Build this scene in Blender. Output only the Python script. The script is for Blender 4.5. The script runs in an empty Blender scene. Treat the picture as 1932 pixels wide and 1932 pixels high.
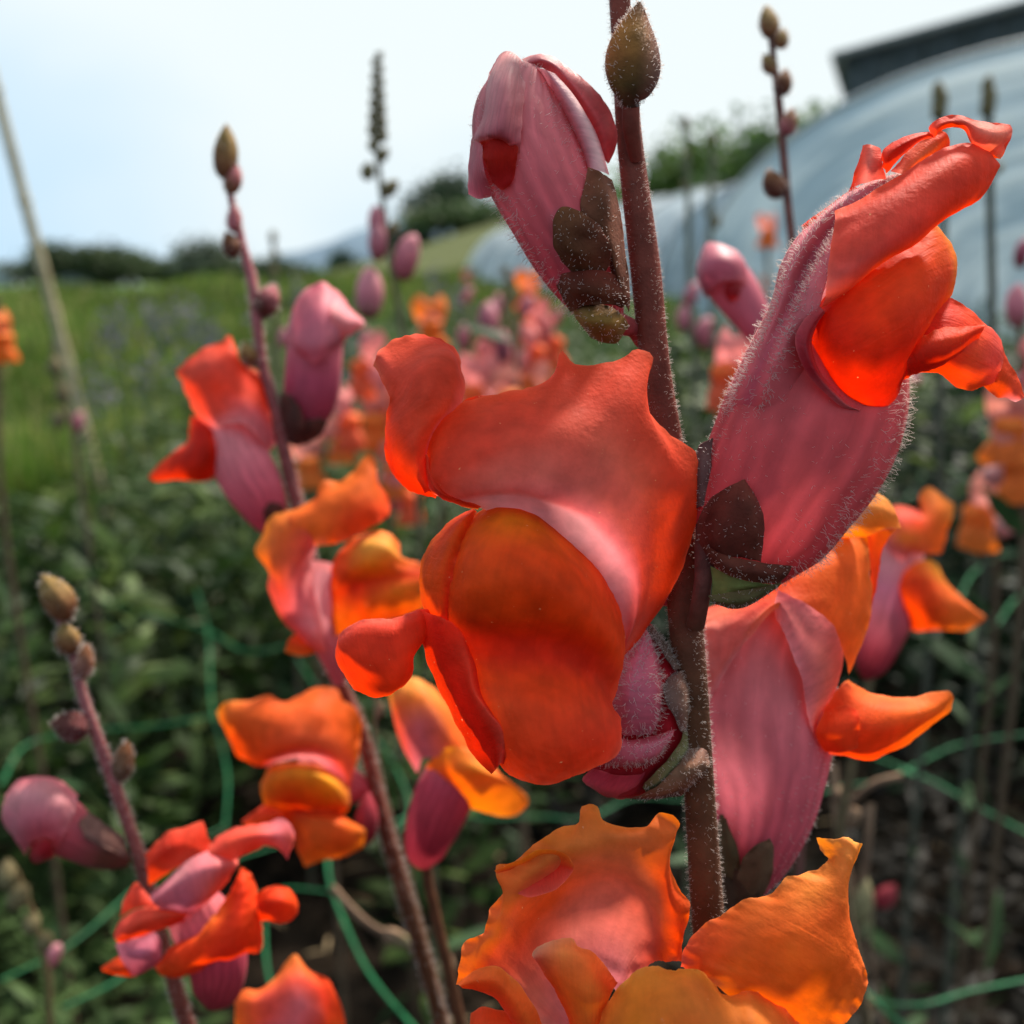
import bpy, math, random
import numpy as np
from mathutils import Vector, Matrix

sc = bpy.context.scene
col = sc.collection
R = math.radians

# ------------------------------------------------------------------ camera
# working units for the close-up flowers: a 1932-unit wide frame, F units focal length
CX = 966.0
F = 2072.0
PITCH = R(12.15)
CAMH = 0.55
cam_data = bpy.data.cameras.new("camera")
cam = bpy.data.objects.new("camera", cam_data)
col.objects.link(cam)
cam.location = (0, 0, CAMH)
cam.rotation_euler = (R(90) - PITCH, 0, 0)
cam_data.sensor_width = 36
cam_data.lens = 36 * F / 1932.0
cam_data.clip_start = 0.004
cam_data.clip_end = 4000
cam_data.dof.use_dof = True
cam_data.dof.focus_distance = 0.104
cam_data.dof.aperture_fstop = cam_data.lens / 1.55
sc.camera = cam

# ------------------------------------------------------------------ world and sun
BLU0, BLU1 = 0.72, 1.02
SUN_AZ = 34.0      # degrees clockwise from the view direction (+Y)
SUN_EL = 54.0
world = bpy.data.worlds.new("World")
sc.world = world
world.use_nodes = True
wn = world.node_tree.nodes
wl = world.node_tree.links
for n in list(wn):
    wn.remove(n)
w_out = wn.new("ShaderNodeOutputWorld")
sky = wn.new("ShaderNodeTexSky")
sky.sky_type = 'NISHITA'
sky.sun_disc = False
sky.sun_elevation = R(SUN_EL)
sky.sun_rotation = R(SUN_AZ)
sky.dust_density = 2.5
sky.air_density = 1.0
bg = wn.new("ShaderNodeBackground")
bg.inputs['Strength'].default_value = 0.09
wl.new(sky.outputs[0], bg.inputs['Color'])
bg2 = wn.new("ShaderNodeBackground")          # thin bright overcast veil
bg2.inputs['Color'].default_value = (0.89, 0.985, 1.0, 1)
bg2.inputs['Strength'].default_value = 0.463
tc = wn.new("ShaderNodeTexCoord")
mp = wn.new("ShaderNodeMapping")
mp.inputs['Scale'].default_value = (1.0, 1.0, 2.2)
ns = wn.new("ShaderNodeTexNoise")
ns.inputs['Scale'].default_value = 1.6
ns.inputs['Detail'].default_value = 5
ns.inputs['Roughness'].default_value = 0.5
cr = wn.new("ShaderNodeValToRGB")
cr.color_ramp.elements[0].position = 0.34
cr.color_ramp.elements[0].color = (0.55, 0.55, 0.55, 1)
cr.color_ramp.elements[1].position = 0.62
cr.color_ramp.elements[1].color = (1, 1, 1, 1)
wmix = wn.new("ShaderNodeMixShader")
def wmath(op, a, b=None, c=None):
    n = wn.new("ShaderNodeMath"); n.operation = op
    for i, v in enumerate((a, b, c)):
        if v is None: continue
        if isinstance(v, (int, float)): n.inputs[i].default_value = v
        else: wl.new(v, n.inputs[i])
    return n.outputs[0]
wl.new(tc.outputs['Generated'], mp.inputs['Vector'])
wl.new(mp.outputs[0], ns.inputs['Vector'])
wl.new(ns.outputs['Fac'], cr.inputs[0])
# the veil is thickest towards the sun and the horizon, thin elsewhere
sdv = (math.sin(R(SUN_AZ)) * math.cos(R(SUN_EL)), math.cos(R(SUN_AZ)) * math.cos(R(SUN_EL)), math.sin(R(SUN_EL)))
dt = wn.new("ShaderNodeVectorMath"); dt.operation = 'DOT_PRODUCT'
wl.new(tc.outputs['Generated'], dt.inputs[0]); dt.inputs[1].default_value = sdv
mrs = wn.new("ShaderNodeMapRange"); mrs.interpolation_type = 'SMOOTHSTEP'
mrs.inputs['From Min'].default_value = 0.1; mrs.inputs['From Max'].default_value = 0.8
mrs.inputs['To Min'].default_value = 0.0; mrs.inputs['To Max'].default_value = 1.0
wl.new(dt.outputs['Value'], mrs.inputs['Value'])
sx = wn.new("ShaderNodeSeparateXYZ"); wl.new(tc.outputs['Generated'], sx.inputs[0])
mrh = wn.new("ShaderNodeMapRange"); mrh.interpolation_type = 'SMOOTHSTEP'
mrh.inputs['From Min'].default_value = 0.0; mrh.inputs['From Max'].default_value = 0.55
mrh.inputs['To Min'].default_value = 1.0; mrh.inputs['To Max'].default_value = 0.85
wl.new(sx.outputs['Z'], mrh.inputs['Value'])
n4 = wn.new("ShaderNodeTexNoise"); n4.inputs['Scale'].default_value = 1.3; n4.inputs['Detail'].default_value = 4
mp4 = wn.new("ShaderNodeMapping"); mp4.inputs['Scale'].default_value = (1.0, 1.0, 1.6); mp4.inputs['Location'].default_value = (0.35, 0.1, 0.0)
wl.new(tc.outputs['Generated'], mp4.inputs['Vector']); wl.new(mp4.outputs[0], n4.inputs['Vector'])
blu = wmath('MULTIPLY_ADD', dt.outputs['Value'], 0.85, wmath('MULTIPLY', n4.outputs['Fac'], 0.9))
blr = wn.new("ShaderNodeMapRange"); blr.interpolation_type = 'SMOOTHSTEP'
blr.inputs['From Min'].default_value = BLU0; blr.inputs['From Max'].default_value = BLU1
wl.new(blu, blr.inputs['Value'])
cmx = wn.new("ShaderNodeMix"); cmx.data_type = 'RGBA'
cmx.inputs['A'].default_value = (0.60, 0.82, 1.0, 1); cmx.inputs['B'].default_value = (0.90, 0.985, 1.0, 1)
wl.new(blr.outputs[0], cmx.inputs['Factor']); wl.new(cmx.outputs['Result'], bg2.inputs['Color'])
veil = wmath('ADD', wmath('MULTIPLY', cr.outputs[0], mrs.outputs[0]), mrh.outputs[0])
veil = wmath('MINIMUM', veil, 1.0)
wl.new(veil, wmix.inputs[0])
wl.new(bg.outputs[0], wmix.inputs[1])
wl.new(bg2.outputs[0], wmix.inputs[2])
wl.new(wmix.outputs[0], w_out.inputs[0])

sun_data = bpy.data.lights.new("sun", 'SUN')
sun = bpy.data.objects.new("sun", sun_data)
col.objects.link(sun)
sun_data.energy = 4.3
sun_data.angle = R(7.0)
sun_data.color = (1.0, 0.93, 0.82)
sd = Vector((math.sin(R(SUN_AZ)) * math.cos(R(SUN_EL)), math.cos(R(SUN_AZ)) * math.cos(R(SUN_EL)), math.sin(R(SUN_EL))))
sun.rotation_euler = (-sd).to_track_quat('-Z', 'Y').to_euler()
sun.location = sd * 5

vs = sc.view_settings
vs.view_transform = 'Standard'
vs.look = 'None'
vs.exposure = 1.12
vs.gamma = 1.0
vs.use_curve_mapping = False
cy = sc.cycles
cy.max_bounces = 8
cy.diffuse_bounces = 4
cy.transmission_bounces = 6
cy.transparent_max_bounces = 8
cy.caustics_reflective = False
cy.caustics_refractive = False

# ------------------------------------------------------------------ small maths
CPOS = np.array([0, 0, CAMH])
AX = np.array([1.0, 0, 0])
AF = np.array([0, math.cos(PITCH), -math.sin(PITCH)])      # forward
AU = np.array([0, math.sin(PITCH), math.cos(PITCH)])       # up

def P(x, y, d):
    return CPOS + AX * ((x - CX) / F * d) + AU * (-(y - CX) / F * d) + AF * d

def PP(a, d0):
    """(n,3) array of (x, y, dz in the same units) -> world"""
    a = np.asarray(a, float)
    d = d0 * (1 + a[..., 2] / F)
    return (CPOS + AX * ((a[..., 0:1] - CX) / F * d[..., None])
            + AU * (-(a[..., 1:2] - CX) / F * d[..., None]) + AF * d[..., None])

def herm(Pk, tk, te):
    """cubic Hermite through Pk (k,...) at knots tk, sampled at te"""
    Pk = np.asarray(Pk, float); tk = np.asarray(tk, float)
    k = len(tk)
    if k == 1:
        return np.repeat(Pk, len(te), 0)
    m = np.zeros_like(Pk)
    for i in range(k):
        if i == 0:
            m[i] = (Pk[1] - Pk[0]) / (tk[1] - tk[0])
        elif i == k - 1:
            m[i] = (Pk[-1] - Pk[-2]) / (tk[-1] - tk[-2])
        else:
            h0 = tk[i] - tk[i-1]; h1 = tk[i+1] - tk[i]
            s0 = (Pk[i] - Pk[i-1]) / h0; s1 = (Pk[i+1] - Pk[i]) / h1
            m[i] = (s0 * h1 + s1 * h0) / (h0 + h1)
    out = []
    for t in te:
        i = int(np.clip(np.searchsorted(tk, t, side='right') - 1, 0, k - 2))
        h = tk[i+1] - tk[i]; s = (t - tk[i]) / h
        out.append((2*s**3 - 3*s**2 + 1) * Pk[i] + (s**3 - 2*s**2 + s) * h * m[i]
                   + (-2*s**3 + 3*s**2) * Pk[i+1] + (s**3 - s**2) * h * m[i+1])
    return np.array(out)

def resample(pts, n):
    pts = np.asarray(pts, float)
    if len(pts) == 1:
        return np.repeat(pts, n, 0)
    d = np.sqrt(((pts[1:] - pts[:-1]) ** 2).sum(1)) ** 0.7 + 1e-6
    tk = np.concatenate([[0], np.cumsum(d)])
    te = np.linspace(0, tk[-1], 12 * len(pts))
    dense = herm(pts, tk, te)
    L = np.concatenate([[0], np.cumsum(np.sqrt(((dense[1:] - dense[:-1]) ** 2).sum(1)))])
    q = np.linspace(0, L[-1], n)
    return np.stack([np.interp(q, L, dense[:, j]) for j in range(pts.shape[1])], 1)

def snoise(p, freq, seed, k=7):
    """cheap smooth vector noise on (..., 3) points, about -1..1"""
    rs = np.random.RandomState(seed)
    out = np.zeros(p.shape)
    for i in range(k):
        w = rs.normal(size=3) * freq
        a = rs.normal(size=3); a /= np.linalg.norm(a)
        out += np.sin(p @ w + rs.uniform(0, 6.28))[..., None] * a
    return out / math.sqrt(k) * 1.3

def grid_rows(rows, nu, nv):
    """rows of (x, y, dz) -> (nv, nu, 3)"""
    G = np.array([resample([p if len(p) == 3 else (p[0], p[1], 0) for p in r], nu) for r in rows])
    d = [0.0]
    for i in range(1, len(G)):
        d.append(d[-1] + max(1e-4, float(np.sqrt(((G[i] - G[i-1]) ** 2).sum(1)).mean())))
    te = np.linspace(0, d[-1], nv)
    return herm(G, d, te), np.array(d) / d[-1]

def normals(G):
    du = np.gradient(G, axis=1); dv = np.gradient(G, axis=0)
    n = np.cross(du, dv)
    l = np.linalg.norm(n, axis=2, keepdims=True)
    return n / np.maximum(l, 1e-12)

def colgrid(cols, knots, nu, nv):
    """cols: one entry per row; an entry is a colour or a list of colours spread along the row"""
    C = np.zeros((len(cols), nu, 3))
    for i, c in enumerate(cols):
        if not isinstance(c[0], (tuple, list)):
            c = [c, c]
        c = np.array(c, float)
        q = np.linspace(0, len(c) - 1, nu)
        for j in range(3):
            C[i, :, j] = np.interp(q, np.arange(len(c)), c[:, j])
    te = np.linspace(0, 1, nv)
    out = np.zeros((nv, nu, 3))
    kn = knots if len(knots) == len(cols) else np.linspace(0, 1, len(cols))
    for j in range(3):
        for u in range(nu):
            out[:, u, j] = np.interp(te, kn, C[:, u, j])
    return out

# ------------------------------------------------------------------ materials
MATS = {}
def new_mat(name):
    m = bpy.data.materials.new(name)
    m.use_nodes = True
    m.node_tree.nodes.clear()
    return m, m.node_tree.nodes, m.node_tree.links

def set_in(node, key, val):
    if key in node.inputs:
        node.inputs[key].default_value = val

def organic(name, color=None, attr=False, transl=0.3, rough=0.5, spec=0.3, nscale=60.0, namt=0.25,
            bscale=400.0, bump=0.15, bdist=0.0002, sheen=0.0, vein=0.0, tsat=1.0, speckle=None, fib=0.0):
    """petal / leaf / stem material: diffuse + translucent, pigment from a colour or the 'pig' attribute"""
    if name in MATS:
        return MATS[name]
    m, N, L = new_mat(name)
    out = N.new("ShaderNodeOutputMaterial")
    pb = N.new("ShaderNodeBsdfPrincipled")
    tr = N.new("ShaderNodeBsdfTranslucent")
    mx = N.new("ShaderNodeMixShader"); mx.inputs[0].default_value = transl
    pb.inputs['Roughness'].default_value = rough
    set_in(pb, 'Specular IOR Level', spec)
    set_in(pb, 'Sheen Weight', sheen); set_in(pb, 'Sheen Roughness', 0.4)
    t = N.new("ShaderNodeTexCoord")
    nz = N.new("ShaderNodeTexNoise"); nz.inputs['Scale'].default_value = nscale; nz.inputs['Detail'].default_value = 5
    L.new(t.outputs['Object'], nz.inputs['Vector'])
    if attr:
        a = N.new("ShaderNodeAttribute"); a.attribute_name = 'pig'; csrc = a.outputs['Color']
    else:
        a = N.new("ShaderNodeRGB"); a.outputs[0].default_value = (*color, 1); csrc = a.outputs[0]
    mr = N.new("ShaderNodeMapRange")
    mr.inputs['From Min'].default_value = 0.3; mr.inputs['From Max'].default_value = 0.7
    mr.inputs['To Min'].default_value = 1 - namt; mr.inputs['To Max'].default_value = 1 + namt * 0.7
    L.new(nz.outputs['Fac'], mr.inputs['Value'])
    vm = N.new("ShaderNodeVectorMath"); vm.operation = 'SCALE'
    L.new(csrc, vm.inputs[0]); L.new(mr.outputs[0], vm.inputs['Scale'])
    csrc = vm.outputs[0]
    if fib > 0:
        mpf = N.new("ShaderNodeMapping"); mpf.inputs['Scale'].default_value = (26, 3.2, 1)
        nf = N.new("ShaderNodeTexNoise"); nf.inputs['Scale'].default_value = 1.0; nf.inputs['Detail'].default_value = 6; nf.inputs['Distortion'].default_value = 0.5
        L.new(t.outputs['UV'], mpf.inputs[0]); L.new(mpf.outputs[0], nf.inputs['Vector'])
        mrf = N.new("ShaderNodeMapRange"); mrf.inputs['From Min'].default_value = .3; mrf.inputs['From Max'].default_value = .7
        mrf.inputs['To Min'].default_value = 1 - fib; mrf.inputs['To Max'].default_value = 1 + fib
        L.new(nf.outputs['Fac'], mrf.inputs['Value'])
        vmf = N.new("ShaderNodeVectorMath"); vmf.operation = 'SCALE'
        L.new(csrc, vmf.inputs[0]); L.new(mrf.outputs[0], vmf.inputs['Scale']); csrc = vmf.outputs[0]
    if vein > 0:
        wv = N.new("ShaderNodeTexWave"); wv.wave_type = 'BANDS'; wv.bands_direction = 'X'
        wv.inputs['Scale'].default_value = 5.5; wv.inputs['Distortion'].default_value = 3.5
        wv.inputs['Detail'].default_value = 2.5; wv.inputs['Detail Scale'].default_value = 1.2
        L.new(t.outputs['UV'], wv.inputs['Vector'])
        mr2 = N.new("ShaderNodeMapRange"); mr2.inputs['To Min'].default_value = 1 - vein; mr2.inputs['To Max'].default_value = 1 + vein * .4
        L.new(wv.outputs['Fac'], mr2.inputs['Value'])
        vm2 = N.new("ShaderNodeVectorMath"); vm2.operation = 'SCALE'
        L.new(csrc, vm2.inputs[0]); L.new(mr2.outputs[0], vm2.inputs['Scale']); csrc = vm2.outputs[0]
    if speckle:
        n3 = N.new("ShaderNodeTexNoise"); n3.inputs['Scale'].default_value = speckle[1]; n3.inputs['Detail'].default_value = 3
        L.new(t.outputs['Object'], n3.inputs['Vector'])
        r3 = N.new("ShaderNodeMapRange"); r3.inputs['From Min'].default_value = speckle[2]; r3.inputs['From Max'].default_value = speckle[3]
        L.new(n3.outputs['Fac'], r3.inputs['Value'])
        m3 = N.new("ShaderNodeMix"); m3.data_type = 'RGBA'
        L.new(r3.outputs[0], m3.inputs['Factor']); L.new(csrc, m3.inputs['A']); m3.inputs['B'].default_value = (*speckle[0], 1)
        csrc = m3.outputs['Result']
    L.new(csrc, pb.inputs['Base Color'])
    if tsat != 1.0:
        hs = N.new("ShaderNodeHueSaturation"); hs.inputs['Saturation'].default_value = tsat
        L.new(csrc, hs.inputs['Color']); L.new(hs.outputs[0], tr.inputs['Color'])
    else:
        L.new(csrc, tr.inputs['Color'])
    if bump > 0:
        n2 = N.new("ShaderNodeTexNoise"); n2.inputs['Scale'].default_value = bscale; n2.inputs['Detail'].default_value = 4
        L.new(t.outputs['Object'], n2.inputs['Vector'])
        bp = N.new("ShaderNodeBump"); bp.inputs['Strength'].default_value = bump; bp.inputs['Distance'].default_value = bdist
        L.new(n2.outputs['Fac'], bp.inputs['Height'])
        nrm = bp.outputs[0]
        if fib > 0:
            bpf = N.new("ShaderNodeBump"); bpf.inputs['Strength'].default_value = .28 if vein == 0 else .55; bpf.inputs['Distance'].default_value = 0.00026
            L.new(nf.outputs['Fac'], bpf.inputs['Height']); L.new(nrm, bpf.inputs['Normal']); nrm = bpf.outputs[0]
        if vein > 0:
            bp2 = N.new("ShaderNodeBump"); bp2.inputs['Strength'].default_value = min(1, vein * 2.2); bp2.inputs['Distance'].default_value = 0.00025
            L.new(wv.outputs['Fac'], bp2.inputs['Height']); L.new(nrm, bp2.inputs['Normal']); nrm = bp2.outputs[0]
        L.new(nrm, pb.inputs['Normal']); L.new(nrm, tr.inputs['Normal'])
    L.new(pb.outputs[0], mx.inputs[1]); L.new(tr.outputs[0], mx.inputs[2]); L.new(mx.outputs[0], out.inputs[0])
    MATS[name] = m
    return m

M_PETAL = organic("petal", attr=True, transl=0.42, rough=0.6, spec=0.12, nscale=420, namt=0.17, bscale=2200, bump=0.7, bdist=0.00009, sheen=0.0, fib=0.045, tsat=1.06, speckle=((.92, .42, .2), 1500, .73, .78))
M_TUBE = organic("corolla_tube", attr=True, transl=0.32, rough=0.55, spec=0.1, nscale=260, namt=0.12, bscale=2600, bump=0.4, bdist=0.00009, sheen=0.04, vein=0.15, fib=0.12)
M_SKIN = organic("bud_petal", attr=True, transl=0.32, rough=0.5, spec=0.3, nscale=260, namt=0.12, bscale=2600, bump=0.4, bdist=0.00009, sheen=0.08, fib=0.12)
M_CREST = organic("tube_crest", attr=True, transl=0.08, rough=0.55, spec=0.12, nscale=260, namt=0.12, bscale=2600, bump=0.4, bdist=0.00009, sheen=0.04, fib=0.06)
M_CALYX = organic("calyx", attr=True, transl=0.15, rough=0.6, spec=0.07, nscale=500, namt=0.35, bscale=3000, bump=0.8, bdist=0.00012, sheen=0.03)
M_STEM = organic("stem", attr=True, transl=0.0, rough=0.6, spec=0.08, nscale=420, namt=0.3, bscale=3000, bump=0.8, bdist=0.00012, sheen=0.03)
M_HAIR = organic("plant_hair", color=(0.88, 0.80, 0.76), transl=0.65, rough=0.4, spec=0.4, nscale=50, namt=0.05, bump=0)

# ------------------------------------------------------------------ object helpers
ORG = np.zeros(3)        # world position of the thing under construction
def link(o, parent=None):
    col.objects.link(o)
    if parent is not None:
        o.parent = parent
    return o

def mesh_np(name, V, faces, mat, parent=None, pig=None, uv=None, smooth=True):
    me = bpy.data.meshes.new(name)
    V = np.asarray(V, float) - (ORG if parent is not None else 0)
    faces = np.asarray(faces, np.int32)
    n = faces.shape[1]
    me.vertices.add(len(V)); me.vertices.foreach_set('co', V.astype(np.float32).ravel())
    me.loops.add(faces.size); me.loops.foreach_set('vertex_index', faces.ravel())
    me.polygons.add(len(faces))
    me.polygons.foreach_set('loop_start', np.arange(0, faces.size, n, dtype=np.int32))
    try:
        me.polygons.foreach_set('loop_total', np.full(len(faces), n, np.int32))
    except Exception:
        pass
    me.update(calc_edges=True)
    me.validate()
    if smooth:
        me.polygons.foreach_set('use_smooth', np.ones(len(me.polygons), bool))
    if pig is not None:
        ca = me.color_attributes.new('pig', 'FLOAT_COLOR', 'POINT')
        c4 = np.ones((len(V), 4), np.float32); c4[:, :3] = pig
        ca.data.foreach_set('color', c4.ravel())
    if uv is not None:
        ul = me.uv_layers.new(name='UVMap')
        ul.data.foreach_set('uv', np.asarray(uv, np.float32)[faces.ravel()].ravel())
    me.materials.append(mat)
    o = bpy.data.objects.new(name, me)
    link(o, parent)
    return o

def grid_faces(nv, nu, wrap=False):
    v = np.arange(nv - 1)[:, None]; u = np.arange(nu if wrap else nu - 1)[None, :]
    u2 = (u + 1) % nu
    a = v * nu + u; b = v * nu + u2; c = (v + 1) * nu + u2; d = (v + 1) * nu + u
    return np.stack([a, b, c, d], -1).reshape(-1, 4)

def grid_obj(name, G, mat, parent, C, wrap=False, thick=None):
    nv, nu = G.shape[:2]
    uu, vv = np.meshgrid(np.linspace(0, 1, nu), np.linspace(0, 1, nv))
    o = mesh_np(name, G.reshape(-1, 3), grid_faces(nv, nu, wrap), mat, parent, C.reshape(-1, 3), np.stack([uu, vv], -1).reshape(-1, 2))
    if thick and mat not in (M_PETAL, M_SKIN):
        s = o.modifiers.new('thickness', 'SOLIDIFY'); s.thickness = thick; s.offset = 0
    return o

def tagt(o, label, cat, group=None, kind=None):
    if label: o['label'] = label
    if cat: o['category'] = cat
    if group: o['group'] = group
    if kind: o['kind'] = kind
    return o

def thing(name, loc, label, cat, group=None):
    global ORG
    o = bpy.data.objects.new(name, None)
    o.empty_display_size = 0.02
    o.location = loc
    col.objects.link(o)
    tagt(o, label, cat, group)
    ORG = np.array(loc, float)
    return o

def richer(C):
    mx = C.max(axis=-1, keepdims=True)
    r = (C / mx) ** np.array([1.2, 1.2, 1.12])
    return np.minimum(mx * 1.08, .92) * r * np.array([1.0, 1.04, .95])
def patch(name, rows, cols, d0, parent, mat=None, nu=56, nv=44, wob=1.2, wf=0.03, ruf=1.0, rf=0.11, thick=1.3, seed=1, label=None):
    """petal surface through rows of (x, y, dz) frame-unit points"""
    G, kn = grid_rows(rows, nu, nv)
    vv = np.linspace(0, 1, nv)[:, None]; uu = np.linspace(0, 1, nu)[None, :]
    edge = np.maximum(np.maximum(np.exp(-vv * 14), np.exp(-(1 - vv) * 14)), np.maximum(np.exp(-uu * 14), np.exp(-(1 - uu) * 14)))[..., None]
    n = normals(G)
    G = G + n * (snoise(G, wf, seed)[..., :1] * wob)
    G = G + n * (snoise(G, wf * 4.5, seed + 3)[..., :1] * wob * 0.22)
    G = G + snoise(G, rf, seed + 5) * edge * ruf * 1.7 * np.array([.8, .8, 2.6])
    G = G + snoise(G, rf * 3.2, seed + 6) * edge ** 3 * ruf * 0.45 * np.array([1, 1, .5])
    W = PP(G, d0)
    C = colgrid(cols, kn, nu, nv)
    s = d0 / F
    if (mat is None or mat in (M_PETAL, M_SKIN, M_TUBE, M_CREST)):
        C = richer(C)
        rim = np.maximum(np.maximum(np.exp(-vv * 55), np.exp(-(1 - vv) * 55)), np.maximum(np.exp(-uu * 55), np.exp(-(1 - uu) * 55)))[..., None]
        C = C * (1 + .12 * rim) + rim * np.array([.03, .035, .02])
    C = C * (1 + 0.10 * snoise(G, 0.02, seed + 9)[..., :1] + .05 * snoise(G, 0.07, seed + 19)[..., :1])
    C = C * (1 + .06 * snoise(G, 0.035, seed + 29)[..., :1] * np.array([0, 1, 1]))
    C = np.clip(C, 0.004, 0.95)
    o = grid_obj(name, W, mat or M_PETAL, parent, C, thick=thick * s)
    if label: o['label'] = label
    o_data[o.name] = (W, s)
    return o
o_data = {}

def tube(name, path, cols, d0, parent, mat=None, nu=40, nv=40, squash=1.0, shape=None, label=None, wob=0.0, seed=3, caps=True):
    """closed swept body. path entries (x, y, dz, r). shape(t, ang)->radius factor. cols: per-row colours"""
    path = np.asarray(path, float)
    c = resample(path, nv)
    kn = np.linspace(0, 1, len(cols))
    ctr = c[:, :3]; r = c[:, 3]
    T = np.gradient(ctr, axis=0); T /= np.linalg.norm(T, axis=1, keepdims=True)
    fw = np.array([0, 0, 1.0])
    S = np.cross(T, fw); S /= np.maximum(np.linalg.norm(S, axis=1, keepdims=True), 1e-6)
    Nn = np.cross(S, T)
    ang = np.linspace(0, 2 * math.pi, nu, endpoint=False)
    t = np.linspace(0, 1, nv)
    f = np.ones((nv, nu))
    if shape:
        for i in range(nv):
            for j in range(nu):
                f[i, j] = shape(t[i], ang[j])
    rr = r[:, None] * f
    sq = squash if np.isscalar(squash) else np.interp(t, np.linspace(0, 1, len(squash)), squash)[:, None]
    G = ctr[:, None, :] + S[:, None, :] * (np.cos(ang)[None, :] * rr)[..., None] + Nn[:, None, :] * (np.sin(ang)[None, :] * rr * sq)[..., None]
    if wob:
        G = G + normals(G) * snoise(G, 0.03, seed)[..., :1] * wob
    W = PP(G, d0)
    C = colgrid(cols, kn, nu, nv)
    if mat is None or mat in (M_TUBE, M_SKIN):
        C = richer(C)
    C = np.clip(C * (1 + 0.08 * snoise(G, 0.02, seed + 9)[..., :1]), 0.004, 0.95)
    o = grid_obj(name, W, mat or M_TUBE, parent, C, wrap=True)
    if label: o['label'] = label
    ctrW = PP(ctr, d0)
    o_data[o.name] = (W, d0 / F, ctrW)
    return o

def front_thin(u):
    """fewer hairs on the face turned to the lens side of a tube, so that they read as separate hairs"""
    return .06 + .94 * abs(math.cos(u * 2 * math.pi)) ** 1.5
def hairs(o, n, ln, parent=None, dens=None, seed=1, width=0.85, lean=0.35, tip=1.0, name='hairs', bias=(0, 0, 0), mat=None):
    """fine hairs standing on a surface made by patch() or tube(): one 'stuff' part"""
    dat = o_data[o.name]; W = dat[0]; s = dat[1]
    nv, nu = W.shape[:2]
    N_ = normals(W)
    if len(dat) == 3:
        out = W - dat[2][:, None, :]
        sg = np.sign((N_ * out).sum(2, keepdims=True)); N_ = N_ * np.where(sg == 0, 1, sg)
    else:
        tocam = CPOS - W
        sg = np.sign((N_ * tocam).sum(2, keepdims=True)); N_ = N_ * np.where(sg == 0, 1, sg)
    rs = np.random.RandomState(seed)
    u = rs.uniform(0, nu - 1.001, n * 3); v = rs.uniform(0, nv - 1.001, n * 3)
    if dens is None and len(dat) == 3:
        dens = lambda v_, u_: front_thin(u_)
    if dens is not None:
        keep = np.array([rs.uniform() < dens(b / (nv - 1), a / (nu - 1)) for a, b in zip(u, v)])
        u = u[keep]; v = v[keep]
    u = u[:int(n * .72)]; v = v[:int(n * .72)]
    i = v.astype(int); j = u.astype(int); fv = (v - i)[:, None]; fu = (u - j)[:, None]
    def bi(A):
        return (A[i, j] * (1 - fu) * (1 - fv) + A[i, j + 1] * fu * (1 - fv) + A[i + 1, j] * (1 - fu) * fv + A[i + 1, j + 1] * fu * fv)
    p = bi(W); nn = bi(N_); nn /= np.maximum(np.linalg.norm(nn, axis=1, keepdims=True), 1e-9)
    k = len(p)
    d1 = nn + rs.normal(size=(k, 3)) * lean * 0.7 + np.array(bias); d1 /= np.linalg.norm(d1, axis=1, keepdims=True)
    d2 = d1 + rs.normal(size=(k, 3)) * lean; d2 /= np.linalg.norm(d2, axis=1, keepdims=True)
    L = (rs.uniform(0.55, 1.25, k)[:, None]) * ln * s
    c0 = p - d1 * s * 0.8; c1 = p + d1 * L * 0.55; c2 = c1 + d2 * L * 0.45; c3 = c2 + d2 * s * 1.1 * tip; 
    a = np.cross(d1, rs.normal(size=(k, 3))); a /= np.linalg.norm(a, axis=1, keepdims=True); b = np.cross(d1, a)
    w = width * 0.5 * s
    rings = []
    radii = [w * 1.3, w * 0.9, w * 0.7, w * (1.7 if tip else 0.1)]
    for c, rad in zip((c0, c1, c2, c3), radii):
        for q in range(3):
            an = q * 2.0944
            rings.append(c + (a * math.cos(an) + b * math.sin(an)) * rad)
    V = np.stack(rings, 1)        # k,12,3
    fl = []
    for l in range(3):
        for q in range(3):
            fl.append([l*3+q, l*3+(q+1) % 3, (l+1)*3+(q+1) % 3, (l+1)*3+q])
    fl = np.array(fl)
    faces = (np.arange(k)[:, None, None] * 12 + fl[None]).reshape(-1, 4)
    h = mesh_np(name, V.reshape(-1, 3), faces, mat or M_HAIR, parent or o)
    h['kind'] = 'stuff'
    return h

# ================================================================== setting
def PZ(x, y, z):
    """point where the frame ray (x, y) meets the level z"""
    q = P(x, y, 1.0) - CPOS
    return CPOS + q * ((z - CAMH) / q[2])

def sstep(a, b, x):
    t = np.clip((x - a) / (b - a), 0, 1)
    return t * t * (3 - 2 * t)

def terr(x, y):
    x = np.asarray(x, float); y = np.asarray(y, float)
    h = sstep(14, 55, y) * sstep(-9.5, 1.5, x - (y - 50) * 0.05) * 3.4
    h = h + 0.05 * np.sin(x * 0.7 + 1) * np.sin(y * 0.5) * sstep(3, 10, y)
    h = h - 0.4 * sstep(80, 300, y)
    return h

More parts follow.
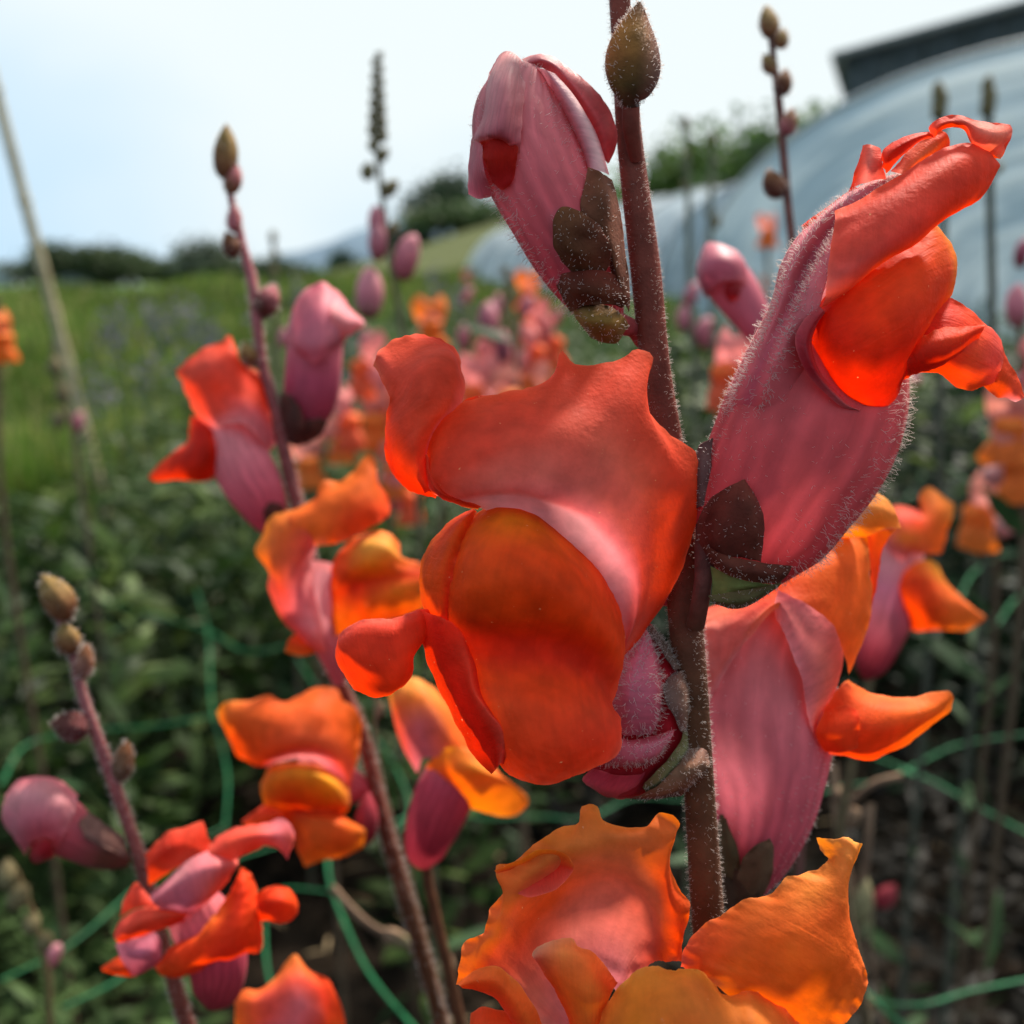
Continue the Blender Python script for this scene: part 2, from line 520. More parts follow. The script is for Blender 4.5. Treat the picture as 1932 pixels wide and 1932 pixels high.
def simple_mat(name, c1, c2, scale, rough=0.9, bump=0.3, bdist=0.01, detail=6, spec=0.2, c3=None):
    m, N, L = new_mat(name)
    out = N.new("ShaderNodeOutputMaterial"); pb = N.new("ShaderNodeBsdfPrincipled")
    pb.inputs['Roughness'].default_value = rough; set_in(pb, 'Specular IOR Level', spec)
    t = N.new("ShaderNodeTexCoord"); nz = N.new("ShaderNodeTexNoise")
    nz.inputs['Scale'].default_value = scale; nz.inputs['Detail'].default_value = detail; nz.inputs['Roughness'].default_value = 0.62
    L.new(t.outputs['Object'], nz.inputs['Vector'])
    r = N.new("ShaderNodeValToRGB"); r.color_ramp.elements[0].position = 0.35; r.color_ramp.elements[1].position = 0.66
    r.color_ramp.elements[0].color = (*c1, 1); r.color_ramp.elements[1].color = (*c2, 1)
    if c3:
        e = r.color_ramp.elements.new(0.5); e.color = (*c3, 1)
    L.new(nz.outputs['Fac'], r.inputs[0]); L.new(r.outputs[0], pb.inputs['Base Color'])
    bp = N.new("ShaderNodeBump"); bp.inputs['Strength'].default_value = bump; bp.inputs['Distance'].default_value = bdist
    L.new(nz.outputs['Fac'], bp.inputs['Height']); L.new(bp.outputs[0], pb.inputs['Normal']); L.new(pb.outputs[0], out.inputs[0])
    return m

# ground: soil in the bed near the camera, meadow beyond, one sheet to the horizon
def make_ground():
    xs = np.concatenate([-np.geomspace(1500, 8, 26), np.linspace(-7, 7, 57), np.geomspace(8, 1500, 26)])
    ys = np.concatenate([[-1500, -300, -60, -10], np.linspace(-3, 12, 61), np.geomspace(12.6, 1800, 60)])
    X, Y = np.meshgrid(xs, ys)
    Z = terr(X, Y)
    near = (Y < 4) & (Y > -3)
    Z = Z + near * 0.012 * (np.sin(X * 23) * np.sin(Y * 19 + 1) + np.sin(X * 41 + 2) * np.sin(Y * 37))
    G = np.stack([X, Y, Z], -1)
    m, N, L = new_mat("ground_soil_and_meadow")
    out = N.new("ShaderNodeOutputMaterial"); pb = N.new("ShaderNodeBsdfPrincipled"); pb.inputs['Roughness'].default_value = 0.95
    set_in(pb, 'Specular IOR Level', 0.1)
    t = N.new("ShaderNodeTexCoord"); sp = N.new("ShaderNodeSeparateXYZ"); L.new(t.outputs['Object'], sp.inputs[0])
    nz = N.new("ShaderNodeTexNoise"); nz.inputs['Scale'].default_value = 0.8; nz.inputs['Detail'].default_value = 7
    L.new(t.outputs['Object'], nz.inputs['Vector'])
    g = N.new("ShaderNodeValToRGB")
    g.color_ramp.elements[0].position = .36; g.color_ramp.elements[0].color = (0.045, 0.095, 0.016, 1)
    g.color_ramp.elements[1].position = .66; g.color_ramp.elements[1].color = (0.105, 0.155, 0.04, 1)
    L.new(nz.outputs['Fac'], g.inputs[0])
    ns2 = N.new("ShaderNodeTexNoise"); ns2.inputs['Scale'].default_value = 28; ns2.inputs['Detail'].default_value = 8
    L.new(t.outputs['Object'], ns2.inputs['Vector'])
    s = N.new("ShaderNodeValToRGB")
    s.color_ramp.elements[0].position = .3; s.color_ramp.elements[0].color = (0.004, 0.003, 0.002, 1)
    s.color_ramp.elements[1].position = .75; s.color_ramp.elements[1].color = (0.024, 0.015, 0.009, 1)
    L.new(ns2.outputs['Fac'], s.inputs[0])
    mr = N.new("ShaderNodeMapRange"); mr.inputs['From Min'].default_value = 2.4; mr.inputs['From Max'].default_value = 3.6
    L.new(sp.outputs['Y'], mr.inputs['Value'])
    # the slope to the right is dry, olive pasture
    ol = N.new("ShaderNodeMapRange"); ol.inputs['From Min'].default_value = -7.0; ol.inputs['From Max'].default_value = -3.5
    nzx = N.new("ShaderNodeMath"); nzx.operation = 'MULTIPLY_ADD'; nzx.inputs[1].default_value = 4.0
    L.new(nz.outputs['Fac'], nzx.inputs[0]); L.new(sp.outputs['X'], nzx.inputs[2]); L.new(nzx.outputs[0], ol.inputs['Value'])
    om = N.new("ShaderNodeMix"); om.data_type = 'RGBA'; om.inputs['B'].default_value = (0.062, 0.072, 0.024, 1)
    L.new(ol.outputs[0], om.inputs['Factor']); L.new(g.outputs[0], om.inputs['A']); g = om
    gout = om.outputs['Result']
    mx = N.new("ShaderNodeMix"); mx.data_type = 'RGBA'
    L.new(mr.outputs[0], mx.inputs['Factor']); L.new(s.outputs[0], mx.inputs['A']); L.new(gout, mx.inputs['B'])
    L.new(mx.outputs['Result'], pb.inputs['Base Color'])
    bp = N.new("ShaderNodeBump"); bp.inputs['Strength'].default_value = 1; bp.inputs['Distance'].default_value = 0.02
    L.new(ns2.outputs['Fac'], bp.inputs['Height']); L.new(bp.outputs[0], pb.inputs['Normal']); L.new(pb.outputs[0], out.inputs[0])
    o = mesh_np('ground', G.reshape(-1, 3), grid_faces(*G.shape[:2]), m)
    o['kind'] = 'structure'
make_ground()

# distant hills
def make_hills():
    xs = np.linspace(-900, 900, 140)
    a = 40 * np.exp(-((xs + 80) / 105.) ** 2) + 34 * np.exp(-((xs - 90) / 110.) ** 2) + 9 * np.exp(-((xs + 420) / 160.) ** 2) + 3
    a += 1.2 * np.sin(xs * 0.09) + .8 * np.sin(xs * .23)
    rows = []
    for k, (yy, f) in enumerate(((800, -0.15), (830, 0.35), (870, 0.75), (930, 1.0), (1050, 0.9), (1300, 0.2))):
        rows.append(np.stack([xs, np.full_like(xs, yy), a * f - 1.0], -1))
    G = np.array(rows)
    m = simple_mat("hill_haze_blue", (0.075, 0.115, 0.16), (0.10, 0.15, 0.20), 0.02)  # blue of the distant haze is put into the hill colour
    o = mesh_np('hills', G.reshape(-1, 3), grid_faces(*G.shape[:2]), m)
    o['kind'] = 'structure'
make_hills()

# ------------------------------------------------------------------ leaf clouds for trees and hedges
def leaf_quads(P0, size, rs, aspect=0.55, up=0.0):
    k = len(P0)
    a = rs.normal(size=(k, 3)); a[:, 2] += up; a /= np.linalg.norm(a, axis=1, keepdims=True)
    b = np.cross(a, rs.normal(size=(k, 3))); b /= np.linalg.norm(b, axis=1, keepdims=True)
    s = (size * rs.uniform(0.6, 1.3, k))[:, None]
    V = np.stack([P0 - a * s, P0 + b * s * aspect, P0 + a * s, P0 - b * s * aspect], 1)
    return V.reshape(-1, 3), np.arange(k * 4).reshape(-1, 4)

M_TREELEAF = organic("tree_leaves", attr=True, transl=0.3, rough=0.6, spec=0.2, nscale=1.5, namt=0.25, bump=0)
M_BARK = simple_mat("bark", (0.05, 0.04, 0.03), (0.11, 0.09, 0.07), 9, bdist=0.02)
def tree(name, x, y, w, h, label, cat, c=(0.045, 0.085, 0.03), n=2600, seed=1, group=None, dz=0.0, cone=0.0):
    rs = np.random.RandomState(seed)
    z0 = float(terr(x, y)) + dz
    t = thing(name, (x, y, z0), label, cat, group)
    # trunk with limbs
    V = []; Fc = []
    def limb(a, b, r0, r1):
        a = np.array(a); b = np.array(b); d = b - a; d /= np.linalg.norm(d)
        s = np.cross(d, [0.3, 0.9, 0.1]); s /= np.linalg.norm(s); q = np.cross(d, s); k0 = len(V)
        for c0, r in ((a, r0), (b, r1)):
            for i in range(6):
                an = i * 1.0472; V.append(c0 + (s * math.cos(an) + q * math.sin(an)) * r)
        for i in range(6):
            Fc.append([k0 + i, k0 + (i + 1) % 6, k0 + 6 + (i + 1) % 6, k0 + 6 + i])
    base = np.array([x, y, z0])
    limb(base, base + [0, 0, h * 0.45], w * 0.05, w * 0.035)
    for i in range(7):
        an = i * 0.9 + seed
        limb(base + [0, 0, h * (0.2 + 0.04 * i)], base + [math.cos(an) * w * 0.33, math.sin(an) * w * 0.33, h * (0.55 + 0.04 * i)], w * 0.022, w * 0.008)
    mesh_np('trunk', V, Fc, M_BARK, t, np.tile([0.08, 0.06, 0.05], (len(V), 1)))
    # crown: clumps
    K = 26
    cl = rs.normal(size=(K, 3)); cl /= np.linalg.norm(cl, axis=1, keepdims=True)
    cl *= rs.uniform(0.35, 0.95, K)[:, None] ** 0.5
    cl[:, 2] = np.abs(cl[:, 2]) * 1.35 - 0.42
    pts = []; cc = []
    for k in range(K):
        m = n // K
        p = rs.normal(size=(m, 3)) * 0.2 + cl[k] * 0.72
        pts.append(p); cc.append(np.tile(np.array(c) * rs.uniform(0.65, 1.45), (m, 1)) * np.array([1, 1, 1]))
    pts = np.concatenate(pts); cc = np.concatenate(cc)
    tz = (pts[:, 2] + 0.6) / 1.6
    f = 1 - cone * np.clip(tz, 0, 1)
    Pw = base + np.stack([pts[:, 0] * w * 0.55 * f, pts[:, 1] * w * 0.55 * f, h * 0.12 + np.clip(tz, -0.05, 1.05) * h * 0.88], 1)
    V, Fq = leaf_quads(Pw, max(w, h) * 0.035, rs, 0.6)
    cc = np.repeat(cc * rs.uniform(0.8, 1.2, len(cc))[:, None], 4, 0)
    mesh_np('crown', V, Fq, M_TREELEAF, t, cc, smooth=False)
    return t

def atx(px, d):
    return (px - CX) / F * d
tree('round_tree', atx(842, 52), 51, 3.9, 3.6, 'round dark tree on the slope left of the big pink bud', 'tree', c=(0.035, 0.06, 0.03), n=3600, seed=4, dz=-0.2)
tree('shrub', atx(785, 50), 50, 2.8, 1.6, 'low dark bush at the foot of the round tree on the slope', 'bush', c=(0.035, 0.065, 0.03), seed=14, dz=-.3)
tree('shrub', atx(890, 46), 45, 5.0, 1.3, 'spreading green bush on the slope under the round tree', 'bush', c=(0.05, 0.08, 0.03), seed=15, dz=-.2)
for i, (px, w, h, lb) in enumerate((
        (60, 3.4, 1.5, 'pale low bush at the far left end of the hedge line'),
        (140, 4.0, 2.3, 'dark rounded hedge tree behind the left end of the meadow'),
        (200, 4.2, 2.5, 'tallest dark hedge tree in the left part of the hedge line'),
        (262, 4.0, 2.0, 'hedge tree sloping down to the right of the tallest one'),
        (325, 4.2, 1.5, 'low dark hedge bush behind the middle of the meadow'),
        (395, 3.6, 2.7, 'grey green tree just left of the leaning stem with brown buds'),
        (455, 4.4, 1.7, 'dark hedge bush directly behind the leaning stem with brown buds'),
        (535, 3.8, 1.5, 'small dark hedge bush below the blue hill'))):
    d = 58
    tree('hedge_tree', atx(px, d), d, w, h, lb, 'tree', c=(0.05, 0.075, 0.03) if i not in (0, 5) else (0.085, 0.11, 0.075), n=2400, seed=20 + i, group='trees of the distant hedge')
tree('shrub', atx(655, 56), 56, 2.2, 1.9, 'small dark bush in front of the blue hill', 'bush', c=(0.03, 0.06, 0.04), seed=44)
for i, (px, d, w, h, lb) in enumerate((
        (1245, 24, 3.4, 3.2, 'bright green bush right behind the main stem above the white tunnel'),
        (1330, 24, 3.4, 3.45, 'tall bright green shrub between the main stem and the brown bud stem'),
        (1405, 22, 3.0, 3.3, 'dark green shrub beside the brown bud stem'),
        (1475, 22, 3.0, 3.5, 'green shrub behind the brown bud stem where the big tunnel begins'),
        (1540, 24, 3.0, 3.6, 'green shrub showing between the brown bud stem and the barn'))):
    tree('tall_shrub', atx(px, d), d, w, h, lb, 'bush', c=(0.09, 0.16, 0.03) if i != 2 else (0.05, 0.09, 0.03), n=5200, seed=60 + i, group='shrubs behind the tunnels', dz=-float(terr(atx(px, d), d)) + .2)

# ------------------------------------------------------------------ polytunnels
def film_mat(name, c1, c2, transl=0.5):
    m, N, L = new_mat(name)
    out = N.new("ShaderNodeOutputMaterial"); pb = N.new("ShaderNodeBsdfPrincipled"); tr = N.new("ShaderNodeBsdfTranslucent")
    mx = N.new("ShaderNodeMixShader"); mx.inputs[0].default_value = transl
    pb.inputs['Roughness'].default_value = 0.38; set_in(pb, 'Specular IOR Level', 0.6)
    t = N.new("ShaderNodeTexCoord"); mp_ = N.new("ShaderNodeMapping"); mp_.inputs['Scale'].default_value = (1.5, 5.0, 1)
    nz = N.new("ShaderNodeTexNoise"); nz.inputs['Scale'].default_value = 3.0; nz.inputs['Detail'].default_value = 4; nz.inputs['Distortion'].default_value = 1.2
    L.new(t.outputs['UV'], mp_.inputs[0]); L.new(mp_.outputs[0], nz.inputs['Vector'])
    r = N.new("ShaderNodeValToRGB"); r.color_ramp.elements[0].position = .40; r.color_ramp.elements[1].position = .60
    r.color_ramp.elements[0].color = (*c1, 1); r.color_ramp.elements[1].color = (*c2, 1)  # reflection streaks on the film are put into its colour
    L.new(nz.outputs['Fac'], r.inputs[0]); L.new(r.outputs[0], pb.inputs['Base Color']); L.new(r.outputs[0], tr.inputs['Color'])
    bp = N.new("ShaderNodeBump"); bp.inputs['Strength'].default_value = .6; bp.inputs['Distance'].default_value = 0.16
    L.new(nz.outputs['Fac'], bp.inputs['Height']); L.new(bp.outputs[0], pb.inputs['Normal'])
    L.new(pb.outputs[0], mx.inputs[1]); L.new(tr.outputs[0], mx.inputs[2]); L.new(mx.outputs[0], out.inputs[0])
    return m
M_FILM = film_mat("tunnel_film", (0.46, 0.56, 0.63), (0.90, 0.94, 0.95))
M_FILM2 = film_mat("tunnel_film_white", (0.42, 0.5, 0.56), (0.68, 0.74, 0.78))
M_HOOP = simple_mat("galvanised_hoop", (0.25, 0.28, 0.3), (0.4, 0.42, 0.44), 20, rough=.5, bump=0)
M_DARK = simple_mat("doorway_dark_sheet", (0.02, 0.03, 0.035), (0.05, 0.06, 0.065), 8)  # flat dark sheet, the shade inside the doorway put into its colour

def polytunnel(name, x, y, w, h, length, rot, label, mat, group, door=False, z0=0.0, hoops=True):
    t = thing(name, (x, y, z0), label, 'polytunnel', group)
    ca, sa = math.cos(rot), math.sin(rot)
    def W(lx, ly, lz):
        return np.stack([x + lx * ca - ly * sa, y + lx * sa + ly * ca, z0 + lz], -1)
    nu, nv = 49, 34
    th = np.linspace(0, math.pi, nu); ly = np.linspace(0, length, nv)
    prof_x = -np.cos(th) * w; prof_z = np.sin(th) ** 0.8 * h
    X = np.tile(prof_x, (nv, 1)); Z = np.tile(prof_z, (nv, 1)); Y = np.tile(ly[:, None], (1, nu))
    sag = 1 - 0.018 * np.abs(np.sin(ly / 1.6 * math.pi))[:, None]
    o = grid_obj('film_cover', W(X * sag, Y, Z * sag), mat, t, np.ones((nv, nu, 3)))
    # end wall, bellied film
    rr = np.linspace(0.02, 1, 14)
    G = W(prof_x[None, :] * rr[:, None], -0.22 * (1 - rr[:, None] ** 2) * np.ones((1, nu)), prof_z[None, :] * rr[:, None])
    grid_obj('end_wall', G, mat, t, np.ones((14, nu, 3)))
    if hoops:
        for k in range(int(length / 1.6) + 1):
            c = W(prof_x * 1.006, np.full(nu, k * 1.6), prof_z * 1.006)
            r = 0.022; ringV = []
            for i in range(nu):
                rad = np.array([prof_x[i] * ca, prof_x[i] * sa, prof_z[i]]); rad /= np.linalg.norm(rad) + 1e-9
                ax = np.array([-sa, ca, 0.0])
                for q in range(5):
                    an = q * 1.2566; ringV.append(c[i] + (rad * math.cos(an) + ax * math.sin(an)) * r)
            Gh = np.array(ringV).reshape(nu, 5, 3)
            mesh_np('hoop', Gh.reshape(-1, 3), grid_faces(nu, 5, True), M_HOOP, t)
    if door:
        dx = np.array([[-.1, .9], [-.1, .9]]) * w / 2.8; dzz = np.array([[0.05, 0.05], [1.5, 1.5]]) * h / 2.5
        G = W(dx, np.full((2, 2), -0.27), dzz)
        mesh_np('doorway', G.reshape(-1, 3), grid_faces(2, 2), M_DARK, t)
    return t
polytunnel('polytunnel', 4.95, 8.6, 3.55, 2.35, 20, R(-10), 'large pale blue film tunnel filling the right side behind the tall red flower', M_FILM, 'polytunnels')
polytunnel('polytunnel', 3.0, 13.0, 1.4, 1.5, 11, R(14), 'smaller white film tunnel with dark doorway behind the main stem', M_FILM2, 'polytunnels', door=True, z0=.12)
polytunnel('polytunnel', -27.5, 56, 2.4, 1.35, 14, R(20), 'tiny white tunnel at the far left edge of the meadow', M_FILM2, 'polytunnels', hoops=False)
polytunnel('polytunnel', -22.2, 57, 1.0, .75, 5, R(-10), 'tiny white tunnel in front of the dark hedge trees', M_FILM2, 'polytunnels', hoops=False)

# barn
def box_np(x0, x1, y0, y1, z0, z1):
    V = [(x0, y0, z0), (x1, y0, z0), (x1, y1, z0), (x0, y1, z0), (x0, y0, z1), (x1, y0, z1), (x1, y1, z1), (x0, y1, z1)]
    Fq = [(0, 1, 2, 3), (4, 7, 6, 5), (0, 4, 5, 1), (1, 5, 6, 2), (2, 6, 7, 3), (3, 7, 4, 0)]
    return V, Fq
def barn():
    t = thing('barn', (12.0, 21, 0), 'dark grey barn gable showing above the large pale blue tunnel', 'barn')
    M = simple_mat("weathered_cladding", (0.035, 0.045, 0.045), (0.075, 0.085, 0.085), 3, rough=.8)
    MR = simple_mat("roof_sheet", (0.10, 0.11, 0.11), (0.18, 0.19, 0.19), 3, rough=.7)
    x0, xr, x1 = 6.0, 13.0, 20.0; ze, zr = 4.42, 5.9
    ca, sa = math.cos(R(-19)), math.sin(R(-19))
    def rot(V):
        return [(x0 + (a - x0) * ca - (b - 21) * sa, 21 + (a - x0) * sa + (b - 21) * ca, c) for a, b, c in V]
    k = 22
    for i in range(k):
        a = x0 + (x1 - x0) * i / k; b = x0 + (x1 - x0) * (i + 1) / k - 0.02
        zf = lambda q: ze + (zr - ze) * (1 - abs(q - xr) / (xr - x0))
        V = [(a, 21, 0), (b, 21, 0), (b, 21.1, 0), (a, 21.1, 0), (a, 21, zf(a)), (b, 21, zf(b)), (b, 21.1, zf(b)), (a, 21.1, zf(a))]
        mesh_np('cladding_board', rot(V), box_np(0, 1, 0, 1, 0, 1)[1], M, t, smooth=False)
    V, Fq = box_np(x0 + .02, x0 + .12, 21.12, 36, 0, ze - .03); mesh_np('side_wall', rot(V), Fq, M, t, smooth=False)
    for sgn, xa in ((-1, x0 - .25), (1, x1 + .25)):
        za = ze - 0.08
        V = [(xa, 20.8, za), (xr, 20.8, zr), (xr, 36, zr), (xa, 36, za), (xa, 20.8, za + .1), (xr, 20.8, zr + .1), (xr, 36, zr + .1), (xa, 36, za + .1)]
        mesh_np('roof', rot(V), box_np(0, 1, 0, 1, 0, 1)[1], MR, t, smooth=False)
barn()

# ------------------------------------------------------------------ vegetation masses
M_BEDLEAF = organic("bed_leaves", attr=True, transl=0.28, rough=0.55, spec=0.15, nscale=60, namt=0.3, bump=0)
def leaf_mass(name, pos, dirs, L, Wd, cc, mat, curl=0.25):
    """lanceolate leaves, 4 quads each"""
    rs = np.random.RandomState(5)
    k = len(pos)
    d = dirs / np.linalg.norm(dirs, axis=1, keepdims=True)
    s = np.cross(d, rs.normal(size=(k, 3)) * .5 + [0, 0, 1]); s /= np.linalg.norm(s, axis=1, keepdims=True)
    n = np.cross(s, d)
    V = []
    prof = ((0, .12), (.3, .9), (.65, .8), (1.0, .04))
    cz = rs.uniform(-curl, curl, k)[:, None]
    for f, w in prof:
        c = pos + d * L[:, None] * f - n * (L[:, None] * f * f * cz)
        V.append(c - s * Wd[:, None] * w * .5 + n * Wd[:, None] * w * .12); V.append(c + s * Wd[:, None] * w * .5 + n * Wd[:, None] * w * .12)
    V = np.stack(V, 1)
    fl = np.array([[0, 1, 3, 2], [2, 3, 5, 4], [4, 5, 7, 6]])
    Fq = (np.arange(k)[:, None, None] * 8 + fl[None]).reshape(-1, 4)
    o = mesh_np(name, V.reshape(-1, 3), Fq, mat, None, np.repeat(cc, 8, 0))
    o['kind'] = 'stuff'
    return o

def bed_foliage():
    rs = np.random.RandomState(11)
    pos = []; dr = []; L = []; cc = []
    def plants(n, fx, zmax, col_, dens=34, leafL=(0.018, 0.045), zmin=0.02):
        for i in range(n):
            x, y = fx()
            h = zmax(x, y) * rs.uniform(0.75, 1.1)
            m = int(dens * rs.uniform(.7, 1.3))
            z = rs.uniform(zmin, 1, m) ** .8 * h
            an = rs.uniform(0, 6.28, m)
            lx = x + (h - z) * 0.10 * np.cos(an) * rs.uniform(.3, 1.6, m) + rs.normal() * .03 * z; ly = y + (h - z) * .10 * np.sin(an)
            pos.append(np.stack([lx, ly, z + float(terr(x, y))], 1))
            dr.append(np.stack([np.cos(an), np.sin(an), rs.uniform(-.2, .9, m)], 1))
            L.append(rs.uniform(*leafL, m))
            c = np.array(col_(x, y)) * rs.uniform(.6, 1.4)
            cc.append(np.tile(c, (m, 1)) * rs.uniform(.8, 1.25, (m, 1)))
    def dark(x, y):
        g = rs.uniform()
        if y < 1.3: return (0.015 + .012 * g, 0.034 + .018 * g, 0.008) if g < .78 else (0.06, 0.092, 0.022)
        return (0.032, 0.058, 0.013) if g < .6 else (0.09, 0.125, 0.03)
    # left and centre of the bed
    def f1():
        while True:
            y = rs.uniform(0.72, 2.6) if rs.uniform() < .75 else rs.uniform(.72, 1.6); x = rs.uniform(-0.8 * y - .1, 0.66 * y + .1)
            if y < 1.3 and x > 0.02 * y: continue
            if y < 0.95 and -0.26 < x < 0.05 and rs.uniform() < .8: continue
            return x, y
    def zt(x, y):
        f = min(1, max(0, (x / y + .46) / .2))
        return (.31 if y < 1.2 else .25 - .07 * (y - 1.2)) * (1 - f) + (.30 + .02 * y) * f if x < -.05 * y else (.40 if (x > .1 * y and y > 1.05) else 0.20 + 0.05 * y)
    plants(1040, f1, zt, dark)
    def f4():
        y = rs.uniform(1.02, 2.4); return rs.uniform(.12 * y, .8 * y), y
    plants(420, f4, lambda x, y: .34 if y < 1.3 else .40, lambda x, y: (.006, .018, .007) if rs.uniform() < .8 else (.02, .045, .015), dens=40)  # near-black leaves, shade of this corner put into their colour
    def f5():
        y = rs.uniform(.62, 1.1); return rs.uniform(-.02 * y, .7 * y), y
    plants(150, f5, lambda x, y: .10, lambda x, y: (.007, .0055, .003), dens=14, leafL=(.015, .035))  # low cover added to darken the soil, shade put into its leaf colour
    # near low growth at the bottom left
    def f2():
        y = rs.uniform(0.45, 0.8); return rs.uniform(-0.62 * y, -0.30 * y), y
    plants(60, f2, lambda x, y: 0.16, lambda x, y: (0.05, 0.085, 0.025), dens=26, leafL=(0.012, 0.028))
    # further rows of the bed, greyer
    def f3():
        y = 2.3 + rs.uniform(0, 1) ** 1.4 * 8; return rs.uniform(max(-.40 * y, -.85 - rs.uniform(0, .35)), 0.62 * y), y
    plants(760, f3, lambda x, y: 0.36 if x > -.12 * y else .20 + .16 * max(0, (x / y + .4) / .28), lambda x, y: (0.075, 0.115, 0.04) if rs.uniform() < .5 else (0.045, 0.08, 0.03), dens=26, leafL=(0.03, 0.06))
    pos = np.concatenate(pos); dr = np.concatenate(dr); L = np.concatenate(L); cc = np.concatenate(cc)
    leaf_mass('bed_foliage', pos, dr, L, L * rs.uniform(.28, .42, len(L)), cc, M_BEDLEAF)
bed_foliage()

def meadow_grass():
    rs = np.random.RandomState(3)
    n = 95000
    y = 1.9 + rs.uniform(0, 1, n) ** 1.7 * 22
    x = rs.uniform(-1.0, 0.30, n) * y
    keep = (x < -.8) | (y > 8)
    x = x[keep]; y = y[keep]; n = len(x)
    z = terr(x, y)
    h = rs.uniform(.08, .2, n) * (1 + y * 0.03) * (1 + .55 * np.sin(x * 1.6 + 2) * np.sin(y * .9 + x * .5)); a = rs.uniform(0, 6.28, n); w = 0.004 + 0.0016 * y
    lean = rs.normal(size=(n, 2)) * .05 * (1 + y * .03)[:, None]
    bx = np.cos(a) * w; by = np.sin(a) * w
    V = np.stack([np.stack([x - bx, y - by, z], 1), np.stack([x + bx, y + by, z], 1),
                  np.stack([x + lean[:, 0] + bx * .3, y + lean[:, 1] + by * .3, z + h], 1), np.stack([x + lean[:, 0] - bx * .3, y + lean[:, 1] - by * .3, z + h], 1)], 1)
    g = rs.uniform(size=n)[:, None]
    cc = np.where(g < .68, np.array([[0.082, 0.14, 0.02]]), np.array([[0.19, 0.20, 0.06]])) * rs.uniform(.7, 1.3, (n, 1))
    patchy = (1 + .3 * np.sin(x * .9 + 1) * np.sin(y * .6) + .25 * np.sin(x * 2.7 + y * .4) * np.sin(y * 1.9 - x))[:, None]
    o = mesh_np('meadow_grass', V.reshape(-1, 3), np.arange(n * 4).reshape(-1, 4), M_TREELEAF, None, np.repeat(cc * patchy, 4, 0), smooth=False)
    o['kind'] = 'stuff'
meadow_grass()

# ------------------------------------------------------------------ cane and netting
M_CANE = simple_mat("bamboo", (0.30, 0.24, 0.13), (0.46, 0.38, 0.24), 30, rough=.55, bump=.1)
M_NET = organic("green_plastic_net", color=(0.010, 0.13, 0.045), transl=0.2, rough=0.5, spec=0.2, nscale=90, namt=.25, bump=0)
def wtube(name, pts, rad, mat, parent, nu=8, nv=40, pig=(0.3, .25, .15), flat=1.0):
    pts = np.asarray(pts, float); q = np.concatenate([pts, np.atleast_1d(rad)[:, None] if np.ndim(rad) else np.full((len(pts), 1), rad)], 1)
    c = resample(q, nv)
    T = np.gradient(c[:, :3], axis=0); T /= np.linalg.norm(T, axis=1, keepdims=True)
    ref = np.array([0.1, 0.2, 1.0]) if abs(T[:, 2]).mean() < .6 else np.array([1.0, 0.1, 0])
    S = np.cross(T, ref); S /= np.linalg.norm(S, axis=1, keepdims=True); Nn = np.cross(S, T)
    an = np.linspace(0, 2 * math.pi, nu, endpoint=False)
    G = c[:, None, :3] + (S[:, None] * np.cos(an)[None, :, None] + Nn[:, None] * np.sin(an)[None, :, None] * flat) * c[:, None, 3:4]
    o = grid_obj(name, G, mat, parent, np.tile(np.array(pig), (nv, nu, 1)), wrap=True)
    return o
a = P(-14, 150, 1.85); b = P(212, 1010, 2.0)
g0 = b + (b - a) * ((0 - b[2]) / (b[2] - a[2])); top = a + (a - b) * .35
t = thing('bamboo_cane', (g0[0], g0[1], 0), 'thin leaning bamboo cane at the left edge of the picture', 'cane')
L_ = np.linalg.norm(top - g0)
wtube('cane', [g0, (g0 + top) / 2, top], [.0105, .0096, .0088], M_CANE, t, nu=12, nv=60)
for k in range(6):
    q = g0 + (top - g0) * (k + .7) / 6.3
    dq = (top - g0) / L_ * .005
    wtube('cane_node', [q - dq, q, q + dq], [.0099, .012, .0099], M_CANE, t, nu=12, nv=5)

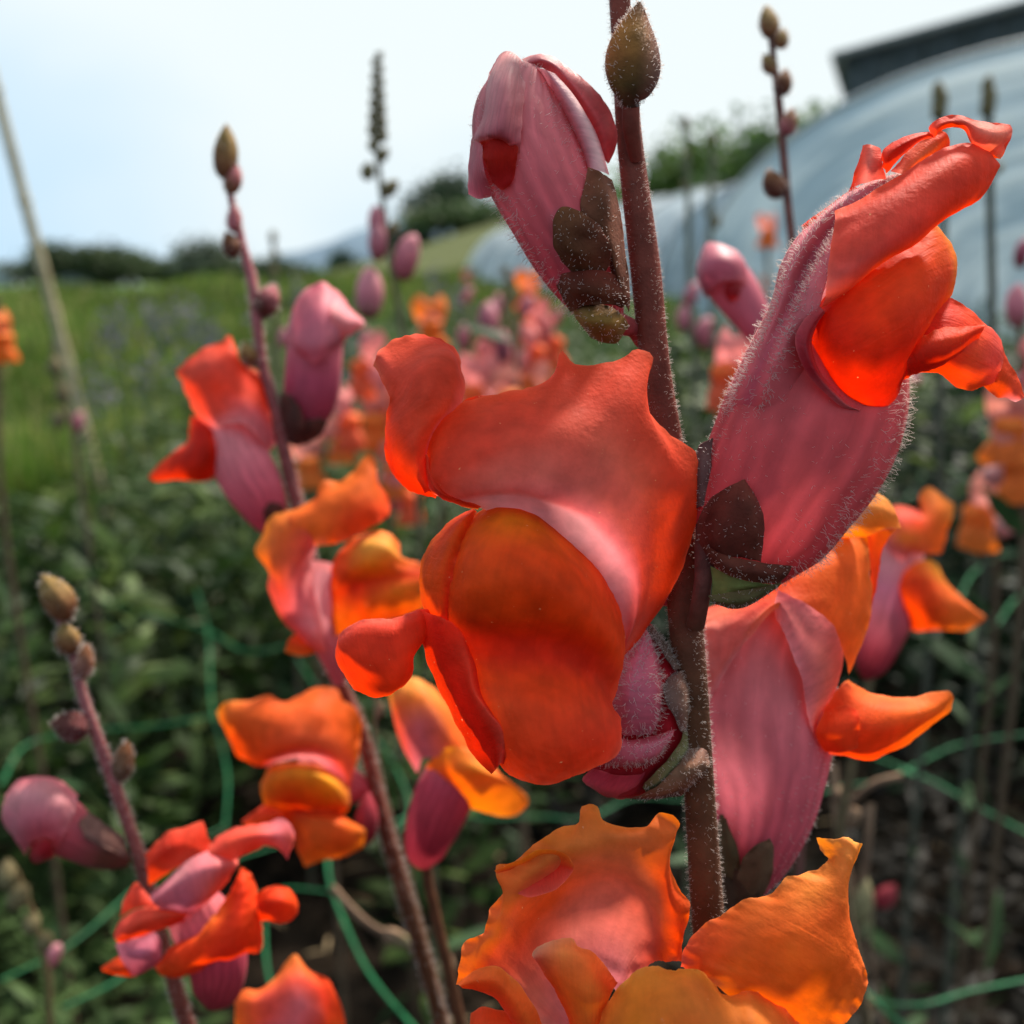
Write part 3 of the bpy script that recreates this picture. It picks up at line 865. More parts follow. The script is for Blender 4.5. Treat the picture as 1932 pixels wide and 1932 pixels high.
def netting():
    t = thing('plant_netting', (0, .7, .29), 'loose green plastic support netting stretched through the flower bed', 'netting')
    def st(pts, z=0.29, r=0.0017, seed=0):
        w = [PZ(x, y, z) for x, y in pts]
        wtube('strand', w, r * .48, M_NET, t, nu=8, nv=36, flat=.55, pig=(0.02, .2, .08))
    st([(1740, 1436), (1800, 1408), (1880, 1392), (2010, 1378)])
    st([(1650, 1428), (1700, 1448), (1760, 1474), (1850, 1525), (1990, 1600)], r=.0023)
    st([(1500, 1510), (1590, 1484), (1660, 1474), (1712, 1452), (1742, 1434)])
    st([(1700, 1452), (1725, 1462), (1750, 1470)], r=.0032)
    st([(1610, 1850), (1660, 1888), (1730, 1896), (1830, 1870), (1990, 1838)], r=.0019)
    st([(1640, 1876), (1680, 1915), (1730, 1950), (1800, 1990)], r=.0019)
    st([(618, 1560), (622, 1660), (650, 1740), (700, 1840), (800, 1960)])
    st([(480, 1690), (540, 1676), (620, 1682)], r=.0015)
    st([(498, 1740), (505, 1830), (540, 1960)], r=.0013)
    st([(730, 1560), (800, 1530), (930, 1545), (1010, 1540), (1100, 1545), (1200, 1505), (1300, 1510)])
    st([(370, 1110), (392, 1190), (400, 1330), (430, 1470), (425, 1560)], r=.0012)
    st([(180, 1130), (290, 1160), (392, 1190), (480, 1230), (560, 1215), (700, 1230)], r=.0019)
    st([(0, 1480), (60, 1400), (150, 1380), (290, 1370), (405, 1350)], r=.0019)
    st([(120, 1900), (220, 1850), (330, 1740), (400, 1640), (540, 1590)], r=.0015)
    st([(425, 1560), (340, 1600), (250, 1680), (120, 1790), (0, 1850)], r=.0013)
    st([(1700, 960), (1760, 880), (1830, 850), (1932, 845)], r=.0028)
    st([(1800, 1150), (1850, 1070), (1932, 1040), (2000, 1050)], r=.0024)
    st([(1880, 1180), (1932, 1120), (2000, 1100)], r=.0024)
    st([(1740, 900), (1850, 905), (1932, 950)], r=.0026)
    st([(560, 1240), (600, 1300), (730, 1420), (760, 1560), (720, 1580)], r=.0014)
netting()

# ================================================================== the plant in front
RED = (0.78, 0.075, 0.028); CORAL = (0.76, 0.13, 0.085); DRED = (0.62, 0.035, 0.012); ORG_ = (0.88, 0.19, 0.036)
ORED = (0.84, 0.098, 0.022); YORG = (0.90, 0.28, 0.055); OLIV = (0.80, 0.102, 0.014); PINK = (0.66, 0.20, 0.22)
PALE = (0.78, 0.36, 0.38); MAG = (0.44, 0.065, 0.085); DMAG = (0.30, 0.035, 0.045); PURP = (0.52, 0.14, 0.17)
SEP = (0.12, 0.034, 0.028); SEPG = (0.16, 0.13, 0.05); SEPB = (0.17, 0.062, 0.03); STEMC = (0.17, 0.042, 0.029); STEMD = (0.10, 0.038, 0.018)

D0 = 0.104
base = P(1420, 2900, 0.118)
base[2] = 0.0
main = thing('snapdragon_plant', (base[0], base[1], 0), 'sharp foreground snapdragon with hairy maroon stem carrying coral red and orange flowers', 'snapdragon')
stem_path = [(1130, -560, 190, 9), (1140, -380, 190, 12), (1152, -220, 186, 16), (1166, -60, 180, 19), (1169, 0, 180, 20), (1177, 100, 175, 22), (1185, 239, 170, 24), (1195, 330, 165, 25.5), (1217, 500, 160, 28.5), (1238, 700, 160, 28),
             (1262, 850, 165, 30), (1285, 1010, 165, 32), (1293, 1150, 165, 33), (1306, 1300, 160, 31), (1319, 1462, 160, 29), (1334, 1694, 160, 31), (1350, 1900, 165, 32), (1378, 2300, 190, 33), (1420, 2900, 230, 34)]
stem = tube('stem', stem_path, [[STEMC, STEMC, STEMC, STEMC]] * 6 + [STEMD] * 3 + [STEMC] * 3, D0, main, mat=M_STEM, nu=28, nv=190,
            shape=lambda t, a: 1 + 0.035 * math.cos(3 * a + 5 * t) + .015 * math.sin(7 * a + 30 * t))
hairs(stem, 10500, 7.0, seed=2, width=0.46, lean=.4)
b0 = np.array([[1378, 2300, 190], [1420, 2900, 230]], float)
q = PP(b0, D0)
wtube('lower_stem', [q[1] + (q[0] - q[1]) * .05, [(q[1][0] + base[0]) / 2, (q[1][1] + base[1]) / 2 + .004, q[1][2] / 2], [base[0], base[1], -0.01]], [.0018, .0019, .002], M_STEM, main, pig=STEMC)

# ---- top bud, still closed
TB = D0
bud = tube('top_bud', [(1193, 203, 95, 8), (1190, 192, 95, 20), (1191, 172, 95, 38), (1193, 140, 95, 51), (1193, 110, 95, 52), (1196, 72, 95, 42), (1201, 38, 95, 24), (1205, 16, 95, 11), (1206, 3, 95, 2)],
           [[SEPB, SEP, (0.17, .07, .06), (0.09, .045, .03), SEPB], [(0.17, .09, .025), SEP, (0.2, .09, .08), (0.08, .045, .015), (0.17, .09, .025)],
            [(0.36, .11, .03), SEP, (0.22, .1, .09), (0.18, .075, .02), (0.36, .11, .03)], [(0.38, .11, .03), SEPB, (0.22, .1, .09), (0.34, .15, .04), (0.38, .13, .03)], [SEPB, SEPB, SEPB, SEPB, SEPB]],
           D0, main, mat=M_CALYX, nu=40, nv=44, squash=.85, shape=lambda t, a: 1 + 0.05 * abs(math.cos(a * 1.0 + 1.9)) ** 6 - 0.02 * math.cos(5 * a))
hairs(bud, 800, 6, seed=4, lean=.4)
for (bx, by, br, bh, bs) in ((1102, -170, 34, 70, 0), (1186, -330, 30, 58, 1), (1112, -440, 26, 48, 2), (1150, -520, 24, 44, 3), (1128, -590, 22, 50, 4)):
    tube('top_bud', [(bx, by + bh, 188, 4), (bx, by + bh * .6, 188, br * .7), (bx, by, 188, br), (bx + 2, by - bh * .6, 188, br * .6), (bx + 4, by - bh, 188, 2)], [SEPB, SEP, SEPB], D0, main, mat=M_CALYX, nu=16, nv=16)
tube('pedicel', [(1200, 300, 150, 14), (1190, 230, 110, 17), (1191, 198, 98, 16)], [STEMC, STEMC], D0, main, mat=M_STEM, nu=16, nv=10)
patch('bract', [[(1178, 205, 120), (1162, 150, 110), (1160, 110, 108), (1172, 70, 108), (1200, 25, 112)], [(1184, 205, 130), (1180, 150, 160), (1182, 100, 160), (1190, 60, 150), (1204, 20, 130)]],
      [SEPB, SEP], D0, main, mat=M_CALYX, nu=24, nv=8)

# ---- pink bud on the left of the stem
BD = 0.109
fb = tube('flower_bud', [(1158, 612, 40, 22), (1138, 580, 30, 44), (1112, 535, 20, 64), (1085, 478, 10, 80), (1050, 400, 0, 90), (1012, 318, 0, 97), (988, 255, 0, 95), (982, 200, 0, 84), (990, 155, 5, 58), (1000, 128, 10, 30), (1004, 118, 12, 4)],
          [(0.58, .10, .12), (0.64, .13, .16), (0.68, .18, .2), (0.68, .23, .25), (0.7, .32, .33)], BD, main, nu=64, nv=64, squash=.9,
          shape=lambda t, a: 1 + 0.03 * math.cos(4 * a + .6) * min(1, t * 2) , label='closed dusty pink flower bud left of the stem')
patch('upper_lip_fold', [[(930, 122, 0), (954, 97, 5), (972, 102, 5), (988, 120, 5)], [(912, 172, 10), (930, 155, -62), (958, 150, -92), (990, 168, -62)],
                    [(900, 232, 10), (920, 215, -80), (952, 210, -122), (984, 225, -92)], [(890, 262, 5), (908, 255, -80), (945, 254, -122), (982, 270, -94)], [(889, 272, 8), (908, 266, -70), (944, 263, -108), (980, 290, -88)]],
      [(.62, .28, .28), (.62, .26, .27), (.6, .2, .22), (.58, .15, .18), (.5, .05, .05)], BD, fb, mat=M_SKIN, seed=31)
patch('side_lobe', [[(889, 268, 0), (900, 266, -50), (911, 274, -76)], [(884, 320, 0), (898, 318, -40), (914, 322, -70)], [(884, 366, 0), (906, 376, -15), (932, 369, -25)]], [(.6, .12, .15), (.6, .14, .18), (.7, .16, .2)], BD, fb, mat=M_SKIN, seed=32, nu=24, nv=24)
patch('throat', [[(908, 268, -74), (930, 262, -92), (962, 262, -104), (978, 280, -94)], [(914, 305, -72), (938, 300, -96), (962, 300, -98), (974, 312, -88)], [(930, 346, -62), (948, 358, -70), (962, 350, -76), (970, 335, -80)]], [(.42, .02, .012), (.45, .025, .012), (.5, .03, .03)], BD, fb, seed=33, nu=30, nv=24)  # red inner petal laid on the surface, dark of the recess put into its colour
patch('back_petal', [[(985, 112, 20), (1012, 101, 25), (1041, 108, 30), (1075, 132, 35), (1116, 164, 40), (1150, 205, 45), (1163, 242, 50), (1162, 280, 50), (1150, 306, 45)],
                     [(992, 120, 0), (1018, 112, -10), (1044, 122, -8), (1072, 150, -5), (1104, 190, 0), (1130, 228, 10), (1142, 260, 20), (1146, 285, 30), (1149, 306, 40)],
                     [(1000, 130, 25), (1020, 128, 12), (1038, 138, 20), (1058, 165, 30), (1085, 205, 30), (1105, 245, 30), (1120, 272, 30), (1132, 292, 30), (1147, 308, 40)]],
      [[(.62, .22, .23), (.6, .16, .16), (.5, .05, .05)], [(.62, .22, .24), (.6, .12, .12), (.5, .04, .04)], [(.5, .1, .12), (.5, .05, .05), (.4, .02, .02)]], BD, fb, mat=M_SKIN, seed=34)
patch('edge_highlight', [[(1012, 128, -10), (1036, 165, -16), (1066, 220, -14), (1092, 275, -8), (1108, 320, -4)], [(1030, 130, -45), (1056, 165, -54), (1086, 220, -52), (1108, 275, -46), (1118, 320, -40)], [(1042, 134, -40), (1072, 170, -46), (1104, 225, -44), (1126, 280, -38), (1136, 325, -36)], [(1050, 142, 0), (1080, 178, 0), (1115, 232, 0), (1138, 288, 0), (1150, 330, 0)]],
      [(.62, .2, .25), (.66, .28, .31), (.84, .55, .56), (.62, .22, .27)], BD, fb, mat=M_SKIN, seed=35, nu=40, nv=16)  # pale band, the highlight along the ridge is put into the colour
s1 = patch('sepal', [[(1096, 400, -82), (1060, 391, -80), (1041, 400, -72), (1039, 430, -66), (1043, 468, -60), (1068, 508, -50), (1104, 524, -50)],
                     [(1108, 408, -100), (1085, 420, -112), (1066, 440, -108), (1076, 475, -104), (1095, 500, -84), (1112, 524, -65)],
                     [(1130, 424, -92), (1142, 445, -97), (1151, 461, -92), (1152, 490, -77), (1140, 519, -60)]], [(.16, .056, .022), (.12, .042, .018), (.13, .036, .02)], BD, fb, mat=M_CALYX, seed=36)
s2 = patch('sepal', [[(1108, 316, -45), (1100, 360, -62), (1096, 400, -72), (1112, 430, -66), (1142, 470, -52), (1155, 525, -40)], [(1130, 324, -60), (1135, 370, -84), (1137, 420, -86), (1152, 470, -78), (1167, 530, -55), (1174, 562, -40)],
                     [(1154, 338, -20), (1166, 380, -30), (1176, 430, -30), (1184, 500, -30), (1190, 560, -20), (1188, 588, -20)]], [(.20, .066, .036), (.15, .048, .024), (.17, .055, .03)], BD, fb, mat=M_CALYX, seed=37)
s3 = patch('sepal', [[(1043, 521, -20), (1080, 513, -66), (1120, 510, -76), (1160, 518, -58), (1185, 540, -25)], [(1056, 553, -24), (1090, 550, -76), (1125, 550, -84), (1160, 555, -62), (1187, 565, -25)], [(1078, 588, -14), (1105, 576, -55), (1135, 573, -65), (1160, 576, -50), (1172, 582, -30)]],
           [(.18, .03, .018), (.14, .036, .018), (.12, .036, .018)], BD, fb, mat=M_CALYX, seed=38)
s4 = patch('sepal', [[(1070, 560, 0), (1110, 572, -45), (1150, 577, -50), (1168, 587, -30)], [(1086, 596, 0), (1112, 604, -58), (1150, 606, -66), (1178, 600, -30)], [(1112, 634, 10), (1135, 646, -20), (1162, 646, -20), (1188, 616, 0)]],
           [(.12, .05, .02), (.26, .13, .03), (.18, .10, .03)], BD, fb, mat=M_CALYX, seed=39)
tube('pedicel', [(1215, 640, 80, 20), (1195, 620, 60, 17), (1170, 612, 35, 22), (1150, 605, 30, 26)], [(.3, .05, .05), (.35, .06, .06)], BD, fb, mat=M_CALYX, nu=18, nv=14)
hairs(fb, 2400, 8.5, seed=6, width=.5, lean=.6)
for k, s_ in enumerate((s1, s2, s3, s4)):
    hairs(s_, 150, 5, parent=fb, seed=70 + k, lean=.5)
# long hairs on the lower left edge of the bud
hairs(fb, 700, 18, parent=fb, seed=9, width=.7, lean=.5, dens=lambda v, u: 1.0 if (v < .62 and (u < .12 or u > .88)) else 0.0)

# ---- the big open coral flower
FD = D0
fl = tube('flower', [(1330, 1110, 190, 22), (1285, 1100, 185, 45), (1230, 1085, 175, 60), (1150, 1070, 160, 80), (1060, 1060, 140, 80)], [DMAG, MAG, PINK, PINK], FD, main, nu=48, nv=30, squash=.8, label='large coral flower facing the camera with an orange lower lip')
CRL = (0.80, 0.12, 0.062)
patch('upper_lip_lobe', [
    [(806, 922, 25), (801, 860, 0), (828, 800, -10), (868, 763, -6), (950, 742, 0), (1010, 730, 2), (1045, 702, 12), (1059, 662, 26), (1082, 684, 14), (1140, 685, 8), (1180, 675, 12), (1204, 655, 26), (1230, 667, 30), (1222, 722, 14), (1222, 772, 8), (1262, 818, 35), (1308, 850, 60), (1327, 905, 80), (1322, 960, 88), (1302, 1020, 94), (1284, 1080, 98), (1247, 1150, 98), (1178, 1240, 92)],
    [(808, 925, 15), (822, 880, -48), (866, 832, -64), (925, 800, -66), (1000, 782, -58), (1075, 758, -42), (1130, 745, -34), (1180, 748, -34), (1222, 812, -22), (1262, 868, 8), (1288, 935, 36), (1285, 1010, 58), (1264, 1080, 70), (1238, 1146, 80), (1177, 1240, 88)],
    [(810, 928, 12), (840, 900, -66), (905, 862, -92), (980, 835, -98), (1065, 822, -88), (1140, 842, -68), (1195, 895, -38), (1228, 955, -2), (1240, 1020, 28), (1232, 1090, 50), (1214, 1155, 70), (1176, 1240, 86)],
    [(812, 930, 12), (852, 922, -64), (918, 902, -96), (990, 895, -104), (1070, 905, -96), (1138, 945, -70), (1186, 1005, -32), (1210, 1065, 8), (1212, 1120, 38), (1200, 1170, 60), (1175, 1240, 84)],
    [(815, 933, 14), (862, 938, -52), (930, 926, -86), (990, 926, -94), (1060, 946, -84), (1128, 984, -58), (1176, 1040, -20), (1200, 1100, 20), (1197, 1165, 50), (1174, 1240, 82)],
    [(822, 936, 16), (870, 945, -36), (935, 936, -62), (990, 938, -68), (1056, 960, -58), (1118, 1000, -34), (1164, 1056, 0), (1188, 1110, 34), (1188, 1170, 58), (1173, 1240, 82)],
    [(835, 940, 18), (880, 955, -10), (940, 965, -10), (990, 978, -6), (1045, 1010, 0), (1100, 1056, 20), (1140, 1110, 40), (1160, 1160, 62), (1168, 1200, 75), (1172, 1240, 88)]],
    [[ORED, (.8, .1, .04), (.82, .13, .06), RED], [RED, (.74, .10, .05), CRL, CRL, RED, RED], [(.76, .07, .03), (.76, .12, .07), (.74, .17, .11), CRL, CORAL], [(.72, .08, .04), (.78, .2, .15), (.74, .2, .16), CORAL, CORAL], [(.72, .1, .06), (.78, .2, .17), (.74, .2, .2), (.7, .2, .2), CORAL],
     [(.74, .2, .16), PALE, PALE, (.7, .26, .28), CORAL], [(.8, .3, .12), PALE, (.82, .42, .44), PALE, (.7, .2, .2)]],
    FD, fl, nu=110, nv=80, seed=41, wob=1.6, ruf=1.6, label='broad right lobe of the upper lip')
patch('upper_lip_lobe', [
    [(707, 690, 42), (715, 706, 30), (727, 730, 12), (736, 749, 4), (727, 790, 16), (724, 838, 30), (737, 888, 40), (768, 922, 40), (820, 940, 35)],
    [(710, 674, 38), (733, 692, 8), (756, 720, -20), (761, 750, -32), (752, 795, -30), (750, 840, -22), (762, 885, -4), (790, 915, 10), (822, 938, 28)],
    [(722, 652, 56), (762, 678, 4), (790, 708, -52), (802, 742, -64), (790, 790, -54), (780, 840, -44), (785, 880, -24), (800, 912, -4), (823, 937, 26)],
    [(756, 634, 60), (798, 652, 14), (824, 684, -46), (828, 728, -50), (816, 780, -48), (796, 828, -38), (793, 870, -20), (803, 905, -4), (824, 936, 25)],
    [(795, 631, 56), (836, 650, 16), (854, 680, -26), (856, 722, -30), (846, 764, -30), (818, 805, -24), (802, 846, -16), (803, 890, -4), (824, 935, 25)],
    [(832, 640, 36), (862, 660, 18), (873, 700, 8), (878, 740, 8), (868, 775, 6), (836, 800, 4), (812, 835, 4), (806, 882, 8), (825, 934, 26)]],
    [[(.82, .2, .12), RED, DRED, DRED], [CORAL, CRL, RED, DRED], [(.78, .12, .06), CRL, CRL, RED], [(.78, .11, .045), CRL, CRL, RED], [RED, CRL, CRL, CORAL], [CRL, CORAL, PINK, PINK]],
    FD, fl, nu=70, nv=60, seed=42, wob=1.2, ruf=1.6, label='curled left lobe of the upper lip')
patch('petal_tip', [[(850, 800, 60), (878, 755, 60), (905, 747, 58), (928, 750, 60)], [(850, 830, 50), (885, 790, 45), (915, 775, 45), (945, 775, 50)]], [RED, CORAL], FD, fl, nu=24, nv=12, seed=43)
patch('upper_lip_edge', [[(801, 868, -5), (803, 905, 0), (822, 935, -8), (858, 950, -8), (900, 962, -4)], [(806, 862, -30), (812, 900, -34), (832, 928, -50), (868, 945, -50), (905, 958, -24)], [(812, 880, -20), (830, 915, -40), (850, 932, -40), (880, 946, -40), (910, 955, -20)]],
      [[RED, CORAL, (.85, .3, .1)], [RED, RED, ORED], [RED, RED, ORED]], FD, fl, nu=40, nv=14, seed=44)
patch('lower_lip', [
    [(885, 985, 20), (905, 964, 12), (950, 947, 2), (1010, 964, 5), (1075, 1016, 20), (1135, 1083, 35), (1167, 1148, 48), (1178, 1196, 50)],
    [(868, 1010, -24), (900, 990, -56), (950, 978, -72), (1010, 990, -72), (1070, 1036, -56), (1126, 1098, -28), (1164, 1158, 14), (1179, 1210, 40)],
    [(852, 1060, -52), (890, 1045, -104), (950, 1036, -134), (1020, 1045, -134), (1082, 1082, -104), (1134, 1136, -56), (1166, 1186, -8), (1179, 1225, 34)],
    [(842, 1110, -60), (885, 1105, -118), (950, 1100, -150), (1025, 1105, -150), (1088, 1134, -116), (1140, 1176, -64), (1168, 1216, -10), (1178, 1240, 30)],
    [(835, 1150, -48), (880, 1158, -98), (950, 1162, -126), (1030, 1164, -126), (1092, 1182, -98), (1140, 1210, -54), (1165, 1238, -8), (1174, 1258, 28)],
    [(828, 1182, -22), (880, 1198, -62), (950, 1206, -80), (1030, 1210, -80), (1090, 1226, -62), (1134, 1248, -26), (1157, 1268, 0), (1168, 1280, 28)],
    [(836, 1215, -16), (884, 1228, -54), (950, 1236, -76), (1026, 1240, -78), (1086, 1252, -60), (1126, 1270, -22), (1148, 1290, 4), (1160, 1305, 24)],
    [(856, 1260, -22), (895, 1272, -58), (955, 1282, -92), (1026, 1286, -98), (1082, 1290, -78), (1120, 1302, -46), (1145, 1318, -16), (1156, 1328, 8)],
    [(880, 1310, -30), (908, 1322, -76), (965, 1334, -122), (1034, 1338, -132), (1088, 1340, -108), (1130, 1342, -70), (1155, 1344, -36), (1168, 1350, -10)],
    [(905, 1372, -46), (932, 1386, -88), (984, 1402, -128), (1044, 1408, -136), (1096, 1402, -116), (1140, 1390, -82), (1166, 1376, -50), (1174, 1370, -30)],
    [(938, 1440, -50), (955, 1457, -70), (985, 1473, -88), (1025, 1481, -94), (1070, 1471, -86), (1125, 1447, -72), (1160, 1430, -52), (1174, 1400, -40)]],
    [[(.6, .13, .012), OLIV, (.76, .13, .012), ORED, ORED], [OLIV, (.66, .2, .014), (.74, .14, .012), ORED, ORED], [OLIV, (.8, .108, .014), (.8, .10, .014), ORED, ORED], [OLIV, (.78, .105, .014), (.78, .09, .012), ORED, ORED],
     [(.66, .06, .008), (.68, .08, .01), (.68, .07, .008), (.7, .06, .008), ORED], [DRED, DRED, DRED, DRED, RED], [DRED, (.68, .04, .01), (.68, .04, .01), DRED, RED], [RED, (.8, .085, .014), (.8, .09, .014), (.78, .07, .012), RED], [RED, ORED, ORED, (.82, .1, .03), RED], [RED, (.8, .08, .02), (.8, .09, .03), RED, RED], [RED, RED, RED, RED, CORAL]],  # darker groove rows, shadow under the hump put into the colour
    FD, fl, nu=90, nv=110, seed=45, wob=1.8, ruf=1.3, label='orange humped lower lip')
patch('palate_lobe', [[(893, 957, 20), (848, 983, 36), (806, 1032, 52), (790, 1085, 62), (796, 1140, 50), (812, 1178, 30)], [(894, 959, 6), (856, 990, -22), (822, 1040, -34), (808, 1090, -34), (814, 1140, -26), (830, 1184, -10)],
                      [(896, 962, 0), (870, 996, -46), (846, 1045, -72), (834, 1090, -78), (836, 1140, -66), (846, 1188, -32)], [(900, 966, 6), (882, 1005, -30), (864, 1050, -58), (854, 1095, -66), (852, 1140, -52), (860, 1190, -20)]],
      [[ORED, (.7, .13, .01), (.66, .13, .012), RED], [ORED, OLIV, (.8, .12, .015), RED], [OLIV, (.8, .12, .015), OLIV, RED], [(.6, .08, .01), (.6, .08, .01), RED, DRED]], FD, fl, nu=50, nv=34, seed=46)
patch('lower_lip_lobe', [[(792, 1150, 6), (794, 1195, 6), (811, 1260, 6), (839, 1325, 4), (877, 1395, 2), (903, 1438, 0), (926, 1460, -10)], [(820, 1160, -40), (826, 1210, -44), (842, 1268, -46), (868, 1330, -50), (900, 1392, -52), (918, 1430, -46), (932, 1455, -34)],
                         [(850, 1172, -58), (860, 1215, -64), (874, 1265, -72), (886, 1312, -82), (912, 1362, -94), (932, 1398, -94), (936, 1428, -80), (937, 1450, -58)], [(868, 1180, -52), (878, 1218, -62), (888, 1262, -78), (894, 1300, -92), (920, 1342, -106), (944, 1372, -112), (950, 1402, -104), (943, 1440, -76)],
                         [(880, 1186, -36), (892, 1225, -44), (903, 1265, -56), (908, 1300, -66), (932, 1345, -84), (956, 1380, -92), (960, 1410, -88), (950, 1442, -70)]],
      [[RED, RED, DRED], [DRED, DRED, DRED], [(.7, .05, .012), DRED, DRED], [RED, (.8, .09, .04), CORAL], [DRED, DRED, DRED]], FD, fl, nu=60, nv=50, seed=47)
patch('side_lobe', [[(815, 1150, 10), (795, 1147, 4), (745, 1165, -16), (700, 1166, -18), (664, 1177, -8), (640, 1197, 8)], [(818, 1165, 0), (788, 1174, -26), (742, 1190, -52), (690, 1198, -54), (650, 1210, -36), (632, 1224, 6)],
                    [(818, 1182, 0), (788, 1205, -34), (745, 1235, -58), (700, 1246, -62), (660, 1246, -36), (637, 1252, 8)], [(812, 1195, 5), (784, 1232, -20), (762, 1270, -38), (730, 1288, -40), (690, 1290, -26), (655, 1284, 8)],
                    [(802, 1198, 14), (779, 1225, 5), (780, 1264, 0), (760, 1297, -2), (705, 1316, 4), (668, 1303, 12)]],
      [[RED, CORAL, CORAL], [DRED, RED, RED, CRL], [DRED, RED, RED, RED], [DRED, RED, RED, RED], [RED, RED, RED]], FD, fl, nu=60, nv=44, seed=48, label='rounded left side lobe of the lower lip')

# ---- the tall red and pink flower on the right
RD = 0.107
rf = tube('flower', [(1385, 1106, 50, 20), (1398, 1082, 45, 66), (1425, 1015, 40, 122), (1468, 925, 50, 150), (1533, 800, 80, 167), (1570, 690, 95, 152), (1600, 600, 105, 110), (1615, 540, 110, 60)],
          [(.46, .04, .045), (.62, .085, .09), (.66, .12, .125), (.68, .15, .155), (.68, .18, .19), (.68, .2, .215)], RD, main, nu=72, nv=70, squash=.72,
          shape=lambda t, a: 1 + 0.012 * math.cos(9 * a) + 0.010 * math.cos(14 * a + 1) + .02 * math.cos(4 * a), label='tall side-on flower with pink hairy tube and red lips at the right')
RC = [(.62, .12, .125), (.63, .14, .15), (.64, .17, .185), (.66, .2, .22), (.64, .22, .25), (.66, .25, .28)]
crest = patch('tube_crest', [
    [(1350, 812, 92), (1375, 740, 60), (1412, 655, 40), (1458, 562, 30), (1472, 500, 30), (1496, 458, 32), (1536, 418, 35), (1580, 378, 40), (1622, 352, 45), (1703, 325, 50)],
    [(1370, 808, 46), (1398, 735, 0), (1438, 650, -20), (1474, 570, -22), (1496, 508, -18), (1526, 453, -8), (1566, 405, 6), (1608, 374, 18), (1645, 350, 30), (1705, 327, 45)],
    [(1395, 804, 22), (1422, 725, -14), (1458, 640, -22), (1490, 575, -10), (1514, 515, 4), (1545, 462, 12), (1582, 418, 20), (1620, 385, 28), (1652, 358, 36), (1706, 328, 46)],
    [(1430, 808, 4), (1452, 722, -42), (1478, 650, -56), (1502, 590, -54), (1526, 530, -46), (1556, 475, -34), (1590, 430, -18), (1625, 395, 2), (1660, 365, 18), (1707, 330, 45)],
    [(1500, 830, -22), (1512, 730, -12), (1524, 660, -24), (1543, 592, -58), (1562, 520, -60), (1578, 462, -50), (1600, 420, -36), (1632, 392, -20), (1668, 368, 0), (1708, 333, 40)]],
    [RC, RC, [(.45, .07, .10), (.5, .12, .15), (.5, .14, .18), (.55, .2, .23)], RC, RC], RD, rf, mat=M_CREST, nu=100, nv=50, seed=51, wob=1.2, ruf=.4)
patch('upper_lip_lobe', [
    [(1576, 397, -46), (1615, 379, -40), (1660, 351, -30), (1702, 327, -24), (1739, 302, -18), (1790, 276, -10), (1830, 270, -5), (1864, 283, 0), (1884, 306, 5)],
    [(1574, 420, -74), (1616, 408, -84), (1670, 382, -88), (1725, 350, -82), (1780, 320, -68), (1825, 300, -48), (1858, 298, -30), (1886, 309, 3)],
    [(1566, 475, -92), (1612, 462, -108), (1670, 432, -108), (1725, 398, -98), (1780, 364, -80), (1825, 338, -58), (1862, 322, -30), (1887, 313, 3)],
    [(1560, 530, -92), (1610, 505, -104), (1672, 465, -102), (1727, 432, -92), (1778, 396, -74), (1822, 368, -52), (1862, 342, -24), (1886, 316, 4)],
    [(1555, 572, -80), (1610, 534, -84), (1676, 484, -82), (1728, 454, -74), (1774, 416, -60), (1816, 390, -42), (1858, 364, -16), (1883, 320, 8)],
    [(1541, 588, -60), (1611, 542, -60), (1677, 490, -56), (1729, 461, -48), (1773, 421, -36), (1812, 398, -24), (1850, 376, -4), (1880, 325, 15)]],
    [[ORED, CRL, CORAL, RED], [CORAL, CORAL, CRL, RED], [CORAL, CORAL, (.76, .1, .055), RED], [(.74, .17, .14), (.72, .12, .09), RED, RED], [CORAL, CRL, RED, RED], [CORAL, CRL, RED, RED]], RD, rf, nu=90, nv=50, seed=52, wob=1.4, ruf=.8, label='long folded coral lobe of the upper lip')
lipC = [[DRED, ORED, ORED], [DRED, (.72, .06, .01), (.78, .09, .012)], [(.6, .03, .012), RED, ORED]]
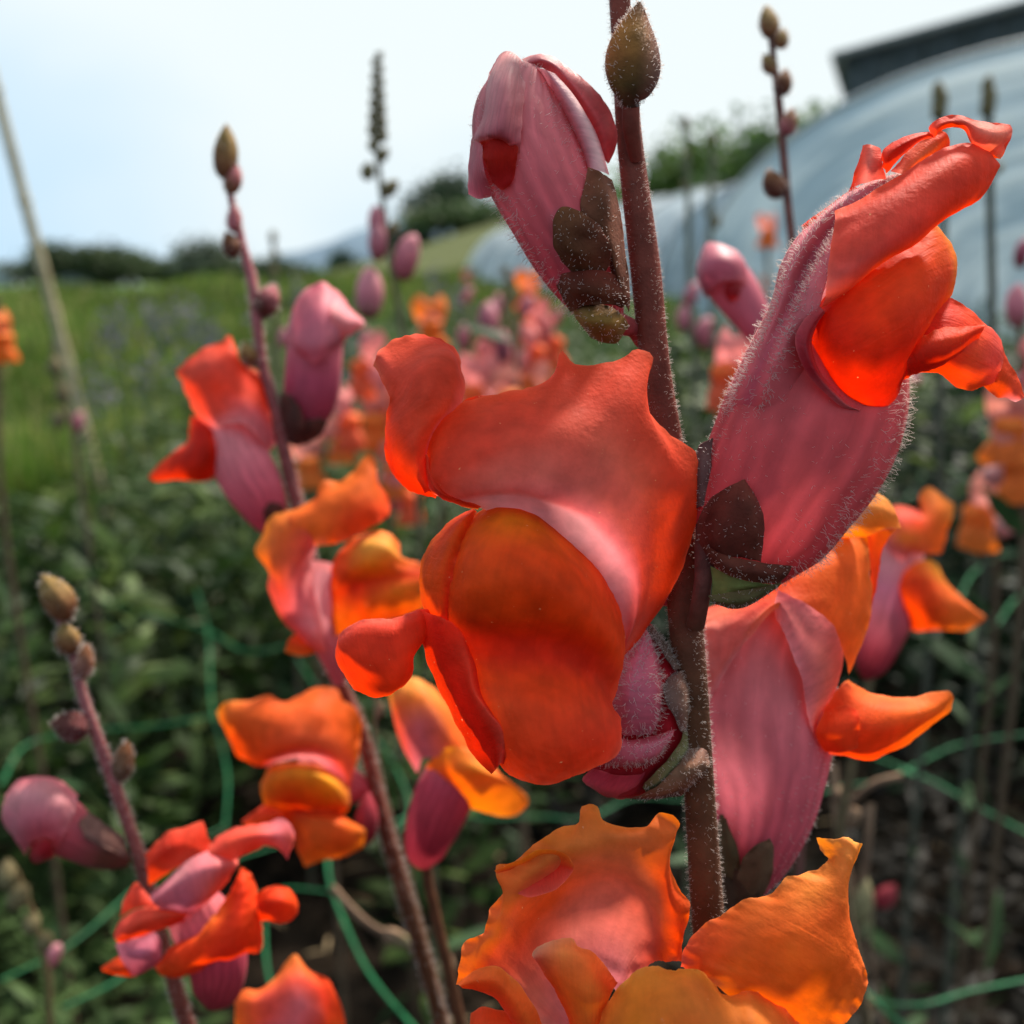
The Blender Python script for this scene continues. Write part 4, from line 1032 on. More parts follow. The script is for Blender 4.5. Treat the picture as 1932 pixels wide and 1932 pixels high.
patch('lower_lip', [
    [(1545, 572, -10), (1532, 612, -2), (1533, 650, 0), (1550, 692, 4), (1575, 736, 6), (1605, 766, 10), (1640, 775, 20)],
    [(1575, 545, -40), (1562, 600, -62), (1562, 650, -70), (1578, 698, -66), (1604, 740, -48), (1632, 764, -18), (1650, 775, 18)],
    [(1620, 515, -50), (1612, 580, -90), (1606, 640, -112), (1616, 692, -104), (1634, 732, -70), (1652, 758, -30), (1664, 771, 18)],
    [(1670, 480, -40), (1668, 545, -94), (1662, 610, -126), (1662, 668, -116), (1668, 716, -76), (1676, 746, -34), (1682, 760, 18)],
    [(1715, 452, -20), (1716, 520, -84), (1714, 585, -110), (1708, 640, -98), (1700, 690, -66), (1698, 724, -30), (1697, 742, 18)],
    [(1750, 430, -5), (1758, 498, -62), (1756, 555, -78), (1745, 605, -72), (1730, 648, -54), (1716, 690, -26), (1706, 715, 15)],
    [(1764, 424, 8), (1784, 470, -20), (1790, 512, -30), (1782, 552, -34), (1764, 592, -34), (1742, 640, -26), (1718, 690, 5)],
    [(1768, 422, 22), (1791, 453, 24), (1804, 484, 26), (1806, 516, 26), (1799, 548, 22), (1780, 584, 10), (1755, 630, 5), (1730, 680, 12)]],
    [[RED, DRED, DRED, RED], [DRED, DRED, DRED, RED], [ORED, (.72, .05, .01), DRED, (.7, .05, .03)], [ORED, (.76, .075, .012), DRED, DRED], [ORED, ORED, DRED, DRED], [(.86, .14, .015), ORED, RED, DRED], [(.86, .2, .02), ORED, ORED, RED], [(.9, .3, .03), (.9, .26, .03), ORED, RED]],  # orange right rows, glow of light at the edge put into the colour
    RD, rf, nu=70, nv=80, seed=53, wob=2.2, ruf=.8, label='deep red humped lower lip')
patch('lower_lip_lobe', [
    [(1775, 558, 4), (1748, 600, -24), (1726, 642, -34), (1708, 682, -24), (1698, 718, 8)], [(1800, 566, 10), (1786, 604, -34), (1765, 645, -50), (1748, 676, -40), (1735, 704, 0)],
    [(1830, 583, 8), (1820, 615, -34), (1805, 650, -50), (1790, 680, -40), (1775, 707, -2)], [(1852, 604, 8), (1850, 632, -24), (1842, 664, -38), (1826, 694, -28), (1803, 729, -4)],
    [(1873, 620, 10), (1876, 650, -12), (1868, 682, -18), (1855, 708, -12), (1830, 736, 0)], [(1888, 642, 12), (1893, 672, 4), (1889, 700, 2), (1878, 720, 4), (1852, 730, 6)]],
    [[RED, DRED, DRED], [RED, DRED, RED], [ORED, RED, RED], [ORED, (.8, .14, .06), RED], [CORAL, CORAL, ORED], [CORAL, CORAL, ORED]], RD, rf, nu=44, nv=50, seed=54)
patch('lower_lip_lobe', [[(1710, 668, -40), (1735, 638, -52), (1775, 620, -56), (1815, 614, -50), (1858, 611, -30)], [(1712, 680, -58), (1742, 658, -74), (1782, 645, -80), (1815, 636, -72), (1856, 616, -36)],
                         [(1712, 692, -54), (1742, 680, -70), (1780, 668, -76), (1812, 652, -66), (1852, 624, -36)], [(1712, 706, -30), (1745, 702, -44), (1778, 690, -50), (1812, 668, -44), (1845, 640, -26)]],
      [[RED, ORED, ORED, ORED], [DRED, RED, ORED, ORED], [DRED, DRED, RED, RED], [RED, RED, RED, RED]], RD, rf, nu=44, nv=26, seed=55)
patch('petal_tip', [[(1848, 618, 24), (1886, 643, 16), (1898, 672, 14), (1922, 716, 12), (1932, 748, 10)], [(1840, 660, 26), (1868, 684, 8), (1890, 708, 0), (1910, 732, 2), (1930, 753, 8)], [(1838, 700, 20), (1856, 727, 12), (1878, 747, 12), (1900, 753, 10), (1916, 758, 10)]],
      [[CORAL, RED, ORED, ORED], [CORAL, ORED, ORED, CORAL], [ORED, ORED, ORED, PALE]], RD, rf, nu=44, nv=26, seed=56)
patch('throat_rim', [[(1546, 578, -62), (1516, 604, -70), (1501, 636, -72), (1507, 674, -72), (1529, 713, -64), (1562, 746, -52), (1588, 768, -38), (1620, 776, -20)], [(1552, 584, -70), (1528, 612, -80), (1516, 640, -84), (1522, 676, -82), (1542, 712, -72), (1572, 744, -58), (1596, 765, -44), (1622, 775, -24)],
                     [(1558, 590, -20), (1540, 618, -24), (1532, 645, -24), (1538, 680, -24), (1556, 714, -20), (1584, 744, -10), (1606, 764, 0), (1628, 774, 5)]],
      [[MAG, (.42, .04, .06), PINK], [(.4, .03, .04), (.36, .02, .03), (.6, .2, .2)], [(.4, .02, .02), (.3, .015, .02), DRED]], RD, rf, mat=M_SKIN, nu=50, nv=20, seed=57, ruf=.3)
patch('upper_lip_fold', [[(1627, 274, 40), (1616, 315, 30), (1604, 358, 32)], [(1644, 272, 8), (1640, 310, -2), (1632, 345, 14)], [(1661, 280, 22), (1666, 312, 8), (1672, 336, 24)]], [[RED, RED], [(.8, .22, .16), (.8, .26, .22)], [CORAL, CORAL]], RD, rf, nu=30, nv=26, seed=58)
patch('upper_lip_fold', [[(1664, 304, 16), (1664, 284, 8), (1690, 265, 2), (1720, 252, 0), (1752, 249, 5)], [(1667, 318, -4), (1680, 290, -28), (1706, 271, -30), (1735, 258, -14), (1756, 252, 0)], [(1672, 327, 18), (1696, 301, 2), (1716, 281, 2), (1739, 265, 6), (1762, 258, 12)]],
      [[CRL, CORAL, CORAL], [RED, DRED, RED], [CRL, CORAL, CORAL]], RD, rf, nu=40, nv=24, seed=59)
patch('upper_lip_fold', [[(1680, 323, 28), (1710, 290, 24), (1740, 264, 22), (1774, 246, 22)], [(1700, 327, 10), (1730, 300, 2), (1760, 276, 4), (1789, 257, 10)], [(1714, 328, 16), (1746, 304, 10), (1772, 292, 10), (1791, 276, 18)]],
      [[CORAL, (.84, .2, .12), (.84, .16, .06)], [(.86, .24, .14), (.86, .22, .1), ORED], [CORAL, ORED, RED]], RD, rf, nu=34, nv=24, seed=60, ruf=1.4)
patch('upper_lip_fold', [[(1759, 259, 10), (1752, 240, 0), (1774, 222, -4), (1805, 216, -4), (1842, 227, 0), (1878, 232, 5), (1906, 235, 10)], [(1765, 257, -2), (1768, 242, -12), (1790, 230, -16), (1815, 230, -14), (1850, 246, -26), (1880, 252, -26), (1909, 250, 12)],
                         [(1770, 250, 8), (1778, 246, 6), (1797, 240, 2), (1820, 246, 0), (1832, 270, -6), (1864, 286, -4), (1888, 300, 8)]],
      [[CORAL, CORAL, CORAL, CORAL], [CRL, CORAL, (.84, .3, .22), (.84, .28, .2)], [RED, RED, CORAL, (.84, .2, .08)]], RD, rf, nu=50, nv=26, seed=61)
patch('upper_lip_fold', [[(1906, 236, 12), (1909, 250, 12), (1900, 275, 14), (1887, 300, 16)], [(1880, 262, 0), (1882, 272, 0), (1880, 285, 4), (1878, 298, 12)], [(1860, 284, 6), (1866, 286, 8), (1872, 292, 12), (1876, 300, 16)]], [[CORAL, ORED], [CORAL, ORED], [RED, RED]], RD, rf, nu=20, nv=14, seed=62)
patch('upper_lip_fold', [[(1513, 424, 46), (1540, 405, 46), (1575, 380, 46), (1612, 352, 46)], [(1516, 436, 40), (1545, 418, 32), (1580, 388, 32), (1618, 358, 34)]], [[RED, RED], [CRL, CRL]], RD, rf, nu=24, nv=8, seed=63)
sr1 = patch('sepal', [[(1334, 950, -4), (1316, 990, 2), (1314, 1030, 5), (1332, 1062, 5)], [(1362, 926, -40), (1352, 960, -58), (1352, 1005, -60), (1364, 1052, -46)], [(1398, 908, -58), (1392, 950, -82), (1396, 1000, -84), (1404, 1052, -62)], [(1404, 905, -60), (1416, 945, -86), (1428, 1000, -90), (1428, 1058, -64)], [(1406, 906, -50), (1426, 940, -72), (1442, 995, -76), (1434, 1060, -54)]],
            [(.17, .04, .03), (.13, .026, .018), (.12, .024, .016), (.13, .028, .018), (.14, .024, .018)], RD, rf, mat=M_CALYX, seed=64)
sr0 = patch('sepal', [[(1316, 852, 50), (1309, 900, 40), (1311, 962, 30)], [(1328, 835, 20), (1324, 885, 0), (1322, 955, 0)], [(1345, 826, 20), (1342, 880, 5), (1338, 950, -2)]], [(.16, .07, .07), (.14, .06, .055), (.12, .05, .045)], RD, rf, mat=M_CALYX, seed=65)
sr2 = patch('sepal', [[(1328, 1028, -40), (1370, 1048, -78), (1430, 1060, -80), (1494, 1068, -56)], [(1334, 1046, -46), (1372, 1068, -86), (1424, 1080, -88), (1486, 1086, -60)], [(1342, 1064, -40), (1375, 1084, -74), (1420, 1097, -76), (1470, 1101, -48)]], [(.15, .035, .022), (.11, .025, .016), (.13, .034, .02)], RD, rf, mat=M_CALYX, seed=66, ruf=.5)
sr3 = patch('sepal', [[(1340, 1068, -6), (1352, 1074, -16), (1400, 1094, -20), (1462, 1103, -14)], [(1344, 1095, 0), (1372, 1102, -14), (1410, 1106, -16), (1462, 1104, -8)], [(1344, 1124, 4), (1374, 1119, -8), (1412, 1113, -8), (1462, 1106, -4)]], [(.26, .26, .08), (.32, .34, .10), (.28, .28, .08)], RD, rf, mat=M_CALYX, seed=67, ruf=.4)
sr4 = patch('sepal', [[(1336, 1124, -30), (1374, 1119, -34), (1420, 1112, -36), (1474, 1098, -26)], [(1342, 1134, -34), (1376, 1134, -44), (1416, 1128, -44), (1470, 1104, -24)], [(1348, 1138, -10), (1380, 1147, -14), (1412, 1142, -14), (1466, 1108, -8)]], [(.12, .09, .04), (.10, .08, .03), (.14, .11, .04)], RD, rf, mat=M_CALYX, seed=68, ruf=.4)
tube('pedicel', [(1312, 1180, 60, 18), (1322, 1130, 20, 17), (1327, 1090, 8, 17), (1332, 1040, 10, 22), (1345, 1000, 20, 34)], [(.14, .05, .03), (.2, .06, .05), (.1, .03, .03)], RD, rf, mat=M_CALYX, nu=18, nv=20)
hairs(rf, 3400, 8.5, seed=11, width=.5, lean=.55)
hairs(rf, 1100, 19, parent=rf, seed=12, width=.75, lean=.5, dens=lambda v, u: 1.0 if (.15 < v < .8 and (.42 < u < .62)) else 0.0)
hairs(crest, 2000, 13, parent=rf, seed=13, width=.8, lean=.45, dens=lambda v, u: 1.0 if abs(v - .25) < .06 or abs(v - .72) < .05 or v < .05 else (.12))
for k, s_ in enumerate((sr1, sr0, sr2, sr4)):
    hairs(s_, 120, 5, parent=rf, seed=90 + k, lean=.5)

# ---- the rolled pink bud half hidden behind the open flower
HD = 0.1125
hb = tube('flower_bud', [(1224, 1176, 10, 6), (1216, 1205, 8, 38), (1208, 1255, 4, 72), (1204, 1320, 0, 92), (1192, 1390, 0, 94), (1172, 1445, 0, 78), (1150, 1485, 5, 44), (1142, 1502, 8, 6)], [(.5, .08, .1), (.38, .025, .035), (.36, .02, .03), (.3, .02, .025), (.42, .06, .08)], HD, main, nu=48, nv=44, squash=.8,
          shape=lambda t, a: 1 + .03 * math.cos(5 * a + 1), label='rolled deep pink bud half hidden behind the coral flower')
lb = patch('petal_fold', [[(1216, 1186, -20), (1178, 1230, -40), (1150, 1290, -50), (1150, 1350, -50), (1160, 1385, -50)], [(1222, 1192, -48), (1204, 1238, -98), (1190, 1300, -120), (1190, 1355, -112), (1192, 1388, -90)],
                      [(1228, 1202, -44), (1234, 1248, -92), (1238, 1308, -108), (1234, 1355, -98), (1224, 1385, -82)], [(1230, 1208, -24), (1246, 1252, -56), (1250, 1310, -66), (1244, 1360, -60), (1230, 1388, -56)]], [(.55, .12, .17), (.6, .16, .22), (.58, .13, .18), (.42, .04, .06)], HD, hb, mat=M_SKIN, seed=101)
cu = patch('petal_fold', [[(1130, 1385, -70), (1195, 1396, -92), (1240, 1388, -86), (1272, 1376, -62)], [(1130, 1400, -90), (1195, 1410, -112), (1240, 1402, -104), (1268, 1388, -74)], [(1130, 1422, -92), (1195, 1430, -112), (1238, 1420, -104), (1262, 1400, -74)], [(1130, 1440, -60), (1192, 1448, -74), (1232, 1436, -70), (1252, 1414, -56)]], [(.4, .04, .06), (.6, .17, .22), (.58, .15, .2), (.36, .03, .04)], HD, hb, mat=M_SKIN, seed=102)
patch('petal_fold', [[(1120, 1450, -40), (1165, 1462, -68), (1210, 1460, -60), (1240, 1440, -40)], [(1100, 1470, -10), (1150, 1490, -40), (1195, 1486, -40), (1225, 1470, -30)], [(1106, 1480, 10), (1140, 1500, 0), (1172, 1508, 0), (1210, 1490, -10)]], [(.42, .05, .08), (.5, .09, .13), (.4, .05, .07)], HD, hb, mat=M_SKIN, seed=103)
h1 = patch('sepal', [[(1263, 1272, -40), (1250, 1296, -66), (1256, 1322, -74), (1272, 1352, -64), (1285, 1380, -44)], [(1280, 1266, -44), (1280, 1300, -74), (1284, 1330, -74), (1288, 1360, -60), (1290, 1381, -40)], [(1291, 1268, -14), (1306, 1305, -16), (1304, 1345, -18), (1298, 1372, -20), (1290, 1386, -24)]], [(.2, .12, .10), (.24, .11, .08), (.2, .1, .06)], HD, hb, mat=M_CALYX, seed=104)
h2 = patch('sepal', [[(1217, 1184, -30), (1244, 1224, -52), (1270, 1264, -48)], [(1226, 1181, -22), (1255, 1220, -40), (1282, 1262, -36)], [(1230, 1182, 0), (1262, 1222, -10), (1290, 1266, -10)]], [(.12, .06, .05), (.14, .08, .06), (.12, .06, .04)], HD, hb, mat=M_CALYX, seed=105)
h3 = patch('sepal', [[(1290, 1376, -40), (1284, 1400, -50), (1262, 1432, -60), (1230, 1464, -66), (1212, 1486, -50)], [(1300, 1384, -20), (1294, 1412, -40), (1272, 1446, -52), (1240, 1476, -56), (1216, 1492, -44)], [(1306, 1392, 5), (1302, 1424, 0), (1284, 1456, -10), (1252, 1486, -14), (1222, 1498, -30)]], [(.16, .12, .05), (.2, .18, .08), (.10, .07, .03)], HD, hb, mat=M_CALYX, seed=106)
h4 = patch('sepal', [[(1300, 1410, -30), (1330, 1414, -40), (1338, 1432, -30)], [(1272, 1452, -60), (1310, 1450, -76), (1336, 1448, -50)], [(1232, 1488, -56), (1270, 1492, -66), (1316, 1474, -50)], [(1188, 1508, -40), (1230, 1506, -44), (1282, 1502, -30)]], [(.24, .12, .09), (.2, .10, .06), (.14, .06, .03), (.1, .04, .025)], HD, hb, mat=M_CALYX, seed=107)
hairs(lb, 700, 15, parent=hb, seed=14, width=.65, lean=.7, tip=0)
hairs(cu, 350, 8, parent=hb, seed=15, width=.6, lean=.6)
for k, s_ in enumerate((h1, h2, h3, h4)):
    hairs(s_, 260, 7, width=.55, parent=hb, seed=95 + k, lean=.5)

# ---- orange and pink flower behind the stem at the lower right
LD = 0.131
lf = tube('flower', [(1405, 1705, 10, 14), (1412, 1670, 8, 42), (1428, 1600, 0, 76), (1440, 1520, 0, 102), (1440, 1430, 0, 126), (1440, 1320, 10, 136), (1450, 1220, 20, 120), (1480, 1140, 40, 90), (1500, 1080, 60, 60)],
          [(.5, .10, .13), (.6, .14, .18), (.66, .2, .24), (.7, .25, .27), (.66, .26, .26), (.72, .24, .16)], LD, main, nu=64, nv=60, squash=.75, shape=lambda t, a: 1 + .014 * math.cos(10 * a) + .02 * math.cos(4 * a), label='orange lipped flower with long mauve pink tube behind the stem')
patch('upper_lip_lobe', [[(1330, 1150, 30), (1380, 1130, 20), (1440, 1080, 20), (1500, 1040, 20), (1560, 1015, 20), (1600, 1005, 25), (1638, 1008, 30)],
                         [(1330, 1170, -30), (1390, 1150, -50), (1450, 1115, -60), (1510, 1085, -64), (1565, 1070, -50), (1610, 1065, -20), (1642, 1068, 20)],
                         [(1332, 1200, -60), (1380, 1180, -84), (1430, 1150, -92), (1480, 1128, -96), (1545, 1128, -84), (1605, 1135, -36), (1644, 1150, 10)],
                         [(1335, 1290, -70), (1372, 1240, -92), (1412, 1190, -104), (1465, 1140, -108), (1530, 1160, -96), (1590, 1185, -52), (1632, 1198, 0)],
                         [(1338, 1330, -50), (1380, 1250, -84), (1420, 1195, -100), (1468, 1150, -104), (1535, 1172, -92), (1582, 1215, -56), (1604, 1272, -20)]],
      [[CORAL, ORG_, ORG_, (.9, .25, .04)], [(.78, .24, .16), ORED, ORG_, ORG_], [(.74, .26, .22), CORAL, ORG_, ORG_], [(.72, .26, .24), (.74, .26, .22), (.86, .24, .08), ORG_, ORG_], [(.64, .22, .24), PALE, (.82, .3, .16), ORED, ORG_]], LD, lf, nu=80, nv=50, seed=111, ruf=1.0)
patch('upper_lip_fold', [[(1468, 1112, -104), (1532, 1146, -104), (1574, 1186, -88), (1590, 1238, -60), (1580, 1292, -44), (1556, 1342, -40), (1545, 1402, -40)], [(1462, 1135, -104), (1510, 1170, -116), (1545, 1215, -108), (1556, 1262, -92), (1552, 1310, -80), (1540, 1355, -70), (1540, 1402, -50)],
                         [(1462, 1160, -96), (1488, 1215, -112), (1506, 1260, -112), (1516, 1300, -104), (1522, 1340, -92), (1528, 1372, -78), (1538, 1402, -60)]],
      [[PINK, CORAL, CORAL], [(.66, .24, .24), (.72, .2, .16), CORAL], [PALE, PINK, PINK]], LD, lf, mat=M_SKIN, nu=60, nv=30, seed=112)
patch('upper_lip_lobe', [[(1560, 1010, 30), (1590, 960, 10), (1636, 922, 10), (1655, 928, 10), (1678, 944, 12)], [(1575, 1015, 20), (1605, 985, -10), (1640, 960, -20), (1668, 960, -10), (1690, 968, 10)], [(1600, 1015, 20), (1636, 1012, 0), (1665, 998, 0), (1684, 996, 4), (1700, 996, 14)]],
      [[YORG, YORG, (.9, .42, .12)], [(.9, .4, .12), (.9, .42, .12), YORG], [ORG_, ORG_, YORG]], LD, lf, nu=40, nv=26, seed=113)
patch('upper_lip_fold', [[(1636, 1012, 20), (1660, 1002, 20), (1692, 998, 24)], [(1644, 1090, 30), (1655, 1060, 30), (1670, 1030, 30)], [(1640, 1180, 40), (1648, 1130, 40), (1655, 1100, 40)]], [[ORED, ORG_], [RED, ORED], [RED, RED]], LD, lf, nu=24, nv=24, seed=114)
patch('lower_lip', [[(1600, 1284, -10), (1637, 1304, -10), (1680, 1312, -10), (1720, 1314, -5), (1762, 1307, 0), (1790, 1304, 5)], [(1580, 1300, -54), (1620, 1330, -66), (1680, 1345, -64), (1725, 1345, -48), (1765, 1335, -24), (1798, 1316, 5)],
                    [(1560, 1330, -60), (1600, 1365, -84), (1660, 1380, -80), (1710, 1370, -56), (1755, 1352, -28), (1796, 1328, 4)], [(1545, 1370, -50), (1590, 1405, -66), (1645, 1412, -60), (1695, 1395, -36), (1740, 1372, -14), (1794, 1341, 6)],
                    [(1552, 1419, -20), (1600, 1430, -20), (1637, 1438, -12), (1670, 1425, -6), (1712, 1404, 0), (1760, 1370, 6)]],
      [[ORG_, ORG_, ORG_], [ORED, ORG_, (.88, .17, .02)], [ORED, ORED, ORG_], [RED, ORED, ORG_], [CORAL, ORED, ORG_]], LD, lf, nu=60, nv=44, seed=115, wob=2)
patch('palate_lobe', [[(1552, 1345, -70), (1590, 1330, -74), (1618, 1340, -70)], [(1540, 1385, -76), (1578, 1380, -94), (1622, 1372, -84)], [(1556, 1420, -60), (1590, 1420, -76), (1618, 1410, -70)]], [ORED, ORED, ORED], LD, lf, nu=24, nv=24, seed=116)
v1 = patch('sepal', [[(1355, 1535, 0), (1345, 1580, 0), (1350, 1650, 0)], [(1366, 1540, -60), (1376, 1590, -70), (1384, 1660, -50)], [(1372, 1545, -50), (1394, 1610, -62), (1402, 1670, -40)]], [(.1, .07, .035)] * 3, LD, lf, mat=M_CALYX, seed=117)
v2 = patch('sepal', [[(1452, 1582, -84), (1412, 1606, -80), (1392, 1650, -60), (1396, 1710, -30)], [(1456, 1590, -86), (1436, 1630, -84), (1420, 1670, -64), (1408, 1712, -30)], [(1459, 1600, -74), (1458, 1640, -60), (1446, 1680, -40), (1420, 1712, -20)]], [(.12, .07, .04)] * 3, LD, lf, mat=M_CALYX, seed=118)
v3 = patch('sepal', [[(1360, 1650, 20), (1364, 1700, 20), (1390, 1740, 20)], [(1390, 1640, -60), (1400, 1690, -50), (1402, 1745, 0)], [(1432, 1660, -50), (1430, 1700, -40), (1412, 1740, 20)]], [(.07, .04, .025)] * 3, LD, lf, mat=M_CALYX, seed=119)
tube('pedicel', [(1400, 1720, 0, 22), (1380, 1760, 0, 18), (1360, 1840, -80, 16)], [STEMC, STEMC], LD, lf, mat=M_STEM, nu=14, nv=12)
hairs(lf, 1600, 6, seed=17, width=.7, lean=.5)

# ---- the wide orange flower at the bottom edge
OD = 0.102
of_ = tube('flower', [(1400, 2250, 180, 30), (1330, 2190, 150, 70), (1230, 2120, 110, 110), (1180, 2040, 90, 130), (1150, 1960, 100, 100)], [PURP, PURP, PINK, PINK], OD, main, nu=48, nv=26, squash=.9, label='wide open orange flower cut by the bottom edge')
patch('upper_lip_lobe', [
    [(862, 1856, 60), (880, 1777, 50), (915, 1757, 44), (924, 1720, 44), (956, 1668, 38), (934, 1646, 24), (936, 1633, 24), (963, 1628, 30), (1005, 1596, 44), (1060, 1562, 54), (1091, 1553, 54), (1098, 1521, 60), (1121, 1519, 56), (1136, 1546, 50), (1168, 1560, 50), (1219, 1560, 54), (1243, 1535, 58), (1267, 1534, 54), (1282, 1550, 48), (1270, 1592, 56), (1268, 1640, 66), (1302, 1708, 80), (1290, 1759, 84), (1284, 1815, 86)],
    [(880, 1860, 40), (906, 1795, 34), (938, 1760, 30), (950, 1712, 26), (985, 1664, 20), (1030, 1628, 20), (1090, 1596, 26), (1150, 1586, 28), (1200, 1590, 30), (1240, 1620, 38), (1262, 1680, 54), (1276, 1750, 68), (1270, 1815, 74)],
    [(902, 1866, 50), (930, 1805, 50), (955, 1765, 48), (972, 1715, 44), (1010, 1672, 42), (1060, 1640, 44), (1120, 1620, 50), (1175, 1620, 54), (1215, 1650, 62), (1240, 1700, 74), (1256, 1760, 84), (1252, 1815, 88)],
    [(940, 1880, 84), (965, 1822, 96), (985, 1775, 104), (1012, 1722, 110), (1062, 1680, 118), (1120, 1664, 124), (1176, 1672, 124), (1210, 1708, 124), (1232, 1760, 124), (1228, 1820, 124)],
    [(1000, 1920, 130), (1020, 1850, 164), (1050, 1790, 180), (1100, 1750, 190), (1150, 1750, 190), (1190, 1790, 180), (1192, 1850, 160)],
    [(1080, 1980, 150), (1090, 1920, 184), (1110, 1870, 204), (1150, 1860, 204), (1172, 1900, 190)]],
    [[ORG_, ORG_, (.9, .26, .04), (.9, .25, .04), ORG_, ORED], [ORG_, (.84, .2, .05), (.9, .27, .06), (.9, .27, .08), ORED, ORED], [CORAL, (.84, .17, .07), (.86, .2, .09), (.86, .23, .1), (.84, .2, .1), ORED], [(.78, .22, .15), (.78, .13, .07), (.86, .13, .04), (.82, .2, .12), (.8, .22, .15), CORAL], [(.8, .28, .2), (.76, .2, .15), (.76, .25, .2), (.76, .24, .2), (.76, .24, .2)], [(.66, .22, .24), (.68, .26, .28), (.6, .2, .24)]],
    OD, of_, nu=130, nv=70, seed=121, wob=2.0, ruf=2.2, label='ruffled hood of the bottom orange flower')
patch('upper_lip_fold', [[(934, 1642, 14), (975, 1624, 6), (1022, 1604, 6), (1068, 1612, 14), (1082, 1634, 20)], [(942, 1652, 24), (982, 1648, 44), (1028, 1632, 50), (1066, 1636, 30), (1081, 1640, 22)], [(950, 1678, 30), (1000, 1692, 20), (1048, 1678, 14), (1068, 1660, 16), (1079, 1646, 20)]],
      [[ORG_, (.9, .27, .05), ORG_], [RED, DRED, RED], [CORAL, CORAL, CORAL]], OD, of_, nu=50, nv=30, seed=122)
patch('lower_wing', [[(862, 1857, 20), (898, 1830, 6), (938, 1824, 0), (970, 1848, 0), (1004, 1890, 0), (1035, 1960, 10)], [(868, 1861, 8), (898, 1850, -16), (934, 1850, -22), (960, 1874, -20), (990, 1915, -14), (1015, 1975, 0)], [(872, 1864, 20), (896, 1868, 10), (930, 1882, 6), (952, 1906, 8), (972, 1940, 12), (990, 1990, 20)]],
      [[ORG_, (.9, .28, .06), ORED], [ORG_, ORG_, ORG_], [ORED, RED, RED]], OD, of_, nu=44, nv=24, seed=123)
patch('side_lobe', [[(890, 1912, 40), (905, 1902, 36), (950, 1908, 36), (985, 1925, 40)], [(884, 1950, 20), (915, 1945, 0), (960, 1950, 0), (1000, 1960, 20)], [(890, 2010, 30), (920, 2010, 10), (960, 2010, 10), (1010, 2010, 30)]], [ORED, ORED, RED], OD, of_, nu=26, nv=26, seed=124)
patch('palate_lobe', [[(1005, 1806, -40), (1012, 1788, -44), (1040, 1775, -46), (1080, 1771, -44), (1092, 1786, -50), (1118, 1795, -56), (1142, 1824, -60), (1166, 1852, -60)], [(1010, 1812, -48), (1030, 1806, -66), (1060, 1800, -76), (1090, 1806, -82), (1112, 1822, -86), (1130, 1842, -84), (1156, 1866, -70)],
                      [(1034, 1850, -34), (1060, 1850, -72), (1090, 1856, -90), (1116, 1868, -92), (1136, 1878, -84), (1151, 1882, -64)], [(1064, 1902, -20), (1085, 1906, -58), (1108, 1912, -76), (1126, 1915, -74), (1142, 1912, -56)], [(1088, 1975, 0), (1100, 1975, -40), (1115, 1975, -56), (1128, 1975, -56), (1138, 1970, -46)]],
      [[(.9, .46, .3), (.88, .3, .12), ORG_, ORED], [CORAL, (.86, .3, .08), ORG_, ORED], [ORED, ORG_, YORG, ORG_], [ORED, ORG_, YORG, ORG_], [ORED, ORG_, ORG_]], OD, of_, nu=60, nv=50, seed=125, ruf=1.4)
patch('lower_lip', [[(1126, 1945, -70), (1148, 1890, -76), (1168, 1862, -80), (1208, 1829, -82), (1233, 1823, -84), (1266, 1829, -84), (1312, 1827, -80), (1340, 1846, -80), (1358, 1870, -84), (1379, 1878, -90), (1409, 1869, -88), (1451, 1883, -80), (1484, 1906, -72), (1512, 1938, -60)],
                    [(1118, 1970, -96), (1160, 1905, -112), (1215, 1862, -122), (1266, 1852, -126), (1320, 1858, -126), (1356, 1884, -124), (1382, 1896, -118), (1415, 1894, -120), (1462, 1915, -110), (1524, 1970, -80)],
                    [(1105, 2010, -110), (1180, 1940, -150), (1250, 1900, -172), (1310, 1898, -176), (1360, 1918, -166), (1388, 1926, -156), (1420, 1928, -160), (1470, 1955, -146), (1535, 2020, -100)], [(1100, 2120, -100), (1200, 2050, -180), (1300, 2020, -204), (1380, 2030, -190), (1450, 2050, -180), (1550, 2120, -100)]],
      [[ORG_, (.88, .34, .06), (.88, .3, .04), ORG_, ORG_], [ORG_, (.88, .3, .04), YORG, YORG, ORG_], [ORG_, (.88, .28, .03), YORG, YORG, ORG_], [ORG_, ORG_, YORG, ORG_]], OD, of_, nu=90, nv=44, seed=126, ruf=2.0, label='yellow orange hump of the lower lip at the bottom edge')
